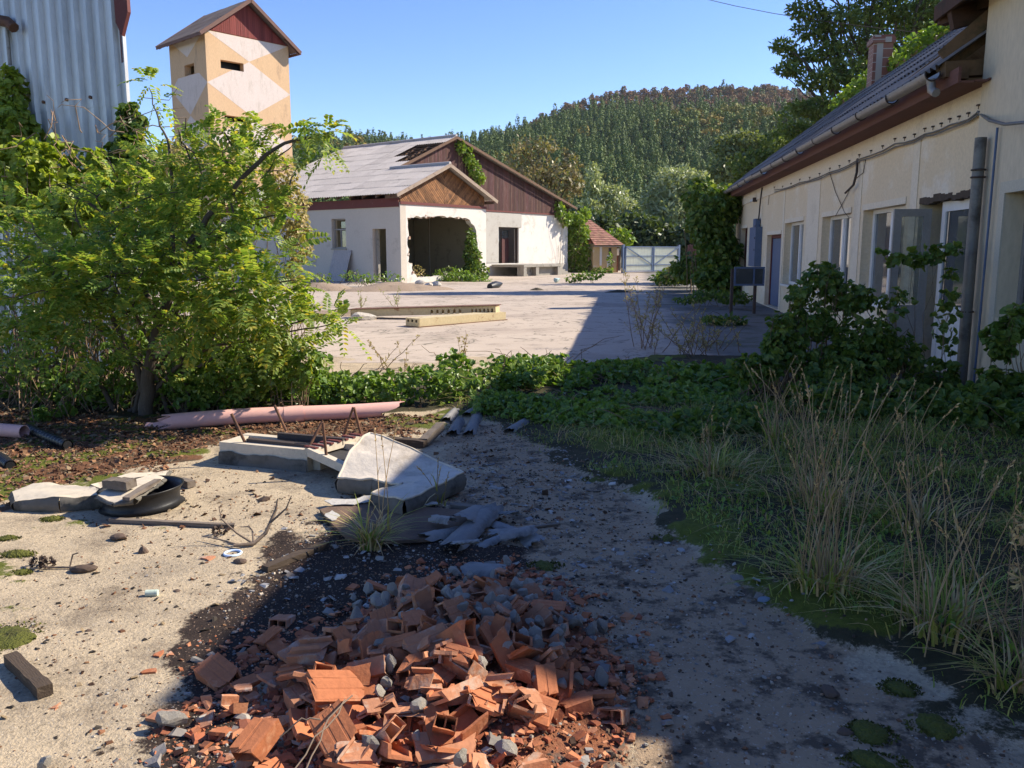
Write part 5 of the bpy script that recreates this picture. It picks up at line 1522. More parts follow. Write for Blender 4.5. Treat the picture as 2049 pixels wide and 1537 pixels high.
m.beam(Q0, Q1, .05, .06); m.beam(Q0 + [0, .02, 0], Q3, .11, .05); m.beam(Q1, Q2, .05, .05)
part('second_frame', m, M_vinyl, sb_)
m = MB()
for k in range(7):
    f = k / 6.5; m.beam(Q0 + (Q3 - Q0) * f + UP * .03, Q0 + (Q3 - Q0) * f + UP * .03 + (Q3 - Q0) * .06, .115, .012)
part('slats', m, M_redpaint, sb_); 
m = MB(); m.add(np.array([Q0, Q1, Q2, Q3]) - UP * .04, [[0, 1, 2, 3]]); part('peeling_panel', m, M_ply, sb_)

def pad(name, lab, cat, px, th, mat, sidemat, piping=True, sub=2, bump_=.024, seed=2):
    """thick upholstered slab: px = (u, v, z of the upper rim)"""
    import bmesh
    top = np.array([G(u, v, z) for u, v, z in px])
    cen = top.mean(0)
    bm = bmesh.new(); vt = [bm.verts.new(p) for p in top]; vb = []
    for p in top:
        q = p.copy(); inward = cen - p; q = q + inward * .02; q[2] = max(p[2] - th, .005); vb.append(bm.verts.new(q))
    tri = tessellate_polygon([[Vector((p[0], p[1], 0)) for p in top]])
    for t_ in tri: bm.faces.new([vt[i] for i in t_])
    n = len(top)
    bmesh.ops.recalc_face_normals(bm, faces=bm.faces)
    bmesh.ops.subdivide_edges(bm, edges=bm.edges[:], cuts=5, use_grid_fill=True)
    bmesh.ops.triangulate(bm, faces=bm.faces[:])
    for v in bm.verts: v.co.z += (fbm(v.co.x * 5, v.co.y * 5, seed) - .5) * bump_ * 2.5
    m = MB(); idx = {v: i for i, v in enumerate(bm.verts)}
    Fs = np.array([[idx[v] for v in f.verts] for f in bm.faces if len(f.verts) == 3]); Vt = np.array([v.co[:] for v in bm.verts if v.is_valid])
    nr = np.cross(Vt[Fs[:, 1]] - Vt[Fs[:, 0]], Vt[Fs[:, 2]] - Vt[Fs[:, 0]]); Fs[nr[:, 2] < 0] = Fs[nr[:, 2] < 0][:, ::-1]
    used = set(Fs.ravel().tolist())
    m.add(Vt, Fs, smooth=True); bm.free()
    o = thing(name, lab, cat, (cen[0], cen[1], 0)); part('top', m, mat, o)
    m = MB(); K = 10
    for i in range(n):
        p, q = top[i], top[(i + 1) % n]
        t_ = np.linspace(0, 1, K)[:, None]; e = p + (q - p) * t_
        out = unit(np.array([(q - p)[1], -(q - p)[0], 0])); 
        if np.dot(out, (p + q) / 2 - cen) < 0: out = -out
        rows = []
        for f in (0, .35, .7, 1):
            r = e.copy(); r[:, 2] = np.maximum(e[:, 2] - th * f, .004) + (fbm(e[:, 0] * 5, e[:, 1] * 5, seed) - .5) * bump_ * 2.5 * (1 - f); r += out * (.022 * math.sin(math.pi * min(f, .9))) + out * rng.normal(0, .004, (K, 1)); rows.append(r)
        V = np.concatenate(rows); ii = np.arange(3)[:, None] * K; j = np.arange(K - 1)[None]
        m.add(V, np.stack([ii + j, ii + K + j, ii + K + j + 1, ii + j + 1], -1).reshape(-1, 4), smooth=True)
    part('side', m, sidemat, o)
    if piping:
        P = []
        for i in range(n): P.append(top[i] + (top[(i + 1) % n] - top[i]) * np.linspace(0, 1, 9)[:-1, None])
        P = np.concatenate(P); P = np.vstack([P, P[:1]]); P[:, 2] += (fbm(P[:, 0] * 5, P[:, 1] * 5, seed) - .5) * bump_ * 2.5
        m = MB(); m.tube(P, .008, 6, cap=False); part('piping', m, M_vinyl, o)
    return o
M_pad = weath('stained_cream_leatherette', (.62, .55, .45), (.51, .45, .37), 2.5, (.27, .22, .16), 2.2, .50, .72, .65, 22, .6, .010)
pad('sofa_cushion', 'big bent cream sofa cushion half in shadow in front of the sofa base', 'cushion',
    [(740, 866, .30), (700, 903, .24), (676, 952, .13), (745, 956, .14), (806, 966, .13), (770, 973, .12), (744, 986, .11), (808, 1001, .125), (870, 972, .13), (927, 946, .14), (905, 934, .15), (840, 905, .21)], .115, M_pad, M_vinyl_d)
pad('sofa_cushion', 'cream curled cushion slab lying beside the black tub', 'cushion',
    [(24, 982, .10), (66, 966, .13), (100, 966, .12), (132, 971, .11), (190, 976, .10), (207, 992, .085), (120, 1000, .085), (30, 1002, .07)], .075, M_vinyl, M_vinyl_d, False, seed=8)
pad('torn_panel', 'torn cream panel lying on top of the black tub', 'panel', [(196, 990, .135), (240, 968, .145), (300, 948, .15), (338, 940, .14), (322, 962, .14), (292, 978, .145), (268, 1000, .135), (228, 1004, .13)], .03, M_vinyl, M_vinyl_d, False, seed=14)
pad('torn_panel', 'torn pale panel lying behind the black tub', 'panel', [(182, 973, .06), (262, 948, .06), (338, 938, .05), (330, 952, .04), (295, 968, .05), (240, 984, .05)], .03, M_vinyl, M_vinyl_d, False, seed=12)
# round black tub
tc = G(285, 1014); tr = .235
tub = thing('plastic_tub', 'round black plastic tub full of scraps on the concrete', 'tub', tc)
m = MB(); prof = [(.20, .01), (.235, .004), (.25, .0), (.222, .02), (.222, .06), (.235, .115), (.25, .122), (.245, .112), (.21, .06), (.19, .03), (0, .03)]
n = 40; aa = np.arange(n) * 2 * np.pi / n
V = np.array([[tc[0] + r * math.cos(x) * (1 + .05 * math.sin(2 * x)), tc[1] + r * math.sin(x) * .92, z + .012 * math.sin(x + 1) + .012] for r, z in prof for x in aa])
i = np.arange(len(prof) - 1)[:, None] * n; j = np.arange(n)[None]; m.add(V, np.stack([i + j, i + (j + 1) % n, i + n + (j + 1) % n, i + n + j], -1).reshape(-1, 4), smooth=True)
part('basin', m, M_black, tub)
M_oldwood = weath('grey_old_wood', (.26, .215, .17), (.16, .125, .095), 3, (.09, .065, .045), 4, .52, .7, .9, 30, .5, .008, mode='obj', stretch=(1, 6, 6), rnd=.25)
M_darkwood = weath('wet_dark_wood', (.10, .07, .045), (.045, .032, .024), 3, (.20, .15, .10), 4, .58, .72, .85, 30, .5, .008, mode='obj', stretch=(1, 6, 6))
def plank(name, lab, p0, p1, w, h, mat, z0=0.0, z1=0.0, roll=0.0, cat='plank'):
    """split board: slightly twisted, ragged ends"""
    p0, p1 = np.asarray(p0, float) + UP * (z0 + h / 2 + .006), np.asarray(p1, float) + UP * (z1 + h / 2 + .006)
    L = np.linalg.norm(p1 - p0); m = MB(); k = 9
    V = []
    for i in range(k):
        x = (i / (k - 1) - .5) * L; tw_ = roll + rng.normal(0, .02); ww, hh = w * rng.uniform(.9, 1.06), h * rng.uniform(.85, 1.1)
        for y, z in ((-1, -1), (1, -1), (1, 1), (-1, 1)):
            dx = rng.uniform(-.05, .05) * L * .3 if i in (0, k - 1) else 0
            V.append([x + dx, (y * ww * math.cos(tw_) - z * hh * math.sin(tw_)) / 2, (y * ww * math.sin(tw_) + z * hh * math.cos(tw_)) / 2])
    i = np.arange(k - 1)[:, None] * 4; j = np.arange(4)[None]
    m.add(np.array(V), [np.stack([i + j, i + (j + 1) % 4, i + 4 + (j + 1) % 4, i + 4 + j], -1).reshape(-1, 4)[:, ::-1], np.array([[0, 1, 2, 3], [4 * k - 1, 4 * k - 2, 4 * k - 3, 4 * k - 4]])])
    d = p1 - p0
    return single(name, m, mat, lab, cat, loc=(p0 + p1) / 2, rot=(0, -math.atan2(d[2], math.hypot(d[0], d[1])), math.atan2(d[1], d[0])))
plank('wood_block', 'grey square wood block on the torn panel over the black tub', G(216, 976, .15), G(264, 980, .15), .09, .055, M_oldwood)
plank('wooden_stick', 'pale split slat lying across the black tub', G(252, 1004, .14), G(316, 966, .15), .05, .02, M_oldwood)
plank('wood_block', 'small wood block right of the black tub', G(360, 972), G(384, 978), .06, .05, M_oldwood)
plank('plank', 'long thin grey lath lying in front of the black tub', G(222, 1046), G(470, 1058), .035, .022, M_oldwood)
plank('plank', 'dark charred plank on the edge of the dark soil', G(530, 1146), G(652, 1097), .05, .03, M_darkwood)
plank('wood_baton', 'short weathered wood baton at the lower left', G(22, 1330) , G(92, 1398), .05, .045, M_darkwood)
plank('wood_beam', 'brown timber piece lying behind the big cushion', G(770, 890), G(852, 897), .08, .06, M_darkwood)
plank('wood_beam', 'brown timber piece propped up behind the big cushion', G(848, 895), G(882, 876), .07, .07, M_oldwood, .0, .06)
plank('plank', 'mossy grey plank on the dark ground right of the cushion', G(905, 1018), G(972, 1026), .06, .03, M_oldwood)
plank('pale_splinter', 'pale yellow split wood wedge lying on the moss at the right', G(1762, 1245), G(1795, 1282), .035, .02, weath('fresh_split_wood', (.62, .50, .28), (.52, .40, .22), 4, rough=.8, mode='obj'), cat='wood')
plank('pale_splinter', 'tiny pale wood chip on the edge of the slab', G(1613, 1217), G(1624, 1227), .015, .01, weath('pale_chip', (.60, .48, .27), (.5, .4, .22), 4, mode='obj'), cat='wood')
plank('plank', 'thin lath lying in shade on the slab', G(1060, 1060), G(1120, 1052), .02, .012, M_oldwood)
# brown sodden board under the cushion
m = MB(); pb_ = [(640, 1030), (690, 1016), (750, 1014), (835, 1024), (960, 1034), (990, 1052), (905, 1068), (860, 1090), (760, 1096), (695, 1086), (665, 1060)]
P2 = [tuple(G(u, v)[:2]) for u, v in pb_]
m.prism(P2, [], (0, 0, .035), (1, 0, 0), (0, 1, 0), (0, 0, .018))
fb = single('fibre_board', m, weath('sodden_fibre_board', (.20, .13, .085), (.125, .08, .055), 3, (.07, .05, .04), 3, .5, .7, .95, 40, .5, .008), 'brown sodden fibre board lying under the front of the cushion', 'board')
m = MB()
for (u, v, w, h) in ((690, 1018, 95, 9), (745, 1012, 70, 8), (790, 1022, 70, 6), (665, 1045, 30, 12), (855, 1020, 50, 5)):
    k = 12; aa = np.linspace(0, 2 * np.pi, k, endpoint=False); pts_ = [tuple(G(u + w / 2 * math.cos(x) * rng.uniform(.6, 1.1), v + h * math.sin(x) * rng.uniform(.5, 1.1))[:2]) for x in aa]
    m.prism(pts_, [], (0, 0, .042 + rng.uniform(0, .006)), (1, 0, 0), (0, 1, 0), (0, 0, .004))
part('torn_lining', m, weath('torn_white_lining', (.55, .52, .46), (.40, .37, .32), 8, (.2, .17, .14), 9, .55, .7, .8, 40, .4), fb, local=True)

# curved shards of broken sheet
M_shard = weath('grey_broken_sheet', (.34, .325, .30), (.23, .22, .21), 5, (.12, .115, .11), 6, .5, .68, .9, 30, .5, .006, mode='obj', rnd=.25)
def shard_mesh(seed, L, r, arc, th=.007):
    g = np.random.default_rng(seed); m = MB(); nu, nv = 12, 9
    V = []
    for s in (0, 1):
        for i in range(nu):
            x = (i / (nu - 1) - .5) * L
            for j in range(nv):
                a = (j / (nv - 1) - .5) * arc
                e = 0
                if i in (0, nu - 1): e = g.uniform(-.12, .12) * L
                ae = g.uniform(-.12, .12) if j in (0, nv - 1) else 0
                rr = r - th * s
                V.append([x + e, rr * math.sin(a + ae), rr * math.cos(a + ae) - r * math.cos(arc / 2) + g.normal(0, .0015)])
    N = nu * nv; i = np.arange(nu - 1)[:, None] * nv; j = np.arange(nv - 1)[None]
    F = np.stack([i + j, i + nv + j, i + nv + j + 1, i + j + 1], -1).reshape(-1, 4); E = []
    for i in range(nu - 1): E += [[i * nv, N + i * nv, N + (i + 1) * nv, (i + 1) * nv], [i * nv + nv - 1, (i + 1) * nv + nv - 1, N + (i + 1) * nv + nv - 1, N + i * nv + nv - 1]]
    for j in range(nv - 1): E += [[j, j + 1, N + j + 1, N + j], [(nu - 1) * nv + j, N + (nu - 1) * nv + j, N + (nu - 1) * nv + j + 1, (nu - 1) * nv + j + 1]]
    m.add(np.array(V), [F[:, ::-1], F + N], smooth=True); m.add(np.array(V), np.array(E))
    return m.mesh('sheet_shard', M_shard)
SH = [shard_mesh(k, L, r, arc) for k, (L, r, arc) in enumerate([(.34, .06, 2.4), (.28, .08, 1.6), (.24, .07, 1.9), (.20, .10, 1.0), (.30, .09, 1.2)])]
spots = [((850, 1088), (925, 1066), 0, 'grey gutter shaped shard at the left of the shard pile'), ((905, 1105), (985, 1040), 0, 'long grey curved shard on top of the shard pile'), ((925, 1075), (965, 1035), 1, None), ((985, 1050), (1045, 1075), 4, None), ((985, 1075), (1060, 1080), 3, None), ((1000, 1100), (1065, 1085), 4, None), ((960, 1095), (1000, 1085), 3, None), ((970, 1035), (1030, 1050), 4, 'pinkish sharp flake at the top of the shard pile'), ((910, 1110), (960, 1115), 3, None), ((1035, 1065), (1070, 1095), 3, None), ((930, 1150), (1000, 1165), 3, None), ((870, 1060), (905, 1075), 2, None)]
for k, (p, q, w, lab) in enumerate(spots):
    a, b_ = G(*p), G(*q); d = b_ - a
    o = single('sheet_shard', SH[w], M_shard, lab or 'grey shard of broken corrugated sheet in the pile behind the bricks', 'shard', 'broken sheet shards', loc=(a + b_) / 2 + UP * (.015 + .03 * (k % 3)), rot=(rng.uniform(-.5, .5), rng.uniform(-.2, .2), math.atan2(d[1], d[0])))
    s_ = float(np.linalg.norm(d)) / [.34, .28, .24, .20, .30][w]; o.scale = (s_, min(1.2, max(.7, s_)), 1)
for p, q, lab in (((905, 872), (918, 848), 'half round grey tile nearest the creeper, left one'), ((938, 872), (955, 835), 'half round grey tile nearest the creeper, right one'), ((893, 845), (910, 828), 'half round grey tile tucked under the creeper'), ((1020, 868), (1050, 850), 'narrow grey tile piece lying right of the half round tiles'), ((935, 835), (950, 825), 'small grey tile end deep in the creeper')):
    a, b_ = G(*p), G(*q); d = b_ - a; o = single('half_round_tile', SH[0], M_shard, lab, 'tile', loc=(a + b_) / 2 + UP * .01, rot=(0, 0, math.atan2(d[1], d[0]))); s_ = float(np.linalg.norm(d)) / .34; o.scale = (s_, 1.0, 1.3)
# branch
br = thing('fallen_branch', 'dry forked branch lying on the sunlit slab', 'branch', G(505, 1096))
M_twig = weath('dry_bark', (.24, .18, .13), (.15, .11, .08), 8, rough=.9, bs=40)
m = MB(); c0 = G(508, 1095) + UP * .02
m.tube([c0 + [-.1, -.03, 0], c0, c0 + [.05, .06, .04], c0 + [.10, .10, .16], c0 + [.11, .11, .22]], [.008, .011, .011, .008, .004], 6)
part('main_stem', m, M_twig, br)
for pts_ in ([c0, c0 + [-.10, .03, .05], c0 + [-.19, .06, .12], c0 + [-.20, .06, .19]], [c0 + [.08, .08, .1], c0 + [.16, .09, .17], c0 + [.19, .10, .24]], [c0 + [-.08, -.02, 0], c0 + [-.2, .04, .01], c0 + [-.32, .1, .01]], [c0, c0 + [-.02, .05, .06], c0 + [-.05, .08, .07], c0 + [-.1, .1, .06]]):
    m = MB(); m.tube(pts_, np.linspace(.007, .0025, len(pts_)), 5); part('twig', m, M_twig, br)
# small bits on the slab, each its own thing
m = MB(); aa = np.linspace(0, 2 * np.pi, 26); c0 = G(466, 1110); m.tube([c0 + [.043 * math.cos(x), .043 * math.sin(x), .008] for x in aa], .007, 6, cap=False)
single('lid_ring', m, weath('pale_blue_plastic', (.55, .68, .85), (.60, .72, .88), 5, rough=.35, fine=.05), 'pale blue plastic lid ring on the slab', 'ring')
m = MB(); c0 = G(303, 1194); m.tube([c0 + [-.025, 0, .017], c0 + [.03, .005, .017]], .016, 12); single('paper_cup', m, weath('pale_green_carton', (.62, .66, .55), (.45, .55, .42), 9, rough=.6), 'crushed pale green carton on the slab', 'litter')
m = MB(); V, F_ = lump(41, r=.05, flat=.35); m.add(V + G(1532, 1207) + UP * .012, F_, smooth=True); single('plastic_scrap', m, weath('grey_blue_plastic', (.20, .25, .31), (.16, .20, .25), 8, rough=.5), 'grey blue crushed plastic cap near the grass edge', 'litter')
M_cone = weath('dark_pine_cone', (.11, .075, .055), (.05, .035, .028), 12, rough=.9, bs=60)
for k, (u, v) in enumerate([(78, 1135), (95, 1138), (440, 1072)]):
    m = MB(); c0 = G(u, v) + UP * .025; P, d = blob_pts(c0, (.03, .03, .022), 70, .7); quad_leaf(m, P, d + rng.normal(0, .2, (70, 3)) + [0, 0, .3], rdir(70), .022, .016)
    single('pine_cone', m, M_cone, ['opened dark pine cone with the twig at the left', 'second opened pine cone right beside the twig at the left', 'pine cone by the end of the long lath'][k], 'pine cone')
m = MB(); c0 = G(120, 1140) + UP * .012; m.tube([c0 + [-.08, 0, 0], c0, c0 + [.1, 0, 0], c0 + [.17, .01, .02]], .006, 5); m.tube([c0 + [.05, 0, 0], c0 + [.06, .02, .06], c0 + [.09, .02, .07]], .004, 5); single('dry_twig', m, M_twig, 'dry twig with pine cones at the left on the slab', 'twig')
M_stone = weath('brown_stone', (.18, .12, .085), (.10, .07, .05), 9, rough=.9, mode='obj', bs=40, rnd=.4)
for k, (u, v, r, lab) in enumerate([(168, 1143, .07, 'flat dark oval stone on the slab beside the twig'), (287, 1107, .028, 'upright brown cone scrap on the slab'), (353, 1185, .02, 'small brown pebble right of the green carton'), (404, 1122, .0, None), (480, 1127, .04, 'dark flat chip below the lid ring'), (175, 1265, .02, 'small dark red pebble in the middle of the sunlit slab'), (240, 1080, .055, 'dark mossy flake below the long lath'), (1660, 1390, .05, 'curled brown leaf scrap on the shaded slab'), (1692, 1468, .035, 'round reddish stone beside a moss cushion'), (1585, 1316, .016, 'small dark red berry on the shaded slab'), (530, 1003, .05, 'dark red chip between the tub and the cushion')]):
    if lab:
        m = MB(); V, F_ = lump(60 + k, r=r, sub=2, flat=.4 if k not in (1,) else 1.3); m.add(V, F_); single('stone' if 'stone' in lab or 'pebble' in lab else 'scrap', m, M_stone, lab, 'stone' if 'stone' in lab or 'pebble' in lab else 'scrap', loc=G(u, v) + UP * (r * .25))

# ================================================================ the heap of broken hollow bricks
M_clay = weath('red_clay', (.55, .205, .088), (.43, .14, .06), 7, (.62, .31, .17), 9, .56, .68, .92, 45, .45, .006, mode='obj', rnd=.25, fine=.35)
M_clay2 = weath('dusty_clay', (.58, .27, .145), (.46, .195, .10), 6, (.55, .43, .33), 7, .52, .66, .92, 45, .45, .006, mode='obj', rnd=.25, fine=.35)
def ragged(loop, g, k=3, amp=.006):
    out = []
    for i in range(len(loop)):
        a = np.array(loop[i]); c = np.array(loop[(i + 1) % len(loop)])
        for q in range(k): out.append(tuple(a + (c - a) * q / k + (g.normal(0, amp, 2) if q else g.normal(0, amp * .5, 2))))
    return out
def frag_mesh(seed, kind):
    g = np.random.default_rng(seed); m = MB()
    def extr(outer, holes, L, jag):
        # cross-section in (y,z), extruded along x, broken ends
        loops = [outer] + holes
        tri = np.array(tessellate_polygon([[Vector((p[0], p[1], 0)) for p in l] for l in loops])); flat = np.array([p for l in loops for p in l])
        n = len(flat); K = 4; V = []
        ph = g.uniform(0, 6, 2)
        for i in range(K):
            x = (i / (K - 1) - .5) * L
            e = jag * (np.sin(flat[:, 0] * 40 + ph[0]) + np.sin(flat[:, 1] * 55 + ph[1]) + g.normal(0, .5, n)) if i in (0, K - 1) else g.normal(0, .0006, n)
            V.append(np.stack([x + e, flat[:, 0] + g.normal(0, .0004, n), flat[:, 1] + g.normal(0, .0004, n)], -1))
        V = np.concatenate(V); nz = np.cross(flat[tri[0, 1]] - flat[tri[0, 0]], flat[tri[0, 2]] - flat[tri[0, 0]])
        if nz > 0: tri = tri[:, ::-1]
        F4 = []; k0 = 0
        for li, l in enumerate(loops):
            q = len(l)
            for i in range(K - 1):
                for a in range(q): F4.append([i * n + k0 + a, i * n + k0 + (a + 1) % q, (i + 1) * n + k0 + (a + 1) % q, (i + 1) * n + k0 + a])
            k0 += q
        m.add(V, [tri, tri[:, ::-1] + (K - 1) * n, np.array(F4)[:, ::-1] if False else np.array(F4)])
    w = .009
    def grooved(x0, x1, z, n, d, up):   # outer face with shallow key grooves
        P = []
        for i in range(n):
            a = x0 + (x1 - x0) * i / n; b2 = x0 + (x1 - x0) * (i + .72) / n
            P += [(a, z), (b2, z), (b2 + (x1 - x0) / n * .06, z - d * up), (x0 + (x1 - x0) * (i + .94) / n, z - d * up)]
        return P
    if kind == 'slab':          # flat piece of face shell
        a, b2 = g.uniform(.05, .11), g.uniform(.012, .018)
        extr([(-a / 2, 0), (a / 2, 0)] + grooved(a / 2, -a / 2, b2, 3, .0012, 1), [], g.uniform(.07, .17), .012)
    elif kind == 'cell1':
        a, b2 = g.uniform(.055, .075), g.uniform(.05, .07)
        extr([(-a / 2, -b2 / 2), (a / 2, -b2 / 2), (a / 2, b2 / 2)] + grooved(a / 2, -a / 2, b2 / 2, 2, .0012, 1)[1:], [[(-a / 2 + w, -b2 / 2 + w), (-a / 2 + w, b2 / 2 - w), (a / 2 - w, b2 / 2 - w), (a / 2 - w, -b2 / 2 + w)]], g.uniform(.10, .18), .010)
    elif kind == 'cell2':
        a, b2 = g.uniform(.105, .125), g.uniform(.055, .07)
        h1 = [(-a / 2 + w, -b2 / 2 + w), (-a / 2 + w, b2 / 2 - w), (-w / 2, b2 / 2 - w), (-w / 2, -b2 / 2 + w)]; h2 = [(w / 2, -b2 / 2 + w), (w / 2, b2 / 2 - w), (a / 2 - w, b2 / 2 - w), (a / 2 - w, -b2 / 2 + w)]
        extr([(-a / 2, -b2 / 2), (a / 2, -b2 / 2), (a / 2, b2 / 2)] + grooved(a / 2, -a / 2, b2 / 2, 3, .0013, 1)[1:], [h1, h2], g.uniform(.10, .17), .012)
    elif kind == 'chan':        # cell broken open: three sides left
        a, b2 = g.uniform(.06, .10), g.uniform(.03, .06)
        extr([(-a / 2, b2), (-a / 2, 0)] + [(a / 2, 0), (a / 2, b2 * g.uniform(.5, 1)), (a / 2 - w * 1.1, b2 * g.uniform(.5, .9)), (a / 2 - w, w * 1.2), (-a / 2 + w, w * 1.2), (-a / 2 + w * 1.1, b2 * .95)], [], g.uniform(.09, .17), .012)
    elif kind == 'comb':        # face shell with stubs of the webs
        a, b2 = g.uniform(.10, .14), g.uniform(.02, .04); o = [(-a / 2, 0), (a / 2, 0)]
        for c in (.46, .0, -.46): o += [(a * c + w * .6, w * 1.3), (a * c + w * .5, b2 * g.uniform(.6, 1.1)), (a * c - w * .5, b2 * g.uniform(.6, 1.1)), (a * c - w * .6, w * 1.3)]
        extr(o, [], g.uniform(.08, .15), .012)
    elif kind == 'plate':       # broken face of a block with stubs behind
        a, b2 = g.uniform(.07, .17), g.uniform(.06, .12)
        o = ragged([(-a / 2 * g.uniform(.6, 1.1), -b2 / 2), (a / 2, -b2 / 2 * g.uniform(.4, 1.1)), (a / 2 * g.uniform(.5, 1.1), b2 / 2), (-a / 2, b2 / 2 * g.uniform(.4, 1))], g, 4, .0035)
        m.prism(o, [], (0, 0, .014), (1, 0, 0), (0, 1, 0), (0, 0, .014), jit=.003)
        for c in (-.3, .3): m.prism([(-a * .4, -.03 * g.uniform(.4, 1)), (a * .35, -.035 * g.uniform(.2, 1)), (a * .35, 0), (-a * .4, 0)], [], (0, b2 * c * .7, .001), (1, 0, 0), (0, 0, 1), (0, .010, 0), jit=.002)
    elif kind == 'shell':       # thin sharp flake
        n = 7; aa = np.sort(g.uniform(0, 2 * np.pi, n)); rr = g.uniform(.03, .07, n); o = ragged([(r * math.cos(x), r * math.sin(x) * .7) for r, x in zip(rr, aa)], g, 2, .002)
        m.prism(o, [], (0, 0, 0), (1, 0, 0), (0, 1, 0), (0, 0, .011), jit=.004)
    return m.mesh('brick_fragment', M_clay if seed % 2 else M_clay2)
KINDS = ['plate'] * 5 + ['cell1'] * 3 + ['cell2'] * 4 + ['chan'] * 4 + ['comb'] * 3 + ['slab'] * 3 + ['shell'] * 6
PROT = [frag_mesh(100 + k, kd) for k, kd in enumerate(KINDS)]
CH = [lump_mesh(200 + k, r=1.0, flat=.75, sub=2, rough=1.5, cut=11) for k in range(7)]
# the mound of dust and crumbs under the pieces
m = MB(); gxh = np.linspace(-1.55, 1.15, 70); gyh = np.linspace(1.35, 4.1, 70)
XX, YY = np.meshgrid(gxh, gyh); ZZ = heap_h(XX, YY) * (.75 + .5 * fbm(XX * 4, YY * 4, 3)) - .012 + .012 * fbm(XX * 18, YY * 18, 5)
dd0 = np.hypot((XX - heapC[0]) / HR[0], (YY - heapC[1]) / HR[1])
ZZ = np.where(dd0 + .25 * (fbm(XX * 5, YY * 5, 12) - .5) > 1.0, -.06, ZZ)
kk = 70; i = np.arange(kk - 1)[:, None] * kk; j = np.arange(kk - 1)[None]
m.add(np.stack([XX, YY, ZZ], -1).reshape(-1, 3), np.stack([i + j, i + j + 1, i + kk + j + 1, i + kk + j], -1).reshape(-1, 4), smooth=True)
t = NT('brick_dust_and_crumbs'); v = t.coord('pos')
c = t.mix(t.noise(v, 30, 5, .8), (.10, .045, .028), (.40, .16, .08)); c = t.mix(t.thr(t.noise(v, 8, 4), .52, .62), c, (.13, .105, .085))
structure('rubble_bed', m, t.fin(c, .95, t.noise(v, 60, 4, .8), .8, .02, .15), 'stuff')
bedz = lambda x, y: float(heap_h(np.array(x), np.array(y)))
HG = 'broken hollow bricks in the heap'
LABS = {'plate': 'irregular broken plate of red brick lying in the heap', 'slab': 'flat grooved piece of broken red brick in the rubble heap', 'cell1': 'single cell tube of broken red hollow brick in the heap', 'cell2': 'two celled chunk of broken red hollow brick in the heap', 'chan': 'channel shaped piece of broken red hollow brick in the heap', 'comb': 'red brick shell with web stubs lying in the heap', 'shell': 'thin sharp flake of red brick lying in the heap'}
cnt = 0; placed = []
gr = np.random.default_rng(77)
def put_frag(k, x, y, z, rot, sc=1.0, lab=None):
    o = bpy.data.objects.new('brick_fragment', PROT[k]); COL.objects.link(o); o.location = (float(x), float(y), float(z)); o.rotation_euler = rot; o.scale = (sc, sc, sc)
    tagit(o, lab or LABS[KINDS[k]], 'brick', HG); return o
tries = 0
while cnt < 284 and tries < 6000:
    tries += 1
    x = gr.normal(heapC[0], .25); y = gr.normal(heapC[1] - .02, .46)
    if gr.uniform() < .22: x, y = gr.normal(-.72, .22), gr.normal(2.72, .30)
    d = math.hypot((x - heapC[0]) / HR[0], (y - heapC[1]) / HR[1])
    if (d > 1.12 and x > -.6) or d > 1.6 or y < 1.75: continue
    if x > heapC[0] + .42 and gr.uniform() < .7: continue
    sp = .058 if d < .8 else .08
    lay = sum(1 for (a, b2) in placed if (a - x) ** 2 + (b2 - y) ** 2 < sp ** 2)
    if lay > 2: continue
    big = gr.uniform() < (.80 if d < .85 else .3)
    k = int(gr.integers(0, 22)) if big else int(gr.integers(22, 28)) if gr.uniform() < .7 else int(gr.integers(0, 5))
    z = bedz(x, y) + .012 + .028 * lay
    tl_ = .45 if d < .8 else .22
    put_frag(k, x, y, z, (gr.normal(0, tl_), gr.normal(0, tl_), gr.uniform(0, 6.28)), gr.uniform(.55, 1.12))
    placed.append((x, y)); cnt += 1
# pieces that stand out in the photo
for (u, v, z, k, rot, sc, lab) in [(672, 1385, .14, 9, (.5, .25, .5), 1.35, 'upright two celled brick chunk catching the sun in the middle of the heap'), (515, 1480, .13, 5, (.15, -.35, 1.15), 1.4, 'long square brick tube pointing at the camera at the lower left of the heap'), (1050, 1420, .08, 14, (.9, .3, .6), 1.7, 'large sunlit fanned brick piece at the right end of the heap'), (885, 1500, .10, 0, (.35, .1, .1), 1.6, 'broad flat brick face at the bottom edge of the photo'), (965, 1225, .15, 1, (.2, .0, .05), 1.4, 'two stacked flat brick bars near the top of the heap'), (865, 1300, .17, 10, (.5, -.2, .5), 1.4, 'square brick chunk facing forward high in the heap'), (1110, 1300, .10, 2, (.7, .5, -1.2), 1.4, 'steeply tilted brick slab on the right flank of the heap'), (775, 1275, .13, 8, (.3, -.2, .0), 1.4, 'brick chunk showing its open cell high on the left of the heap'), (940, 1450, .12, 15, (.2, -.3, .7), 1.4, 'ribbed brick strip slanting across the sunlit front of the heap'), (710, 1350, .16, 3, (1.1, .1, .2), 1.3, 'brick slab standing on edge behind the sunlit chunk')]:
    p = G(u, v, z); put_frag(k, p[0], p[1], z, rot, sc * .78, lab)
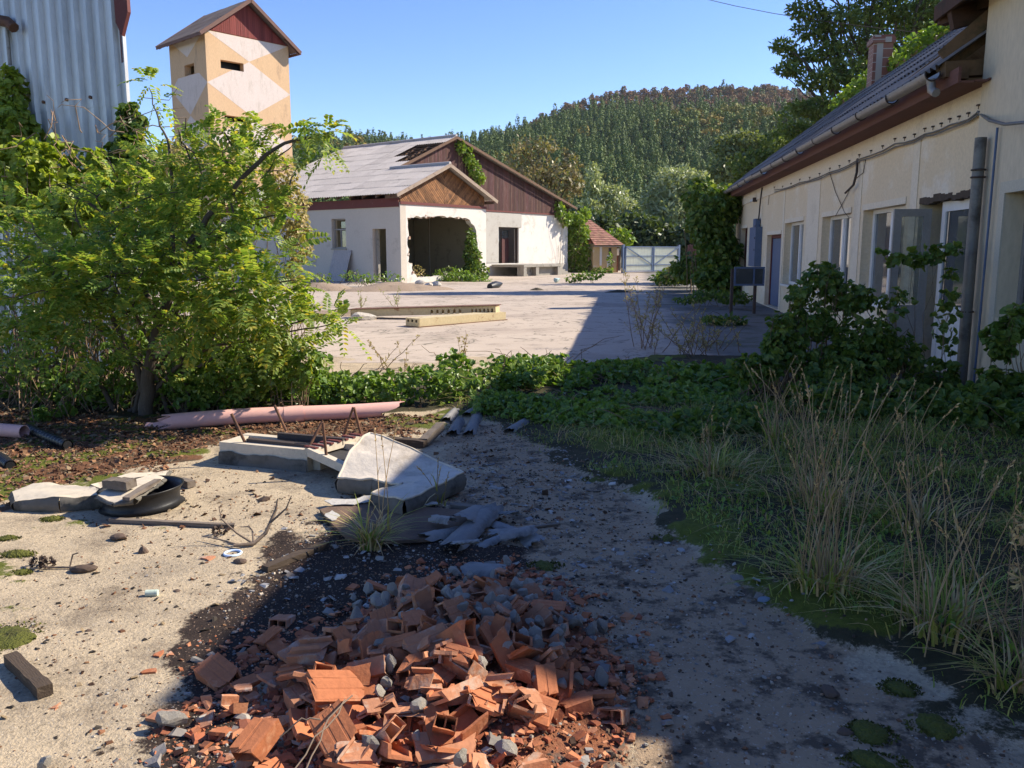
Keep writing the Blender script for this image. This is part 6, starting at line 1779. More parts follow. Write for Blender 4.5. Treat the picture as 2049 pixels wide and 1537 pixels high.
# lumps of mortar and stone in the heap
for k in range(150):
    x = gr.normal(heapC[0] + .10, .27); y = gr.normal(heapC[1] + .28, .40)
    d = math.hypot((x - heapC[0]) / HR[0], (y - heapC[1]) / HR[1])
    if d > 1.25 or y < 1.8: continue
    r = gr.uniform(.016, .046); o = single('mortar_lump', CH[k % 7], M_lump, 'grey lump of old mortar among the broken bricks', 'rubble', 'mortar lumps in the heap', loc=(x, y, bedz(x, y) + r * .6 + gr.uniform(.01, .06) * (d < .8)), rot=tuple(gr.uniform(0, 6, 3))); o.scale = (r, r, r)
for (u, v, z, r, lab) in [(1065, 1183, .05, .085, 'biggest cracked grey mortar lump at the back of the heap'), (712, 1238, .07, .055, 'yellowish rough mortar lump at the back left of the heap'), (955, 1275, .15, .05, 'rough grey mortar lump in the middle of the heap'), (1065, 1295, .10, .065, 'smooth grey stone block on the right of the heap'), (762, 1385, .14, .035, 'small white mortar lump beside the sunlit chunk'), (345, 1437, .04, .06, 'white mortar lump lying alone left of the heap'), (815, 1222, .09, .05, 'greenish mortar lump on the back slope of the heap'), (1015, 1500, .10, .05, 'sunlit white mortar lump at the bottom of the heap'), (90, 1525, .03, .04, 'pale stone at the lower left corner'), (755, 1195, .05, .05, 'grey mortar lump behind the heap on the left')]:
    p = G(u, v, z); o = single('mortar_lump', CH[int(r * 1000) % 7], M_lump, lab, 'rubble', 'mortar lumps in the heap', loc=(p[0], p[1], z), rot=tuple(gr.uniform(0, 6, 3))); o.scale = (r, r, r * .85)
for (u, v, k, sc, lab) in [(413, 1120, 22, .8, 'brick fragment lying alone on the sunlit slab'), (300, 1350, 23, .7, 'flat brick flake on the slab left of the heap'), (345, 1312, 24, .5, 'tiny brick flake above the others on the slab'), (320, 1312, 25, .55, 'brick flake with a pale core on the slab'), (130, 1412, 26, .8, 'orange brick flake beside the wood baton')]:
    p = G(u, v); put_frag(k, p[0], p[1], .012, (gr.normal(0, .1), gr.normal(0, .1), gr.uniform(0, 6)), sc, lab)

# ---------------------------------------------------------------- uncountable crumbs, gravel and leaf litter
M_crumb = weath('crumbs', (1, 1, 1), (.8, .8, .8), 20, rough=.95, tint=True, bs=60, fine=.2)
def scatter(n, xr, yr, dens, size, flat, pal, seed, tilt=.35, zoff=0.0):
    g = np.random.default_rng(seed); x = g.uniform(*xr, n * 4); y = g.uniform(*yr, n * 4); keep = g.uniform(0, 1, n * 4) < dens(x, y); x, y = x[keep][:n], y[keep][:n]; n = len(x)
    z = ground_z(x, y) + np.maximum(heap_h(x, y) - .0, 0) * (np.hypot((x - heapC[0]) / HR[0], (y - heapC[1]) / HR[1]) < 1.2)
    s = size[0] * (size[1] / size[0]) ** (g.uniform(0, 1, n) ** 2.2)
    base = np.array([[-1, -1, -1], [1, -1, -1], [1, 1, -1], [-1, 1, -1], [-.8, -.7, 1], [.7, -.8, 1], [.8, .7, 1], [-.7, .8, 1]], float)
    V = base[None] * g.uniform(.55, 1.3, (n, 8, 3)); V *= np.stack([s * .5 * g.uniform(.7, 1.6, n), s * .5, s * .5 * flat], -1)[:, None]
    a, b2, c2 = g.uniform(0, 6.28, n), g.normal(0, tilt, n), g.normal(0, tilt, n)
    y1 = V[..., 1] * np.cos(b2)[:, None] - V[..., 2] * np.sin(b2)[:, None]; z1 = V[..., 1] * np.sin(b2)[:, None] + V[..., 2] * np.cos(b2)[:, None]; x1 = V[..., 0] * np.cos(c2)[:, None] + z1 * np.sin(c2)[:, None]; z1 = -V[..., 0] * np.sin(c2)[:, None] + z1 * np.cos(c2)[:, None]
    X_ = x1 * np.cos(a)[:, None] - y1 * np.sin(a)[:, None]; Y_ = x1 * np.sin(a)[:, None] + y1 * np.cos(a)[:, None]
    V = np.stack([X_ + x[:, None], Y_ + y[:, None], z1 + (z + s * flat * .3 + zoff)[:, None]], -1)
    F = np.array([[0, 3, 2, 1], [4, 5, 6, 7], [0, 1, 5, 4], [1, 2, 6, 5], [2, 3, 7, 6], [3, 0, 4, 7]])
    pal = np.array(pal); tc_ = pal[g.integers(0, len(pal), n)] * g.uniform(.7, 1.2, (n, 1))
    m = MB(); m.add(V.reshape(-1, 3), (np.arange(n)[:, None, None] * 8 + F[None]).reshape(-1, 4), np.repeat(tc_, 8, 0)); return m
RED = [(.50, .18, .08), (.40, .13, .06), (.55, .24, .12), (.34, .12, .065)]; GRY = [(.36, .33, .28), (.28, .25, .22), (.48, .45, .40), (.22, .19, .16)]
hdist = lambda x, y: np.hypot((x - heapC[0]) / HR[0], (y - heapC[1]) / HR[1])
nz_ = lambda x, y: fbm(x * 3.2, y * 3.2, 71)
structure('brick_crumbs', scatter(11000, (-2.4, 1.9), (1.8, 4.9), lambda x, y: np.clip(sstep(1.30, .80, np.minimum(hdist(x, y), np.hypot((x + .85) / .5, (y - 2.8) / .75) + .35) + (nz_(x, y) - .5) * 1.0), 0, 1) * .9, (.005, .05), .32, RED + RED + RED + GRY[:2], 5), M_crumb, 'stuff')
mk = lambda key: (lambda x, y: sstep(-.15, .15, polydist(x, y, POLY[key]) + (nz_(x, y) - .5) * .7))
structure('gravel', scatter(9000, (-2.2, 2.6), (2.0, 8.0), lambda x, y: np.clip(mk('soil')(x, y) * .9 + mk('gray')(x, y) * .8 + .05, 0, 1), (.004, .016), .55, GRY[:2] + [(.40, .26, .16), (.30, .15, .08), (.5, .42, .32), (.12, .08, .05), (.08, .055, .04)], 6), M_crumb, 'stuff')
structure('loose_chips', scatter(520, (-2.5, 1.6), (3.2, 6.5), lambda x, y: np.clip(mk('gray')(x, y) + mk('soil')(x, y) * .6, 0, 1) * (nz_(x, y) > .42), (.015, .05), .22, GRY + [(.32, .31, .30)] * 2, 8), M_crumb, 'stuff')
LIT = [(.22, .10, .05), (.15, .07, .035), (.30, .16, .08), (.09, .05, .03), (.26, .19, .11)]
structure('leaf_litter', scatter(13000, (-7, .3), (4.6, 9.6), lambda x, y: np.clip(mk('litter')(x, y) * .9 + .06 * (fbm(x * 2, y * 2, 9) > .5), 0, 1), (.010, .042), .18, LIT, 7, .5, .006), M_crumb, 'stuff')
structure('slab_debris', scatter(2600, (-2.6, .6), (2.2, 6.3), lambda x, y: .25 + .75 * (fbm(x * 1.6, y * 1.6, 19) > .52), (.006, .026), .3, LIT + [(.05, .04, .03)] * 3, 17, .4), M_crumb, 'stuff')
# moss cushions
M_moss = weath('moss_cushion_green', (.075, .085, .014), (.145, .145, .025), 12, (.045, .04, .014), 6, .55, .72, .95, 90, 1.0, .02)
for k, (u, v, rx, ry, h, lab) in enumerate([(32, 1112, .085, .05, .03, 'bright moss cushion at the left edge above the oval stone'), (15, 1080, .06, .035, .025, 'moss cushion at the left edge behind the bigger one'), (104, 1041, .06, .04, .025, 'small moss cushion in front of the cushion slab'), (43, 1148, .045, .03, .02, 'dull brown moss cushion below the bright one'), (10, 1280, .11, .13, .03, 'large dark moss patch at the left edge of the slab'), (1203, 962, .11, .08, .035, 'round moss cushion on the shaded slab left of the grass'), (1340, 1078, .09, .04, .025, 'dark moss cushion at the grass edge'), (1740, 1470, .07, .06, .03, 'dark moss cushion beside the reddish stone'), (1870, 1455, .08, .06, .035, 'round moss cushion near the lower right corner'), (1090, 1135, .08, .05, .02, 'dark green moss patch behind the brick heap'), (1800, 1380, .06, .05, .02, 'flat moss patch on the shaded slab at the right'), (1750, 1530, .09, .05, .03, 'moss cushion cut by the bottom edge at the right')]):
    mound('moss_cushion', lab, G(u, v) - UP * .0, rx * 1.1, ry * 1.1, h * .7 + .006, .2 * k, mat=M_moss, cat='moss', seed=50 + k, n=44, pw=.8)

m = MB()
for p, q in (((705, 1392), (585, 1545)), ((690, 1400), (610, 1545)), ((640, 1440), (560, 1475))): m.tube(curve(G(*p, .20), G(*q, .17), 7, .02, .006), .0025, 5, cap=False)
single('dry_stalk', m, M_twig, 'thin dry stalks lying across the sunlit front of the brick heap', 'stalk')

m = MB(); m.prism(ragged([(-.14, -.05), (.15, -.06), (.13, .06), (-.12, .05)], np.random.default_rng(3), 3, .012), [], G(1622, 792) + UP * .10, (1, 0, 0), (0, .9, .4), (0, 0, .006))
single('blue_scrap', m, weath('blue_plastic_scrap', (.06, .12, .32), (.08, .15, .36), 5, rough=.4), 'blue plastic scrap lying under the dark shrub', 'litter')
# ================================================================ plants
M_bark = weath('grey_brown_bark', (.15, .115, .085), (.085, .065, .05), 6, (.22, .18, .14), 8, .58, .7, .95, 40, .6, .01, stretch=(3, 3, .7))
M_stem = weath('dry_stems', (.26, .18, .11), (.17, .115, .075), 12, rough=.9, tint=True)
M_acacia = leafmat('acacia_leaves', [(.06, .12, .02), (.09, .155, .028), (.14, .20, .04), (.19, .24, .06), (.115, .18, .034), (.30, .26, .04)], .5, tmul=(1.55, 1.5, .7))
M_vine = leafmat('vine_leaves', [(.13, .19, .022), (.19, .24, .03), (.10, .155, .02), (.23, .26, .04), (.155, .21, .03)], .4)
M_bramble = leafmat('bramble_leaves', [(.055, .11, .016), (.085, .15, .023), (.12, .185, .03), (.07, .13, .02), (.145, .19, .035)], .35, .4, .45)
M_dim = leafmat('dark_shrub_leaves', [(.035, .070, .013), (.055, .10, .018), (.075, .12, .02), (.12, .15, .025)], .33, .45, .4)
M_dryleaf = leafmat('withered_leaves', [(.22, .18, .08), (.30, .25, .13), (.15, .15, .05), (.36, .30, .18), (.11, .13, .035)], .3, .7)
M_ivy = leafmat('ivy_leaves', [(.08, .14, .018), (.13, .20, .026), (.055, .10, .015), (.17, .22, .03)], .35)
M_tree = leafmat('broad_tree_leaves', [(.04, .07, .018), (.065, .10, .024), (.09, .125, .03), (.115, .14, .032)], .35)
M_willow = leafmat('silver_willow_leaves', [(.16, .195, .095), (.23, .26, .14), (.115, .15, .062), (.32, .35, .22)], .25)
M_olive = leafmat('pale_olive_leaves', [(.09, .115, .035), (.13, .15, .05), (.07, .095, .03), (.16, .175, .065)], .28)
M_brownish = leafmat('thin_brown_leaves', [(.13, .11, .05), (.175, .145, .07), (.11, .105, .045), (.09, .105, .04)], .25)
M_far = leafmat('far_dark_leaves', [(.03, .048, .017), (.045, .068, .023), (.06, .085, .027)], .25)

def clump(mb, c, r, n, L, W, shell=.45, mode='leaf', droop=.35, upn=.5):
    P, d = blob_pts(c, r, n, shell)
    D = unit(rdir(n) + d * .5 - np.array([0, 0, droop])); N = unit(d * .6 + rdir(n) * .6 + np.array([0, 0, upn]))
    ll = L * rng.uniform(.6, 1.25, n)
    if mode == 'quad': quad_leaf(mb, P, D, N, ll, ll * W / L)
    elif mode == 'tri':
        for a in (-.95, 0, .95):
            S = np.cross(D, N); dd = unit(D * math.cos(a) + S * math.sin(a)); leaf_mesh(mb, P, dd, N + rng.normal(0, .15, (n, 3)), ll * (1.0 if a == 0 else .85), ll * W / L)
    else: leaf_mesh(mb, P, D, N, ll, ll * W / L)
def pc(u, v, Y, ru, rv, depth=None):
    c = at(u, v, Y); return c, np.array([ru * Y / FPX, depth or (ru + rv) * .5 * Y / FPX, rv * Y / FPX])
def stems(mb, n, c, r, zlo, rad=.006, k=6, tint=True):
    for _ in range(n):
        b = np.array([c[0] + rng.normal(0, r[0] * .5), c[1] + rng.normal(0, r[1] * .5), zlo]); e = c + rdir(1)[0] * r * .95
        tn = rng.uniform(.6, 1.3); mb.tube(curve(b, e, k, rng.uniform(-.05, .25), .035), np.linspace(rad, rad * .35, k), 4, cap=False, tint=(tn, tn, tn))
def path(px, Y):
    Ys = np.linspace(Y[0], Y[1], len(px)); return np.array([at(u, v, y) for (u, v), y in zip(px, Ys)])
def smooth_path(P, k=4):
    P = np.asarray(P); t = np.linspace(0, len(P) - 1, (len(P) - 1) * k + 1); i = np.arange(len(P))
    Q = np.stack([np.interp(t, i, P[:, c]) for c in range(3)], -1)
    for _ in range(2): Q[1:-1] = (Q[:-2] + Q[1:-1] * 2 + Q[2:]) / 4
    return Q

# ------------------------------------------------------------ the acacia at the left
ac = thing('acacia_shrub', 'big sunlit acacia shrub with feathery leaves in front of the metal shed', 'shrub', G(290, 830))
m = MB()
b0 = G(296, 832); 
def limb(px, Y, r0, r1): 
    P = smooth_path(path(px, Y)); m.tube(P + np.vstack([[0, 0, 0], rng.normal(0, .008, (len(P) - 2, 3)), [0, 0, 0]]), np.linspace(r0, r1, len(P)), 8)
limb([(292, 832), (296, 770), (305, 700), (318, 650)], (8.1, 8.0), .075, .055)
limb([(318, 650), (345, 580), (372, 510), (400, 455), (455, 390), (520, 320), (570, 285), (640, 268)], (8.0, 7.9), .045, .010)
limb([(318, 655), (300, 600), (255, 540), (210, 480), (150, 440)], (8.0, 8.1), .035, .010)
limb([(292, 800), (275, 740), (245, 680), (210, 600), (150, 560)], (8.1, 7.9), .04, .010)
limb([(345, 580), (345, 500), (350, 430), (345, 360), (338, 290), (318, 240), (298, 175)], (8.0, 8.2), .028, .004)
limb([(330, 640), (380, 600), (440, 590), (520, 570), (590, 560)], (8.0, 7.7), .022, .006)
limb([(372, 510), (430, 480), (500, 440), (560, 430)], (8.0, 8.0), .02, .006)
limb([(300, 720), (360, 700), (450, 690), (560, 670), (660, 650)], (8.0, 7.6), .018, .005)
limb([(255, 540), (200, 560), (110, 590), (30, 600)], (8.0, 7.7), .018, .005)
for _ in range(46):
    u, v, Y, ru, rv, _n = ((60, 520, 8.0, 120, 70, 0), (250, 420, 8.2, 120, 80, 0), (430, 340, 8.1, 110, 70, 0), (500, 400, 8.0, 90, 90, 0), (390, 480, 7.8, 130, 80, 0), (430, 590, 7.7, 120, 70, 0), (200, 600, 7.7, 140, 60, 0))[int(rng.integers(0, 7))]
    a = at(u + rng.normal(0, ru * .4), v + rng.normal(0, rv * .4), Y - .1); e = a + [rng.normal(0, .35), rng.normal(-.1, .2), rng.uniform(-.05, .4)]; m.tube(curve(a, e, 6, .05, .03), np.linspace(.009, .003, 6), 4, cap=False)
for e_ in ((150, 640), (230, 560), (420, 600), (520, 620), (90, 660), (360, 560), (610, 640)):
    q = at(e_[0], e_[1], 7.9); a = b0 + [rng.normal(0, .18), rng.uniform(0, .25), 0]; m.tube(curve(a, q, 8, .12, .03), np.linspace(.026, .008, 8), 6, cap=False)
part('trunk', m, M_bark, ac)
AC = [(60, 520, 8.0, 120, 70, 60), (170, 470, 8.2, 120, 80, 80), (250, 400, 8.3, 90, 60, 60), (330, 370, 8.2, 90, 80, 80), (430, 320, 8.1, 90, 60, 80), (500, 370, 8.0, 80, 90, 90), (390, 450, 7.8, 120, 80, 110), (240, 540, 7.6, 140, 70, 120), (90, 600, 7.6, 120, 60, 90), (430, 560, 7.6, 110, 80, 110), (540, 500, 7.8, 60, 110, 80), (350, 620, 7.5, 120, 50, 70), (560, 640, 7.6, 80, 50, 60), (460, 680, 8.0, 110, 45, 66), (600, 675, 8.0, 70, 45, 42), (170, 640, 7.6, 100, 45, 50), (20, 440, 8.3, 60, 60, 40), (660, 640, 7.6, 40, 25, 14), (60, 690, 7.8, 110, 40, 50), (230, 720, 7.5, 60, 40, 24), (420, 740, 8.3, 80, 30, 34), (540, 735, 8.4, 80, 30, 38), (400, 650, 7.4, 70, 50, 50), (520, 590, 7.5, 80, 60, 60), (300, 480, 7.9, 90, 60, 70), (150, 560, 7.6, 100, 60, 70)]
m = MB()
for (u, v, Y, ru, rv, n) in AC:
    c, r = pc(u, v, Y, ru, rv); r[1] = max(r[1], .35); n = int(n * .86)
    P, d = blob_pts(c, r * .9, n, .3); D = unit(d * .8 + rdir(n) * .7 + [0, -.15, .35]); fronds(m, P, D, .27, 8, .52, .22)
for (u, v, Y, ru, rv, n) in [(300, 168, 8.2, 24, 16, 9), (318, 200, 8.2, 22, 10, 5), (440, 245, 8.0, 45, 14, 12), (530, 255, 8.0, 45, 14, 14), (590, 262, 7.9, 40, 18, 16), (645, 268, 7.9, 34, 20, 15), (655, 300, 7.9, 25, 22, 9), (400, 262, 8.0, 40, 14, 10), (690, 640, 7.6, 20, 14, 5), (590, 590, 7.5, 40, 30, 14), (690, 655, 7.6, 14, 8, 3)]:
    c, r = pc(u, v, Y, ru, rv); P, d = blob_pts(c, r * .7, n, .2); fronds(m, P, unit(d + rdir(n) * .5 + [0, 0, .15]), .25, 8, .5)
part('crown', m, M_acacia, ac)
# vines over the shed, dry tangle
def bush(name, lab, cat, clumps, mat, L, W, mode='leaf', nst=10, zlo=None, group=None, shell=.45, strad=.006, dens=1.0, base=None, stm=None):
    cs = [pc(*k[:5], k[6] if len(k) > 6 else None) for k in clumps]
    b = base if base is not None else (np.mean([c[0] for c, _ in cs]), np.mean([c[1] for c, _ in cs]), 0)
    o = thing(name, lab, cat, b, 0, group)
    m = MB()
    for (c, r), k in zip(cs, clumps): clump(m, c, r, int(k[5] * dens), L, W, shell, mode)
    # keep everything above the ground
    for V in m.V: V[:, 2] = np.maximum(V[:, 2], .004)
    part('foliage', m, mat, o)
    if nst:
        m = MB()
        for (c, r) in cs: stems(m, max(1, nst // len(cs) + 1), c, r, 0.0 if zlo is None else zlo, strad)
        part('stems', m, stm or M_stem, o)
    return o
bush('climbing_vine', 'yellow green vine climbing the left part of the metal shed', 'climber', [(25, 190, 11.9, 28, 50, 240), (28, 280, 11.6, 45, 70, 480), (20, 380, 11.0, 60, 60, 520), (100, 400, 10.3, 70, 50, 460), (180, 390, 10.4, 60, 50, 300), (110, 320, 10.7, 40, 40, 90), (190, 330, 10.6, 40, 30, 80), (60, 330, 10.0, 60, 50, 260), (150, 420, 9.8, 80, 40, 300), (230, 380, 9.9, 50, 40, 160)], M_vine, .105, .09, 'tri', 26, strad=.008)
bush('corner_vine', 'dark leafy vine hanging at the right corner of the metal shed', 'climber', [(262, 250, 10.9, 22, 40, 160), (258, 310, 10.8, 34, 40, 220), (285, 340, 10.6, 40, 40, 220)], M_dim, .10, .085, 'tri', 8, strad=.007)
bush('dry_climber', 'withered climber with pale seed heads hanging at the right of the acacia', 'climber', [(560, 350, 8.6, 35, 45, 420), (575, 420, 8.6, 42, 55, 620), (600, 480, 8.6, 26, 45, 420), (590, 545, 8.6, 14, 30, 120), (345, 320, 9.2, 30, 40, 160), (385, 300, 8.9, 40, 40, 220), (470, 330, 8.7, 50, 40, 260)], M_dryleaf, .045, .036, 'leaf', 20, strad=.004)
bush('wild_bush', 'green bush filling the gap behind the acacia trunk', 'shrub', [(60, 640, 9.6, 130, 90, 700), (220, 600, 9.8, 140, 120, 900), (380, 560, 9.6, 130, 120, 900), (480, 640, 9.4, 90, 90, 700), (380, 690, 9.2, 110, 60, 600), (150, 520, 10.0, 120, 80, 500), (420, 420, 9.3, 110, 110, 800), (330, 470, 9.6, 90, 90, 500)], M_bramble, .085, .06, 'leaf', 50, strad=.008)
bush('base_growth', 'mixed low leafy growth around the foot of the acacia stems', 'undergrowth', [(60, 740, 8.6, 110, 40, 260), (200, 760, 8.3, 90, 36, 200), (380, 760, 8.2, 70, 40, 260), (480, 740, 8.2, 90, 50, 420), (590, 730, 8.1, 70, 50, 400), (280, 700, 8.5, 80, 40, 200)], M_bramble, .062, .044, 'tri', 60, strad=.005)
# dry tangle of stems under the shrubs
m = MB()
for k in range(330):
    u = rng.uniform(-40, 560); Y = rng.uniform(8.2, 10.2); b = at(u, 700, Y); b[2] = 0
    e = b + [rng.normal(0, .35), rng.normal(0, .3), rng.uniform(.25, 1.25)]; tn = rng.uniform(.7, 1.7)
    m.tube(curve(b, e, 6, rng.uniform(-.1, .15), .04), np.linspace(.008, .003, 6), 4, cap=False, tint=(tn, tn * .95, tn * .9))
for k in range(60):
    u = rng.uniform(0, 330); v = rng.uniform(260, 420); a = at(u, v, rng.uniform(9.6, 10.5)); e = a + [rng.normal(0, .4), rng.normal(0, .2), rng.uniform(-.5, .5)]; tn = rng.uniform(1.0, 2.0)
    m.tube(curve(a, e, 6, .08, .05), np.linspace(.007, .003, 6), 4, cap=False, tint=(tn, tn * .95, tn * .9))
structure('dry_undergrowth', m, M_stem, 'stuff')
# low leafy edge, in front
def strip(name, lab, pts, n, hmax, mat, L=.075, W=.05, mode='tri', depth=.5, cat='bramble', nst=24, dens_top=1.0, seed=1):
    """leafy ground-hugging thicket along a polyline of photo pixels (its foot), height hmax"""
    P0 = np.array([G(u, v) for u, v in pts]); seg = np.linspace(0, len(P0) - 1, 200); i = np.arange(len(P0))
    C = np.stack([np.interp(seg, i, P0[:, c]) for c in range(3)], -1)
    k = rng.integers(0, 200, n); c = C[k].copy(); y = rng.uniform(0, 1, n); c[:, 1] += (y - .1) * depth; c[:, 0] += rng.normal(0, .06, n)
    hh = hmax * (.25 + 1.1 * fbm(c[:, 0] * 2.2 + seed, c[:, 1] * 1.8, seed)) * np.sin(np.pi * np.clip(.12 + y * .8, 0, 1)) ** .7
    kp = fbm(c[:, 0] * 3.1 + seed * 3, c[:, 1] * 3.1, seed + 5) > .40; c, hh = c[kp], hh[kp]; n = len(c)
    z = hh * 1.05 * rng.uniform(.0, 1, n) ** .55; P = np.stack([c[:, 0], c[:, 1], z + .02], -1)
    D = unit(rdir(n) + [0, -.3, .1]); N = unit(rdir(n) * .6 + [0, -.35, .8]); ll = L * rng.uniform(.55, 1.3, n)
    o = thing(name, lab, cat, (C[:, 0].mean(), C[:, 1].mean(), 0)); m = MB()
    if mode == 'tri':
        for a in (-.95, 0, .95):
            S = np.cross(D, N); leaf_mesh(m, P, unit(D * math.cos(a) + S * math.sin(a)), N + rng.normal(0, .15, (n, 3)), ll * (1 if a == 0 else .85), ll * W / L)
    else: leaf_mesh(m, P, D, N, ll, ll * W / L)
    for V in m.V: V[:, 2] = np.maximum(V[:, 2], .004)
    part('foliage', m, mat, o); m = MB()
    for q in range(nst):
        b = C[rng.integers(0, 200)] + [0, rng.uniform(0, depth), 0]; tn = rng.uniform(.6, 1.2); e = b + [rng.normal(0, .3), rng.normal(0, .15), rng.uniform(.15, 1.15) * hmax]
        m.tube(curve(b, e, 6, .1, .02), np.linspace(.006, .0025, 6), 4, cap=False, tint=(tn, tn, tn))
    part('stems', m, M_stem, o); return o
strip('low_ivy', 'low dark ivy carpet at the left edge under the shrub', [(-60, 812), (120, 815), (300, 822)], 1500, .22, M_bramble, .07, .052, 'tri', .8, 'ivy', 10, seed=2)
strip('bramble', 'sunlit bramble thicket between the acacia trunk and the pink pipe', [(330, 828), (480, 824), (640, 815)], 1500, .46, M_bramble, .07, .048, 'tri', 1.0, seed=3)
strip('bramble', 'sunlit bramble hedge in front of the iron beams', [(620, 815), (760, 815), (880, 812)], 1200, .36, M_bramble, .07, .048, 'tri', .9, seed=4)
strip('bramble', 'bramble mound where sunlight turns to shade', [(870, 812), (980, 800), (1070, 790), (1140, 778)], 1500, .46, M_bramble, .072, .05, 'tri', 1.2, seed=5)
strip('shade_creeper', 'dark creeper mat in the shade right of the bramble mound', [(1130, 790), (1230, 775), (1330, 770)], 900, .24, M_bramble, .075, .052, 'tri', 1.3, 'creeper', seed=6)
strip('shade_creeper', 'leafy creeper mat in front of the dark shrub', [(1330, 800), (1440, 790), (1560, 800)], 900, .32, M_bramble, .075, .052, 'tri', 1.2, 'creeper', seed=7)
strip('shade_creeper', 'low creeper spreading over the shaded ground beside the grey tiles', [(960, 835), (1100, 850), (1250, 870), (1330, 900)], 2100, .16, M_bramble, .06, .043, 'tri', .9, 'creeper', 6, seed=8)
strip('shade_creeper', 'low green weeds between the creeper mat and the tall dry grass', [(1290, 900), (1400, 890), (1520, 880)], 1300, .22, M_dim, .07, .045, 'tri', .8, 'creeper', 8, seed=9)
strip('ground_creeper', 'dark creeper along the foot of the near building', [(1640, 850), (1800, 840), (1960, 870), (2150, 900)], 1700, .35, M_dim, .08, .06, 'tri', 1.2, 'creeper', 10, seed=10)
strip('shade_creeper', 'flat creeper carpet filling the shade behind the low creeper', [(1140, 822), (1280, 815), (1420, 820), (1540, 830)], 2200, .13, M_bramble, .06, .044, 'tri', 1.0, 'creeper', 4, seed=14)
# sprigs in the litter
for k, (u, v, lab) in enumerate([(85, 845, 'small green sprig in the litter above the black hose'), (130, 835, 'leafy sprig in the litter near the low ivy'), (300, 800, 'upright green sprig at the foot of the acacia'), (60, 800, 'green sprig at the left edge by the low ivy')]):
    bush('sprig', lab, 'plant', [(u, v - 14, G(u, v)[1], 18, 16, 46)], M_bramble, .06, .042, 'tri', 4, group='sprigs in the litter' if False else None)
# ------------------------------------------------------------ dark shrub and creepers by the open door
bush('door_shrub', 'dark leafy shrub growing in front of the windows and the open door', 'shrub',
     [(1645, 560, 9.2, 40, 34, 150), (1700, 595, 9.2, 50, 34, 200), (1615, 645, 9.0, 56, 40, 230), (1720, 680, 9.0, 76, 50, 380), (1790, 610, 9.3, 36, 34, 50), (1800, 710, 9.0, 46, 40, 160), (1570, 700, 8.8, 44, 36, 260), (1680, 735, 8.8, 100, 40, 560), (1560, 650, 8.8, 24, 30, 50), (1510, 735, 8.6, 50, 26, 180), (1600, 590, 9.0, 24, 24, 50)], M_dim, .078, .055, 'tri', 90, strad=.008, shell=.1)
bush('door_creeper', 'thin creeper climbing over the white door', 'climber', [(1800, 512, 9.4, 40, 12, 26), (1850, 520, 9.5, 40, 14, 30), (1895, 500, 9.3, 40, 8, 22), (1895, 650, 9.3, 22, 70, 40), (1900, 570, 9.3, 12, 40, 18), (1870, 750, 9.1, 50, 34, 130)], M_dim, .085, .07, 'tri', 10, strad=.004)
bush('window_creeper', 'creeper with heart shaped leaves below the near building window', 'climber', [(2005, 680, 8.0, 34, 40, 90), (2040, 640, 7.9, 30, 30, 70), (1995, 770, 7.9, 50, 36, 130), (2060, 800, 7.7, 50, 50, 160)], M_dim, .09, .08, 'tri', 12, strad=.006)
bush('ground_bush', 'low dark bush under the wall between the shrub and the frame edge', 'shrub', [(1780, 810, 8.0, 110, 30, 330), (1920, 825, 7.8, 100, 36, 330), (2060, 860, 7.4, 80, 40, 260)], M_dim, .085, .06, 'tri', 20)
# ------------------------------------------------------------ dry weeds and grasses
M_grassdry = leafmat('straw', [(.36, .25, .12), (.30, .20, .10), (.42, .31, .16), (.25, .17, .085)], .2, .7, .2)
M_grassgrn = leafmat('grass_green', [(.09, .145, .022), (.13, .19, .03), (.18, .21, .045), (.26, .22, .07), (.11, .165, .025)], .3, .5, .3)
def blades(mb, P, D, H, Wd, bend, k=4):
    n = len(P); D = unit(D); S = unit(np.stack([-D[:, 1], D[:, 0], np.zeros(n)], -1) + 1e-6); V = []
    for i in range(k + 1):
        t_ = i / k; pos = P + D * (H * bend * t_ ** 2)[:, None] + np.array([0, 0, 1.0]) * (H * (t_ - .45 * np.clip(bend, 0, 2) * t_ ** 2.2))[:, None]
        w = Wd * (1 - t_) ** .6 * .5; w = np.broadcast_to(w, (n,))[:, None]; V += [pos - S * w, pos + S * w]
    V = np.stack(V, 1).reshape(-1, 3); b = np.arange(n)[:, None] * (2 * k + 2)
    F = np.concatenate([b + [2 * i, 2 * i + 1, 2 * i + 3, 2 * i + 2] for i in range(k)]); mb.add(V, F)
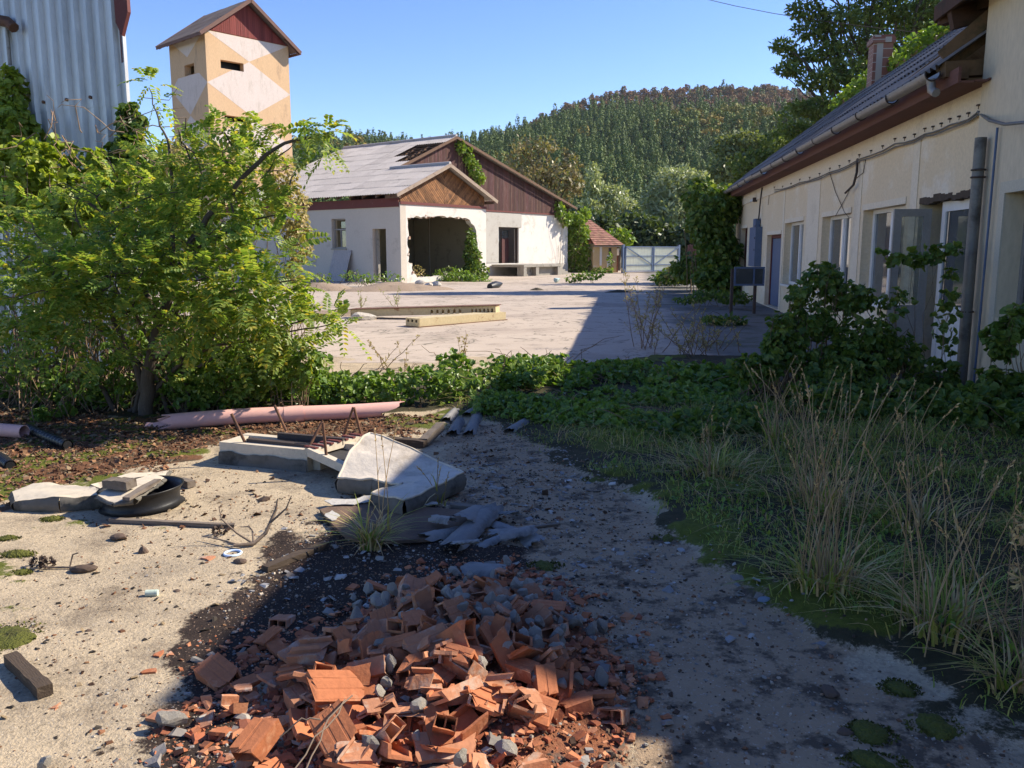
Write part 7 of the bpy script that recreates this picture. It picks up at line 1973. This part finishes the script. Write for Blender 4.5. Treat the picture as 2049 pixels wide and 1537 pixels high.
def tall_grass(name, lab, foot, n, hmin, hmax, spread, seed, nb=160, lean=(0, 0)):
    n = int(n * .5) if n > 8 else n
    g = np.random.default_rng(seed); o = thing(name, lab, 'grass', foot)
    m = MB(); heads = MB()
    for _ in range(n):
        b = foot + [g.normal(0, spread * .35), g.normal(0, spread * .3), 0]; h = g.uniform(hmin, hmax); dx, dy = g.normal(lean[0], .20) * h, g.normal(lean[1], .18) * h
        t_ = np.linspace(0, 1, 7)[:, None]; P = b + np.array([dx, dy, 0]) * t_ ** 1.7 + np.array([0, 0, h]) * (t_ - .04 * t_ ** 2)
        tn = g.uniform(.6, 1.35); m.tube(P, np.linspace(.0034, .0015, 7), 4, cap=False, tint=(tn, tn, tn))
        e, d = P[-1], unit(P[-1] - P[-2]); kk = int(g.integers(7, 18)); q = g.uniform(0, .085, kk)[:, None]
        leaf_mesh(heads, e - d * q, unit(d + g.normal(0, .3, (kk, 3))), rdir(kk), .019, .0065, .1)
        if g.uniform() < .6:
            f = P[3] + (P[4] - P[3]) * g.uniform(); blades(heads, f[None], g.normal(size=(1, 3)), np.array([g.uniform(.1, .2)]), .004, np.array([1.2]))
    part('stalks', m, M_stem_straw, o); part('seed_heads', heads, M_grassdry, o)
    m = MB(); m2 = MB()
    for mm, cnt_, hh in ((m, int(nb * .30), (.12, .32)), (m2, int(nb * .28), (.08, .26))):
        P = foot + np.stack([g.normal(0, spread * .5, cnt_), g.normal(0, spread * .4, cnt_), np.zeros(cnt_)], -1); D = np.concatenate([P[:, :2] - foot[:2] + g.normal(0, .05, (cnt_, 2)), np.zeros((cnt_, 1))], -1)
        blades(mm, P, D, g.uniform(*hh, cnt_) * 1.2, .012, g.uniform(.5, 1.5, cnt_))
    part('green_blades', m, M_grassgrn, o); part('dry_blades', m2, M_grassdry, o)
    return o
M_stem_straw = weath('straw_stalks', (.40, .27, .135), (.30, .20, .10), 10, rough=.8, tint=True)
def gz(u, v): p = G(u, v); p[2] = float(ground_z(p[0], p[1])) - .01; return p
tall_grass('tall_grass', 'biggest clump of tall dry grass left of centre in the shade', gz(1650, 1195), 52, .55, 1.02, .20, 1, 320, (.0, .03))
tall_grass('tall_grass', 'tall dry grass stalks standing behind the biggest clump', gz(1640, 1020), 46, .45, .95, .34, 2, 220)
tall_grass('tall_grass', 'tall dry grass clump by the pale wood wedge', gz(1880, 1280), 34, .45, .85, .22, 3, 300, (.06, .0))
tall_grass('tall_grass', 'tall dry grass leaning in from the lower right corner', gz(2040, 1395), 7, .45, .7, .10, 4, 110, (.0, -.05))
tall_grass('tall_grass', 'sparse tall grass between the big clump and the near wall', gz(1830, 1060), 22, .5, .9, .4, 5, 160)
tall_grass('tall_grass', 'short tufted grass at the edge of the creeper mat', gz(1430, 960), 18, .25, .5, .3, 6, 260)
tall_grass('tall_grass', 'thin dry grass in front of the dark shrub', gz(1560, 900), 36, .35, .75, .35, 7, 160)
tall_grass('grass_tuft', 'small green grass tuft on the brown board by the cushion', gz(745, 1100), 5, .12, .25, .06, 8, 150)
m_ = tall_grass('dead_stalk', 'single thin dead stalks standing in front of the big cushion', gz(768, 1075), 3, .5, .75, .05, 9, 20)
tall_grass('dead_stalk', 'dead forked stalks at the right edge of the big cushion', gz(880, 1010), 4, .22, .36, .05, 10, 10)
# dry bright weed at the right edge
m = MB(); c0 = gz(2062, 1330); 
bush('sunlit_weed', 'yellowed weed with curled leaves lit at the right edge', 'weed', [(2056, 1060, 3.0, 16, 40, 130), (2040, 1150, 3.0, 12, 30, 40)], M_grassdry, .035, .012, 'leaf', 6, strad=.003)
def weed(name, lab, u, v, h, n, col, seed, w=.25):
    g = np.random.default_rng(seed); b = G(u, v); o = thing(name, lab, 'weed', b); m = MB(); lv = MB()
    for _ in range(n):
        bb = b + [g.normal(0, w * .3), g.normal(0, w * .3), 0]; hh = h * g.uniform(.55, 1); e = bb + [g.normal(0, w * .5), g.normal(0, w * .4), hh]; P = curve(bb, e, 7, 0, .012); m.tube(P, np.linspace(.007, .002, 7), 5, cap=False, tint=(1, .95, .9))
        for q in range(int(14 * h) + 4):
            f = g.uniform(.2, 1); p = bb + (e - bb) * f; d = unit(g.normal(size=3) + [0, 0, .8]); ln = g.uniform(.05, .16) * h * (1.1 - f * .6); m.tube([p, p + d * ln], [.003, .0012], 3, cap=False, tint=(1.1, 1, .95)); kk = 7; Q = p + d * ln * g.uniform(.3, 1, (kk, 1)); leaf_mesh(lv, Q, unit(d + g.normal(0, .5, (kk, 3))), rdir(kk), .024 * (1 + .4 * h), .010, .1)
    part('stems', m, M_stem, o); part('leaves', lv, col, o)
weed('dry_weed', 'tall reddish dry weed standing at the shadow edge of the courtyard', 1300, 700, 1.35, 10, M_dryleaf, 1, .55)
weed('dry_weed', 'lower dry weed right of the tall reddish one', 1380, 715, .75, 14, M_dryleaf, 2, .7)
weed('dry_weed', 'dark dry weed near the creeper mat on the shaded pavement', 1420, 700, .55, 10, M_dryleaf, 3, .6)
weed('thin_weed', 'thin pale weed left of the upper iron beam', 724, 620, .55, 4, M_vine, 4, .2)
weed('thin_weed', 'thin pale weed behind the upper iron beam', 797, 614, .6, 4, M_vine, 5, .3)
weed('thin_weed', 'dry spiky weed poking above the bramble mound', 925, 735, .55, 3, M_dryleaf, 6, .12)
weed('thin_weed', 'thin dry weed in front of the iron beams near the brambles', 775, 745, .45, 5, M_dryleaf, 7, .5)
for k, (u, v, h, lab) in enumerate([(705, 562, .8, 'green weed at the foot of the leaning sheet'), (735, 566, .7, 'weed at the left of the narrow doorway'), (782, 566, .9, 'weed tuft right of the narrow doorway'), (640, 566, .9, 'dark weed clump below the warehouse window'), (585, 568, .9, 'dark weed clump at the left end of the warehouse wall')]):
    bush('wall_weed', lab, 'weed', [(u, v - 10, G(u, v + 8)[1], 26, 12 * h, 90)], [M_bramble, M_dim][k > 2], .14, .08, 'leaf', 8, strad=.01)
# grass carpet, blade by blade, on the right
g = np.random.default_rng(4); n = 26000
x = g.uniform(-.9, 6.5, n * 3); y = g.uniform(2.0, 8.8, n * 3); d = polydist(x, y, POLY['grass']); nn = fbm(x * 2.2, y * 2.2, 61)
keep = g.uniform(0, 1, n * 3) < sstep(-.06, .35, d + (nn - .5) * .7) * (.25 + .75 * sstep(.42, .6, nn)); x, y = x[keep][:n], y[keep][:n]; n = len(x)
P = np.stack([x, y, ground_z(x, y) - .004], -1); m = MB(); blades(m, P, np.concatenate([g.normal(size=(n, 2)), np.zeros((n, 1))], -1), g.uniform(.02, .085, n) * (1 + 1.2 * (fbm(x, y, 8) > .55)), .006, g.uniform(.3, 1.6, n), 3)
structure('grass_carpet', m, M_grassgrn, 'stuff')
n = 3400; x = g.uniform(-.9, 6.5, n * 3); y = g.uniform(2.0, 8.8, n * 3); d = polydist(x, y, POLY['grass']); keep = g.uniform(0, 1, n * 3) < sstep(0, .5, d) ; x, y = x[keep][:n], y[keep][:n]; n = len(x)
P = np.stack([x, y, ground_z(x, y) - .004], -1); m = MB(); blades(m, P, np.concatenate([g.normal(size=(n, 2)), np.zeros((n, 1))], -1), g.uniform(.06, .26, n), .005, g.uniform(.6, 2.2, n), 4)
structure('dead_grass', m, M_grassdry, 'stuff')
n = 6500; x = g.uniform(-.9, 6.5, n * 3); y = g.uniform(2.2, 9, n * 3); d = polydist(x, y, POLY['grass']); nn = fbm(x * 1.6, y * 1.6, 88); keep = g.uniform(0, 1, n * 3) < sstep(.0, .3, d) * sstep(.45, .58, nn); x, y = x[keep][:n], y[keep][:n]; n = len(x)
P = np.stack([x, y, ground_z(x, y) + g.uniform(.005, .07, n)], -1); m = MB(); leaf_mesh(m, P, unit(rdir(n) + [0, 0, .2]), unit(rdir(n) * .5 + [0, 0, 1]), g.uniform(.02, .045, n), g.uniform(.012, .025, n))
structure('ground_weeds', m, M_bramble, 'stuff')

# ------------------------------------------------------------ ivy on the warehouse
def ivy_on(name, lab, clumps, L=.17, n_st=8, mat=None, dens=1.0):
    return bush(name, lab, 'ivy', clumps, mat or M_ivy, L, L * .8, 'leaf', n_st, strad=.012, dens=dens, shell=.3)
pg = TW(8, P_ - .25, 6)
def Yg(u, v): return onp(u, v, TW(0, P_ - .12, 0), EV)[1]
def ic(lst, dd=.32): return [(u, v, Yg(u, v) - .1, ru, rv, n, dd) for u, v, ru, rv, n in lst]
ivy_on('gable_ivy', 'strip of ivy hanging down the dark board gable', ic([(921, 292, 9, 14, 130), (935, 310, 12, 18, 200), (945, 335, 15, 20, 240), (958, 355, 12, 14, 150)]), .20)
ivy_on('corner_ivy', 'thick ivy column climbing the right corner of the warehouse', ic([(1118, 420, 12, 14, 170), (1128, 438, 17, 14, 260), (1146, 440, 26, 16, 380), (1152, 465, 28, 24, 600), (1154, 500, 27, 28, 650), (1156, 535, 30, 24, 650), (1172, 428, 10, 14, 140)], .55), .22, 14)
Yb2 = onp(950, 540, TW(0, -.15, 0), EV)[1]
ivy_on('bay_ivy', 'dark pointed ivy growing up beside the broken bay', [(942, 480, Yb2 - .1, 10, 22, 170, .35), (945, 515, Yb2 - .2, 18, 25, 330, .5), (950, 545, Yb2 - .3, 26, 22, 420, .7)], .20, 10, M_dim)
bush('bay_bush', 'sunlit bush growing out of the rubble below the broken bay', 'shrub', [(880, 560, Yb2 - 1.6, 30, 14, 240), (920, 560, Yb2 - 2, 36, 18, 420), (955, 565, Yb2 - 2.2, 30, 16, 320), (900, 548, Yb2 - 1.2, 30, 14, 200)], M_bramble, .17, .10, 'leaf', 14, strad=.012)
bush('yellow_shrub', 'small yellowing shrub at the left foot of the broken bay', 'shrub', [(836, 548, Yb2 - 1.6, 14, 18, 90)], M_dryleaf, .14, .08, 'leaf', 6, strad=.01)
bush('foot_weeds', 'green weeds at the foot of the corner ivy by the road', 'weed', [(1180, 552, 41, 28, 7, 160), (1150, 556, 41, 20, 6, 90)], M_ivy, .16, .1, 'leaf', 6, strad=.01)
bush('gate_weeds', 'green weeds along the foot of the gatehouse', 'weed', [(1205, 541, 58, 20, 5, 110), (1222, 520, 58.5, 5, 16, 60)], M_ivy, .22, .14, 'leaf', 4, strad=.012)
# ------------------------------------------------------------ creepers round the low building
bush('end_wall_ivy', 'dark ivy mass covering the far end of the low building', 'ivy', [(1445, 410, 30.6, 40, 40, 900), (1420, 450, 30.8, 42, 50, 1100), (1440, 510, 30.4, 40, 50, 1000), (1400, 400, 32, 30, 40, 500), (1460, 560, 29.8, 22, 30, 350)], M_dim, .22, .17, 'leaf', 20, strad=.015)
bush('creeper_bank', 'creeper covered bank sloping down beside the road to the gate', 'creeper', [(1400, 535, 33, 60, 28, 900), (1440, 555, 30, 50, 26, 800), (1370, 550, 36, 50, 14, 500), (1340, 557, 38, 40, 9, 260)], M_dim, .22, .15, 'leaf', 14, strad=.012)
bush('bank_weeds', 'trodden weeds on the shaded pavement by the steel panel', 'weed', [(1420, 590, 24, 40, 7, 220), (1470, 596, 23, 40, 9, 260), (1380, 600, 23, 40, 4, 140), (1450, 640, 18, 50, 5, 200)], M_dim, .12, .07, 'leaf', 10, strad=.008)
rid_c = []
for f in np.linspace(0, 1, 12):
    s_ = S_far + .6 - f * 11.0; p = TR(s_, RUN + .25, zr_ + .12); rid_c.append((p, np.array([.55, .75, .34 + .22 * rng.uniform()])))
o = thing('ridge_vine', 'sunlit vine running along the ridge of the low building roof', 'climber', rid_c[5][0]); m = MB()
for c, r in rid_c: clump(m, c, r, 330, .17, .14, .4)
part('foliage', m, M_ivy, o); m = MB()
for c, r in rid_c: m.tube(curve(c + [0, .5, -.3], c + [0, -.5, -.1], 5, .05, .05), .015, 4, cap=False)
part('stems', m, M_stem, o)
# ------------------------------------------------------------ trees
def tree(name, lab, foot, clumps, mat, L, W, tr=.25, dens=1.0, mode='quad', group=None, shell=.4, limbs=True, top=None):
    """clumps: (u, v, Y, ru, rv, n)"""
    foot = np.asarray(foot, float); o = thing(name, lab, 'tree', foot, 0, group); m = MB(); cs = [pc(*k[:5], k[6] if len(k) > 6 else None) for k in clumps]
    for (c, r), k in zip(cs, clumps): clump(m, c, r, int(k[5] * dens), L, W, shell, mode, .3, .4)
    part('crown', m, mat, o); m = MB(); cen = np.mean([c for c, _ in cs], 0); fork = foot + (cen - foot) * .45; fork[:2] = foot[:2] + (cen[:2] - foot[:2]) * .25
    m.tube(curve(foot, fork, 6, 0, tr * .15), np.linspace(tr, tr * .7, 6), 9)
    for c, r in cs:
        e = c + [0, 0, r[2] * .3]; k_ = fork + (e - fork) * .05; P = curve(fork, e, 7, np.linalg.norm(e - fork) * .08, np.linalg.norm(e - fork) * .02); m.tube(P, np.linspace(tr * .42, tr * .06, 7), 6, cap=False)
        for q in range(3): s_ = P[int(rng.integers(3, 6))]; m.tube(curve(s_, c + rdir(1)[0] * r * .9, 5, .05, .03), np.linspace(tr * .12, tr * .03, 5), 4, cap=False)
    part('trunk', m, M_bark, o); return o
big = [(1568, 92, 34, 26, 10), (1578, 138, 34, 28, 12), (1600, 112, 34.5, 30, 14), (1620, 60, 35, 36, 16), (1612, 20, 35, 36, 16), (1640, 160, 34, 42, 18), (1605, 215, 34, 26, 12), (1650, 215, 34, 44, 22), (1660, 100, 35, 40, 24), (1680, 40, 35, 50, 24), (1700, 150, 34.5, 50, 30), (1690, 250, 34, 55, 30), (1640, 270, 34.5, 36, 24), (1630, 310, 35, 36, 22), (1740, 90, 36, 50, 30), (1760, 20, 36, 60, 30), (1740, 200, 35, 40, 30), (1700, -40, 36, 60, 30), (1800, 130, 36, 50, 30), (1850, 40, 36, 60, 36), (1840, 110, 36, 45, 28), (1790, -50, 36, 70, 36), (1900, -10, 36, 60, 40), (1650, -30, 35, 50, 20), (1600, -40, 35, 40, 18), (1880, -90, 36, 80, 40), (1740, -110, 36, 80, 40), (1950, 60, 36, 50, 36), (1590, 262, 35, 26, 14), (1575, 290, 36, 30, 18)]
def big_foot(u, Y): p = at(u, 500, Y); p[2] = 0; return p
tree('tall_tree', 'tall dark feathery tree rising behind the low building', big_foot(1765, 36), [(u, v, Y, ru, rv, int(ru * rv * .62) + 90) for u, v, Y, ru, rv in big], M_tree, .21, .085, .32, 1.0, 'leaf', shell=.15)
tree('lit_part_tree', 'lighter leaved tree standing in for the sunlit part of the tall tree', big_foot(1850, 44), [(1790, 40, 44, 60, 40, 700), (1850, 80, 44, 60, 45, 700), (1820, 130, 44, 60, 40, 600), (1900, 120, 44, 60, 45, 500), (1760, 110, 44, 50, 40, 500), (1880, 20, 44, 60, 40, 500)], M_ivy, .24, .12, .3, 1.0, 'leaf', shell=.2)  # sunlit part of the tall tree, added as a second tree with lighter leaves
tree('yard_tree', 'dark tree behind the ivy at the far end of the low building', big_foot(1520, 42), [(1480, 400, 42, 50, 40, 500), (1530, 350, 42, 50, 45, 600), (1560, 300, 42, 45, 40, 500), (1500, 330, 42, 40, 30, 350), (1590, 250, 43, 40, 40, 400)], M_tree, .26, .16, .25, 1.0, 'leaf', shell=.2)
tree('willow', 'silvery willow crown above the right half of the gate', big_foot(1362, 84), [(1350, 370, 84, 45, 38, 1100), (1390, 380, 84, 36, 36, 900), (1320, 400, 84, 36, 36, 800), (1360, 430, 83, 62, 40, 1500), (1400, 440, 83, 36, 40, 800), (1310, 450, 83, 34, 36, 700), (1355, 480, 82, 60, 30, 900)], M_willow, .62, .20, .35, 1.25)
tree('pale_poplar', 'pale grey green poplar between the willow and the warehouse ivy', big_foot(1215, 92), [(1185, 360, 92, 14, 34, 420), (1195, 400, 92, 26, 36, 700), (1230, 395, 92, 26, 26, 600), (1250, 425, 90, 34, 30, 800), (1215, 440, 90, 44, 30, 900), (1180, 430, 90, 24, 30, 500)], M_willow, .55, .22, .3, 1.1)
tree('pale_tree', 'pale rounded olive tree on the hill foot above the low building roof', big_foot(1485, 105), [(1455, 292, 105, 26, 20, 500), (1490, 285, 105, 32, 22, 700), (1515, 300, 105, 30, 24, 600), (1470, 325, 104, 40, 24, 700), (1520, 330, 104, 34, 24, 500), (1440, 345, 103, 26, 22, 400)], M_olive, .6, .34, .35, 1.1)
tree('thin_tree', 'thin half bare brownish tree behind the warehouse gable', big_foot(1095, 70), [(1050, 300, 70, 30, 26, 190), (1090, 290, 70, 26, 18, 150), (1075, 340, 70, 44, 28, 380), (1120, 350, 70, 36, 26, 320), (1100, 385, 70, 56, 24, 460), (1150, 370, 70, 20, 24, 190), (1030, 335, 70, 24, 24, 160), (1140, 320, 70, 16, 14, 80)], M_brownish, .42, .20, .3, 1.0, shell=.1)
for k, (u, v, Y, ru, rv, lab) in enumerate([(1200, 472, 74, 42, 44, 'dark bushy tree behind the gatehouse roof'), (1270, 470, 76, 50, 46, 'dark tree behind the left half of the gate'), (1330, 487, 74, 55, 39, 'dark tree behind the middle of the gate'), (1400, 482, 72, 50, 44, 'dark tree behind the rusty red fence'), (1165, 455, 80, 30, 40, 'dark tree just right of the warehouse eave'), (1290, 440, 90, 30, 30, 'dark green tree left of the willow')]):
    tree('gate_tree', lab, big_foot(u, Y), [(u - ru * .4, v, Y, ru * .7, rv * .8, 420), (u + ru * .45, v - rv * .1, Y, ru * .65, rv * .75, 420), (u, v - rv * .5, Y + 1, ru * .6, rv * .6, 340), (u, v + rv * .5, Y, ru, rv * .6, 380)], [M_far, M_tree][k == 5], .6, .36, .25)
tree('gate_bush', 'bright green bush above the gatehouse end of the gate', big_foot(1240, 66), [(1238, 470, 66, 26, 14, 200), (1248, 480, 66, 22, 12, 160)], M_ivy, .35, .22, .12)
tree('tower_tree', 'withered yellowish tree top behind the acacia beside the tower', big_foot(330, 30), [(345, 300, 30, 22, 20, 150), (365, 320, 30, 30, 22, 200), (330, 330, 30, 26, 24, 160)], M_dryleaf, .22, .14, .15, shell=.2)
# white bit showing through leaves behind the ivy: a distant white panel
m = MB(); p = at(1415, 472, 45); m.obox(p + [-.35, 0, -.12], (.7, 0, 0), (0, .05, 0), (0, 0, .25)); m.beam(p + [0, .03, -.1], [p[0], p[1] + .03, 0], .05, .05)
single('white_sign', m, M_white, 'small white sign on a post half hidden by ivy beyond the low building', 'sign')
# ================================================================ haze between here and the hills
hz_m = bpy.data.materials.new('pale_air'); hz_m.use_nodes = True
ht = hz_m.node_tree; ht.nodes.remove(ht.nodes['Principled BSDF'])
pv = ht.nodes.new('ShaderNodeVolumePrincipled'); pv.inputs['Color'].default_value = (.80, .88, 1.0, 1); pv.inputs['Density'].default_value = .00006; pv.inputs['Anisotropy'].default_value = .3
ht.links.new(pv.outputs[0], ht.nodes['Material Output'].inputs['Volume'])
m = MB(); m.box((0, 640, 114), (2700, 1500, 232)); structure('haze', m, hz_m, 'stuff')
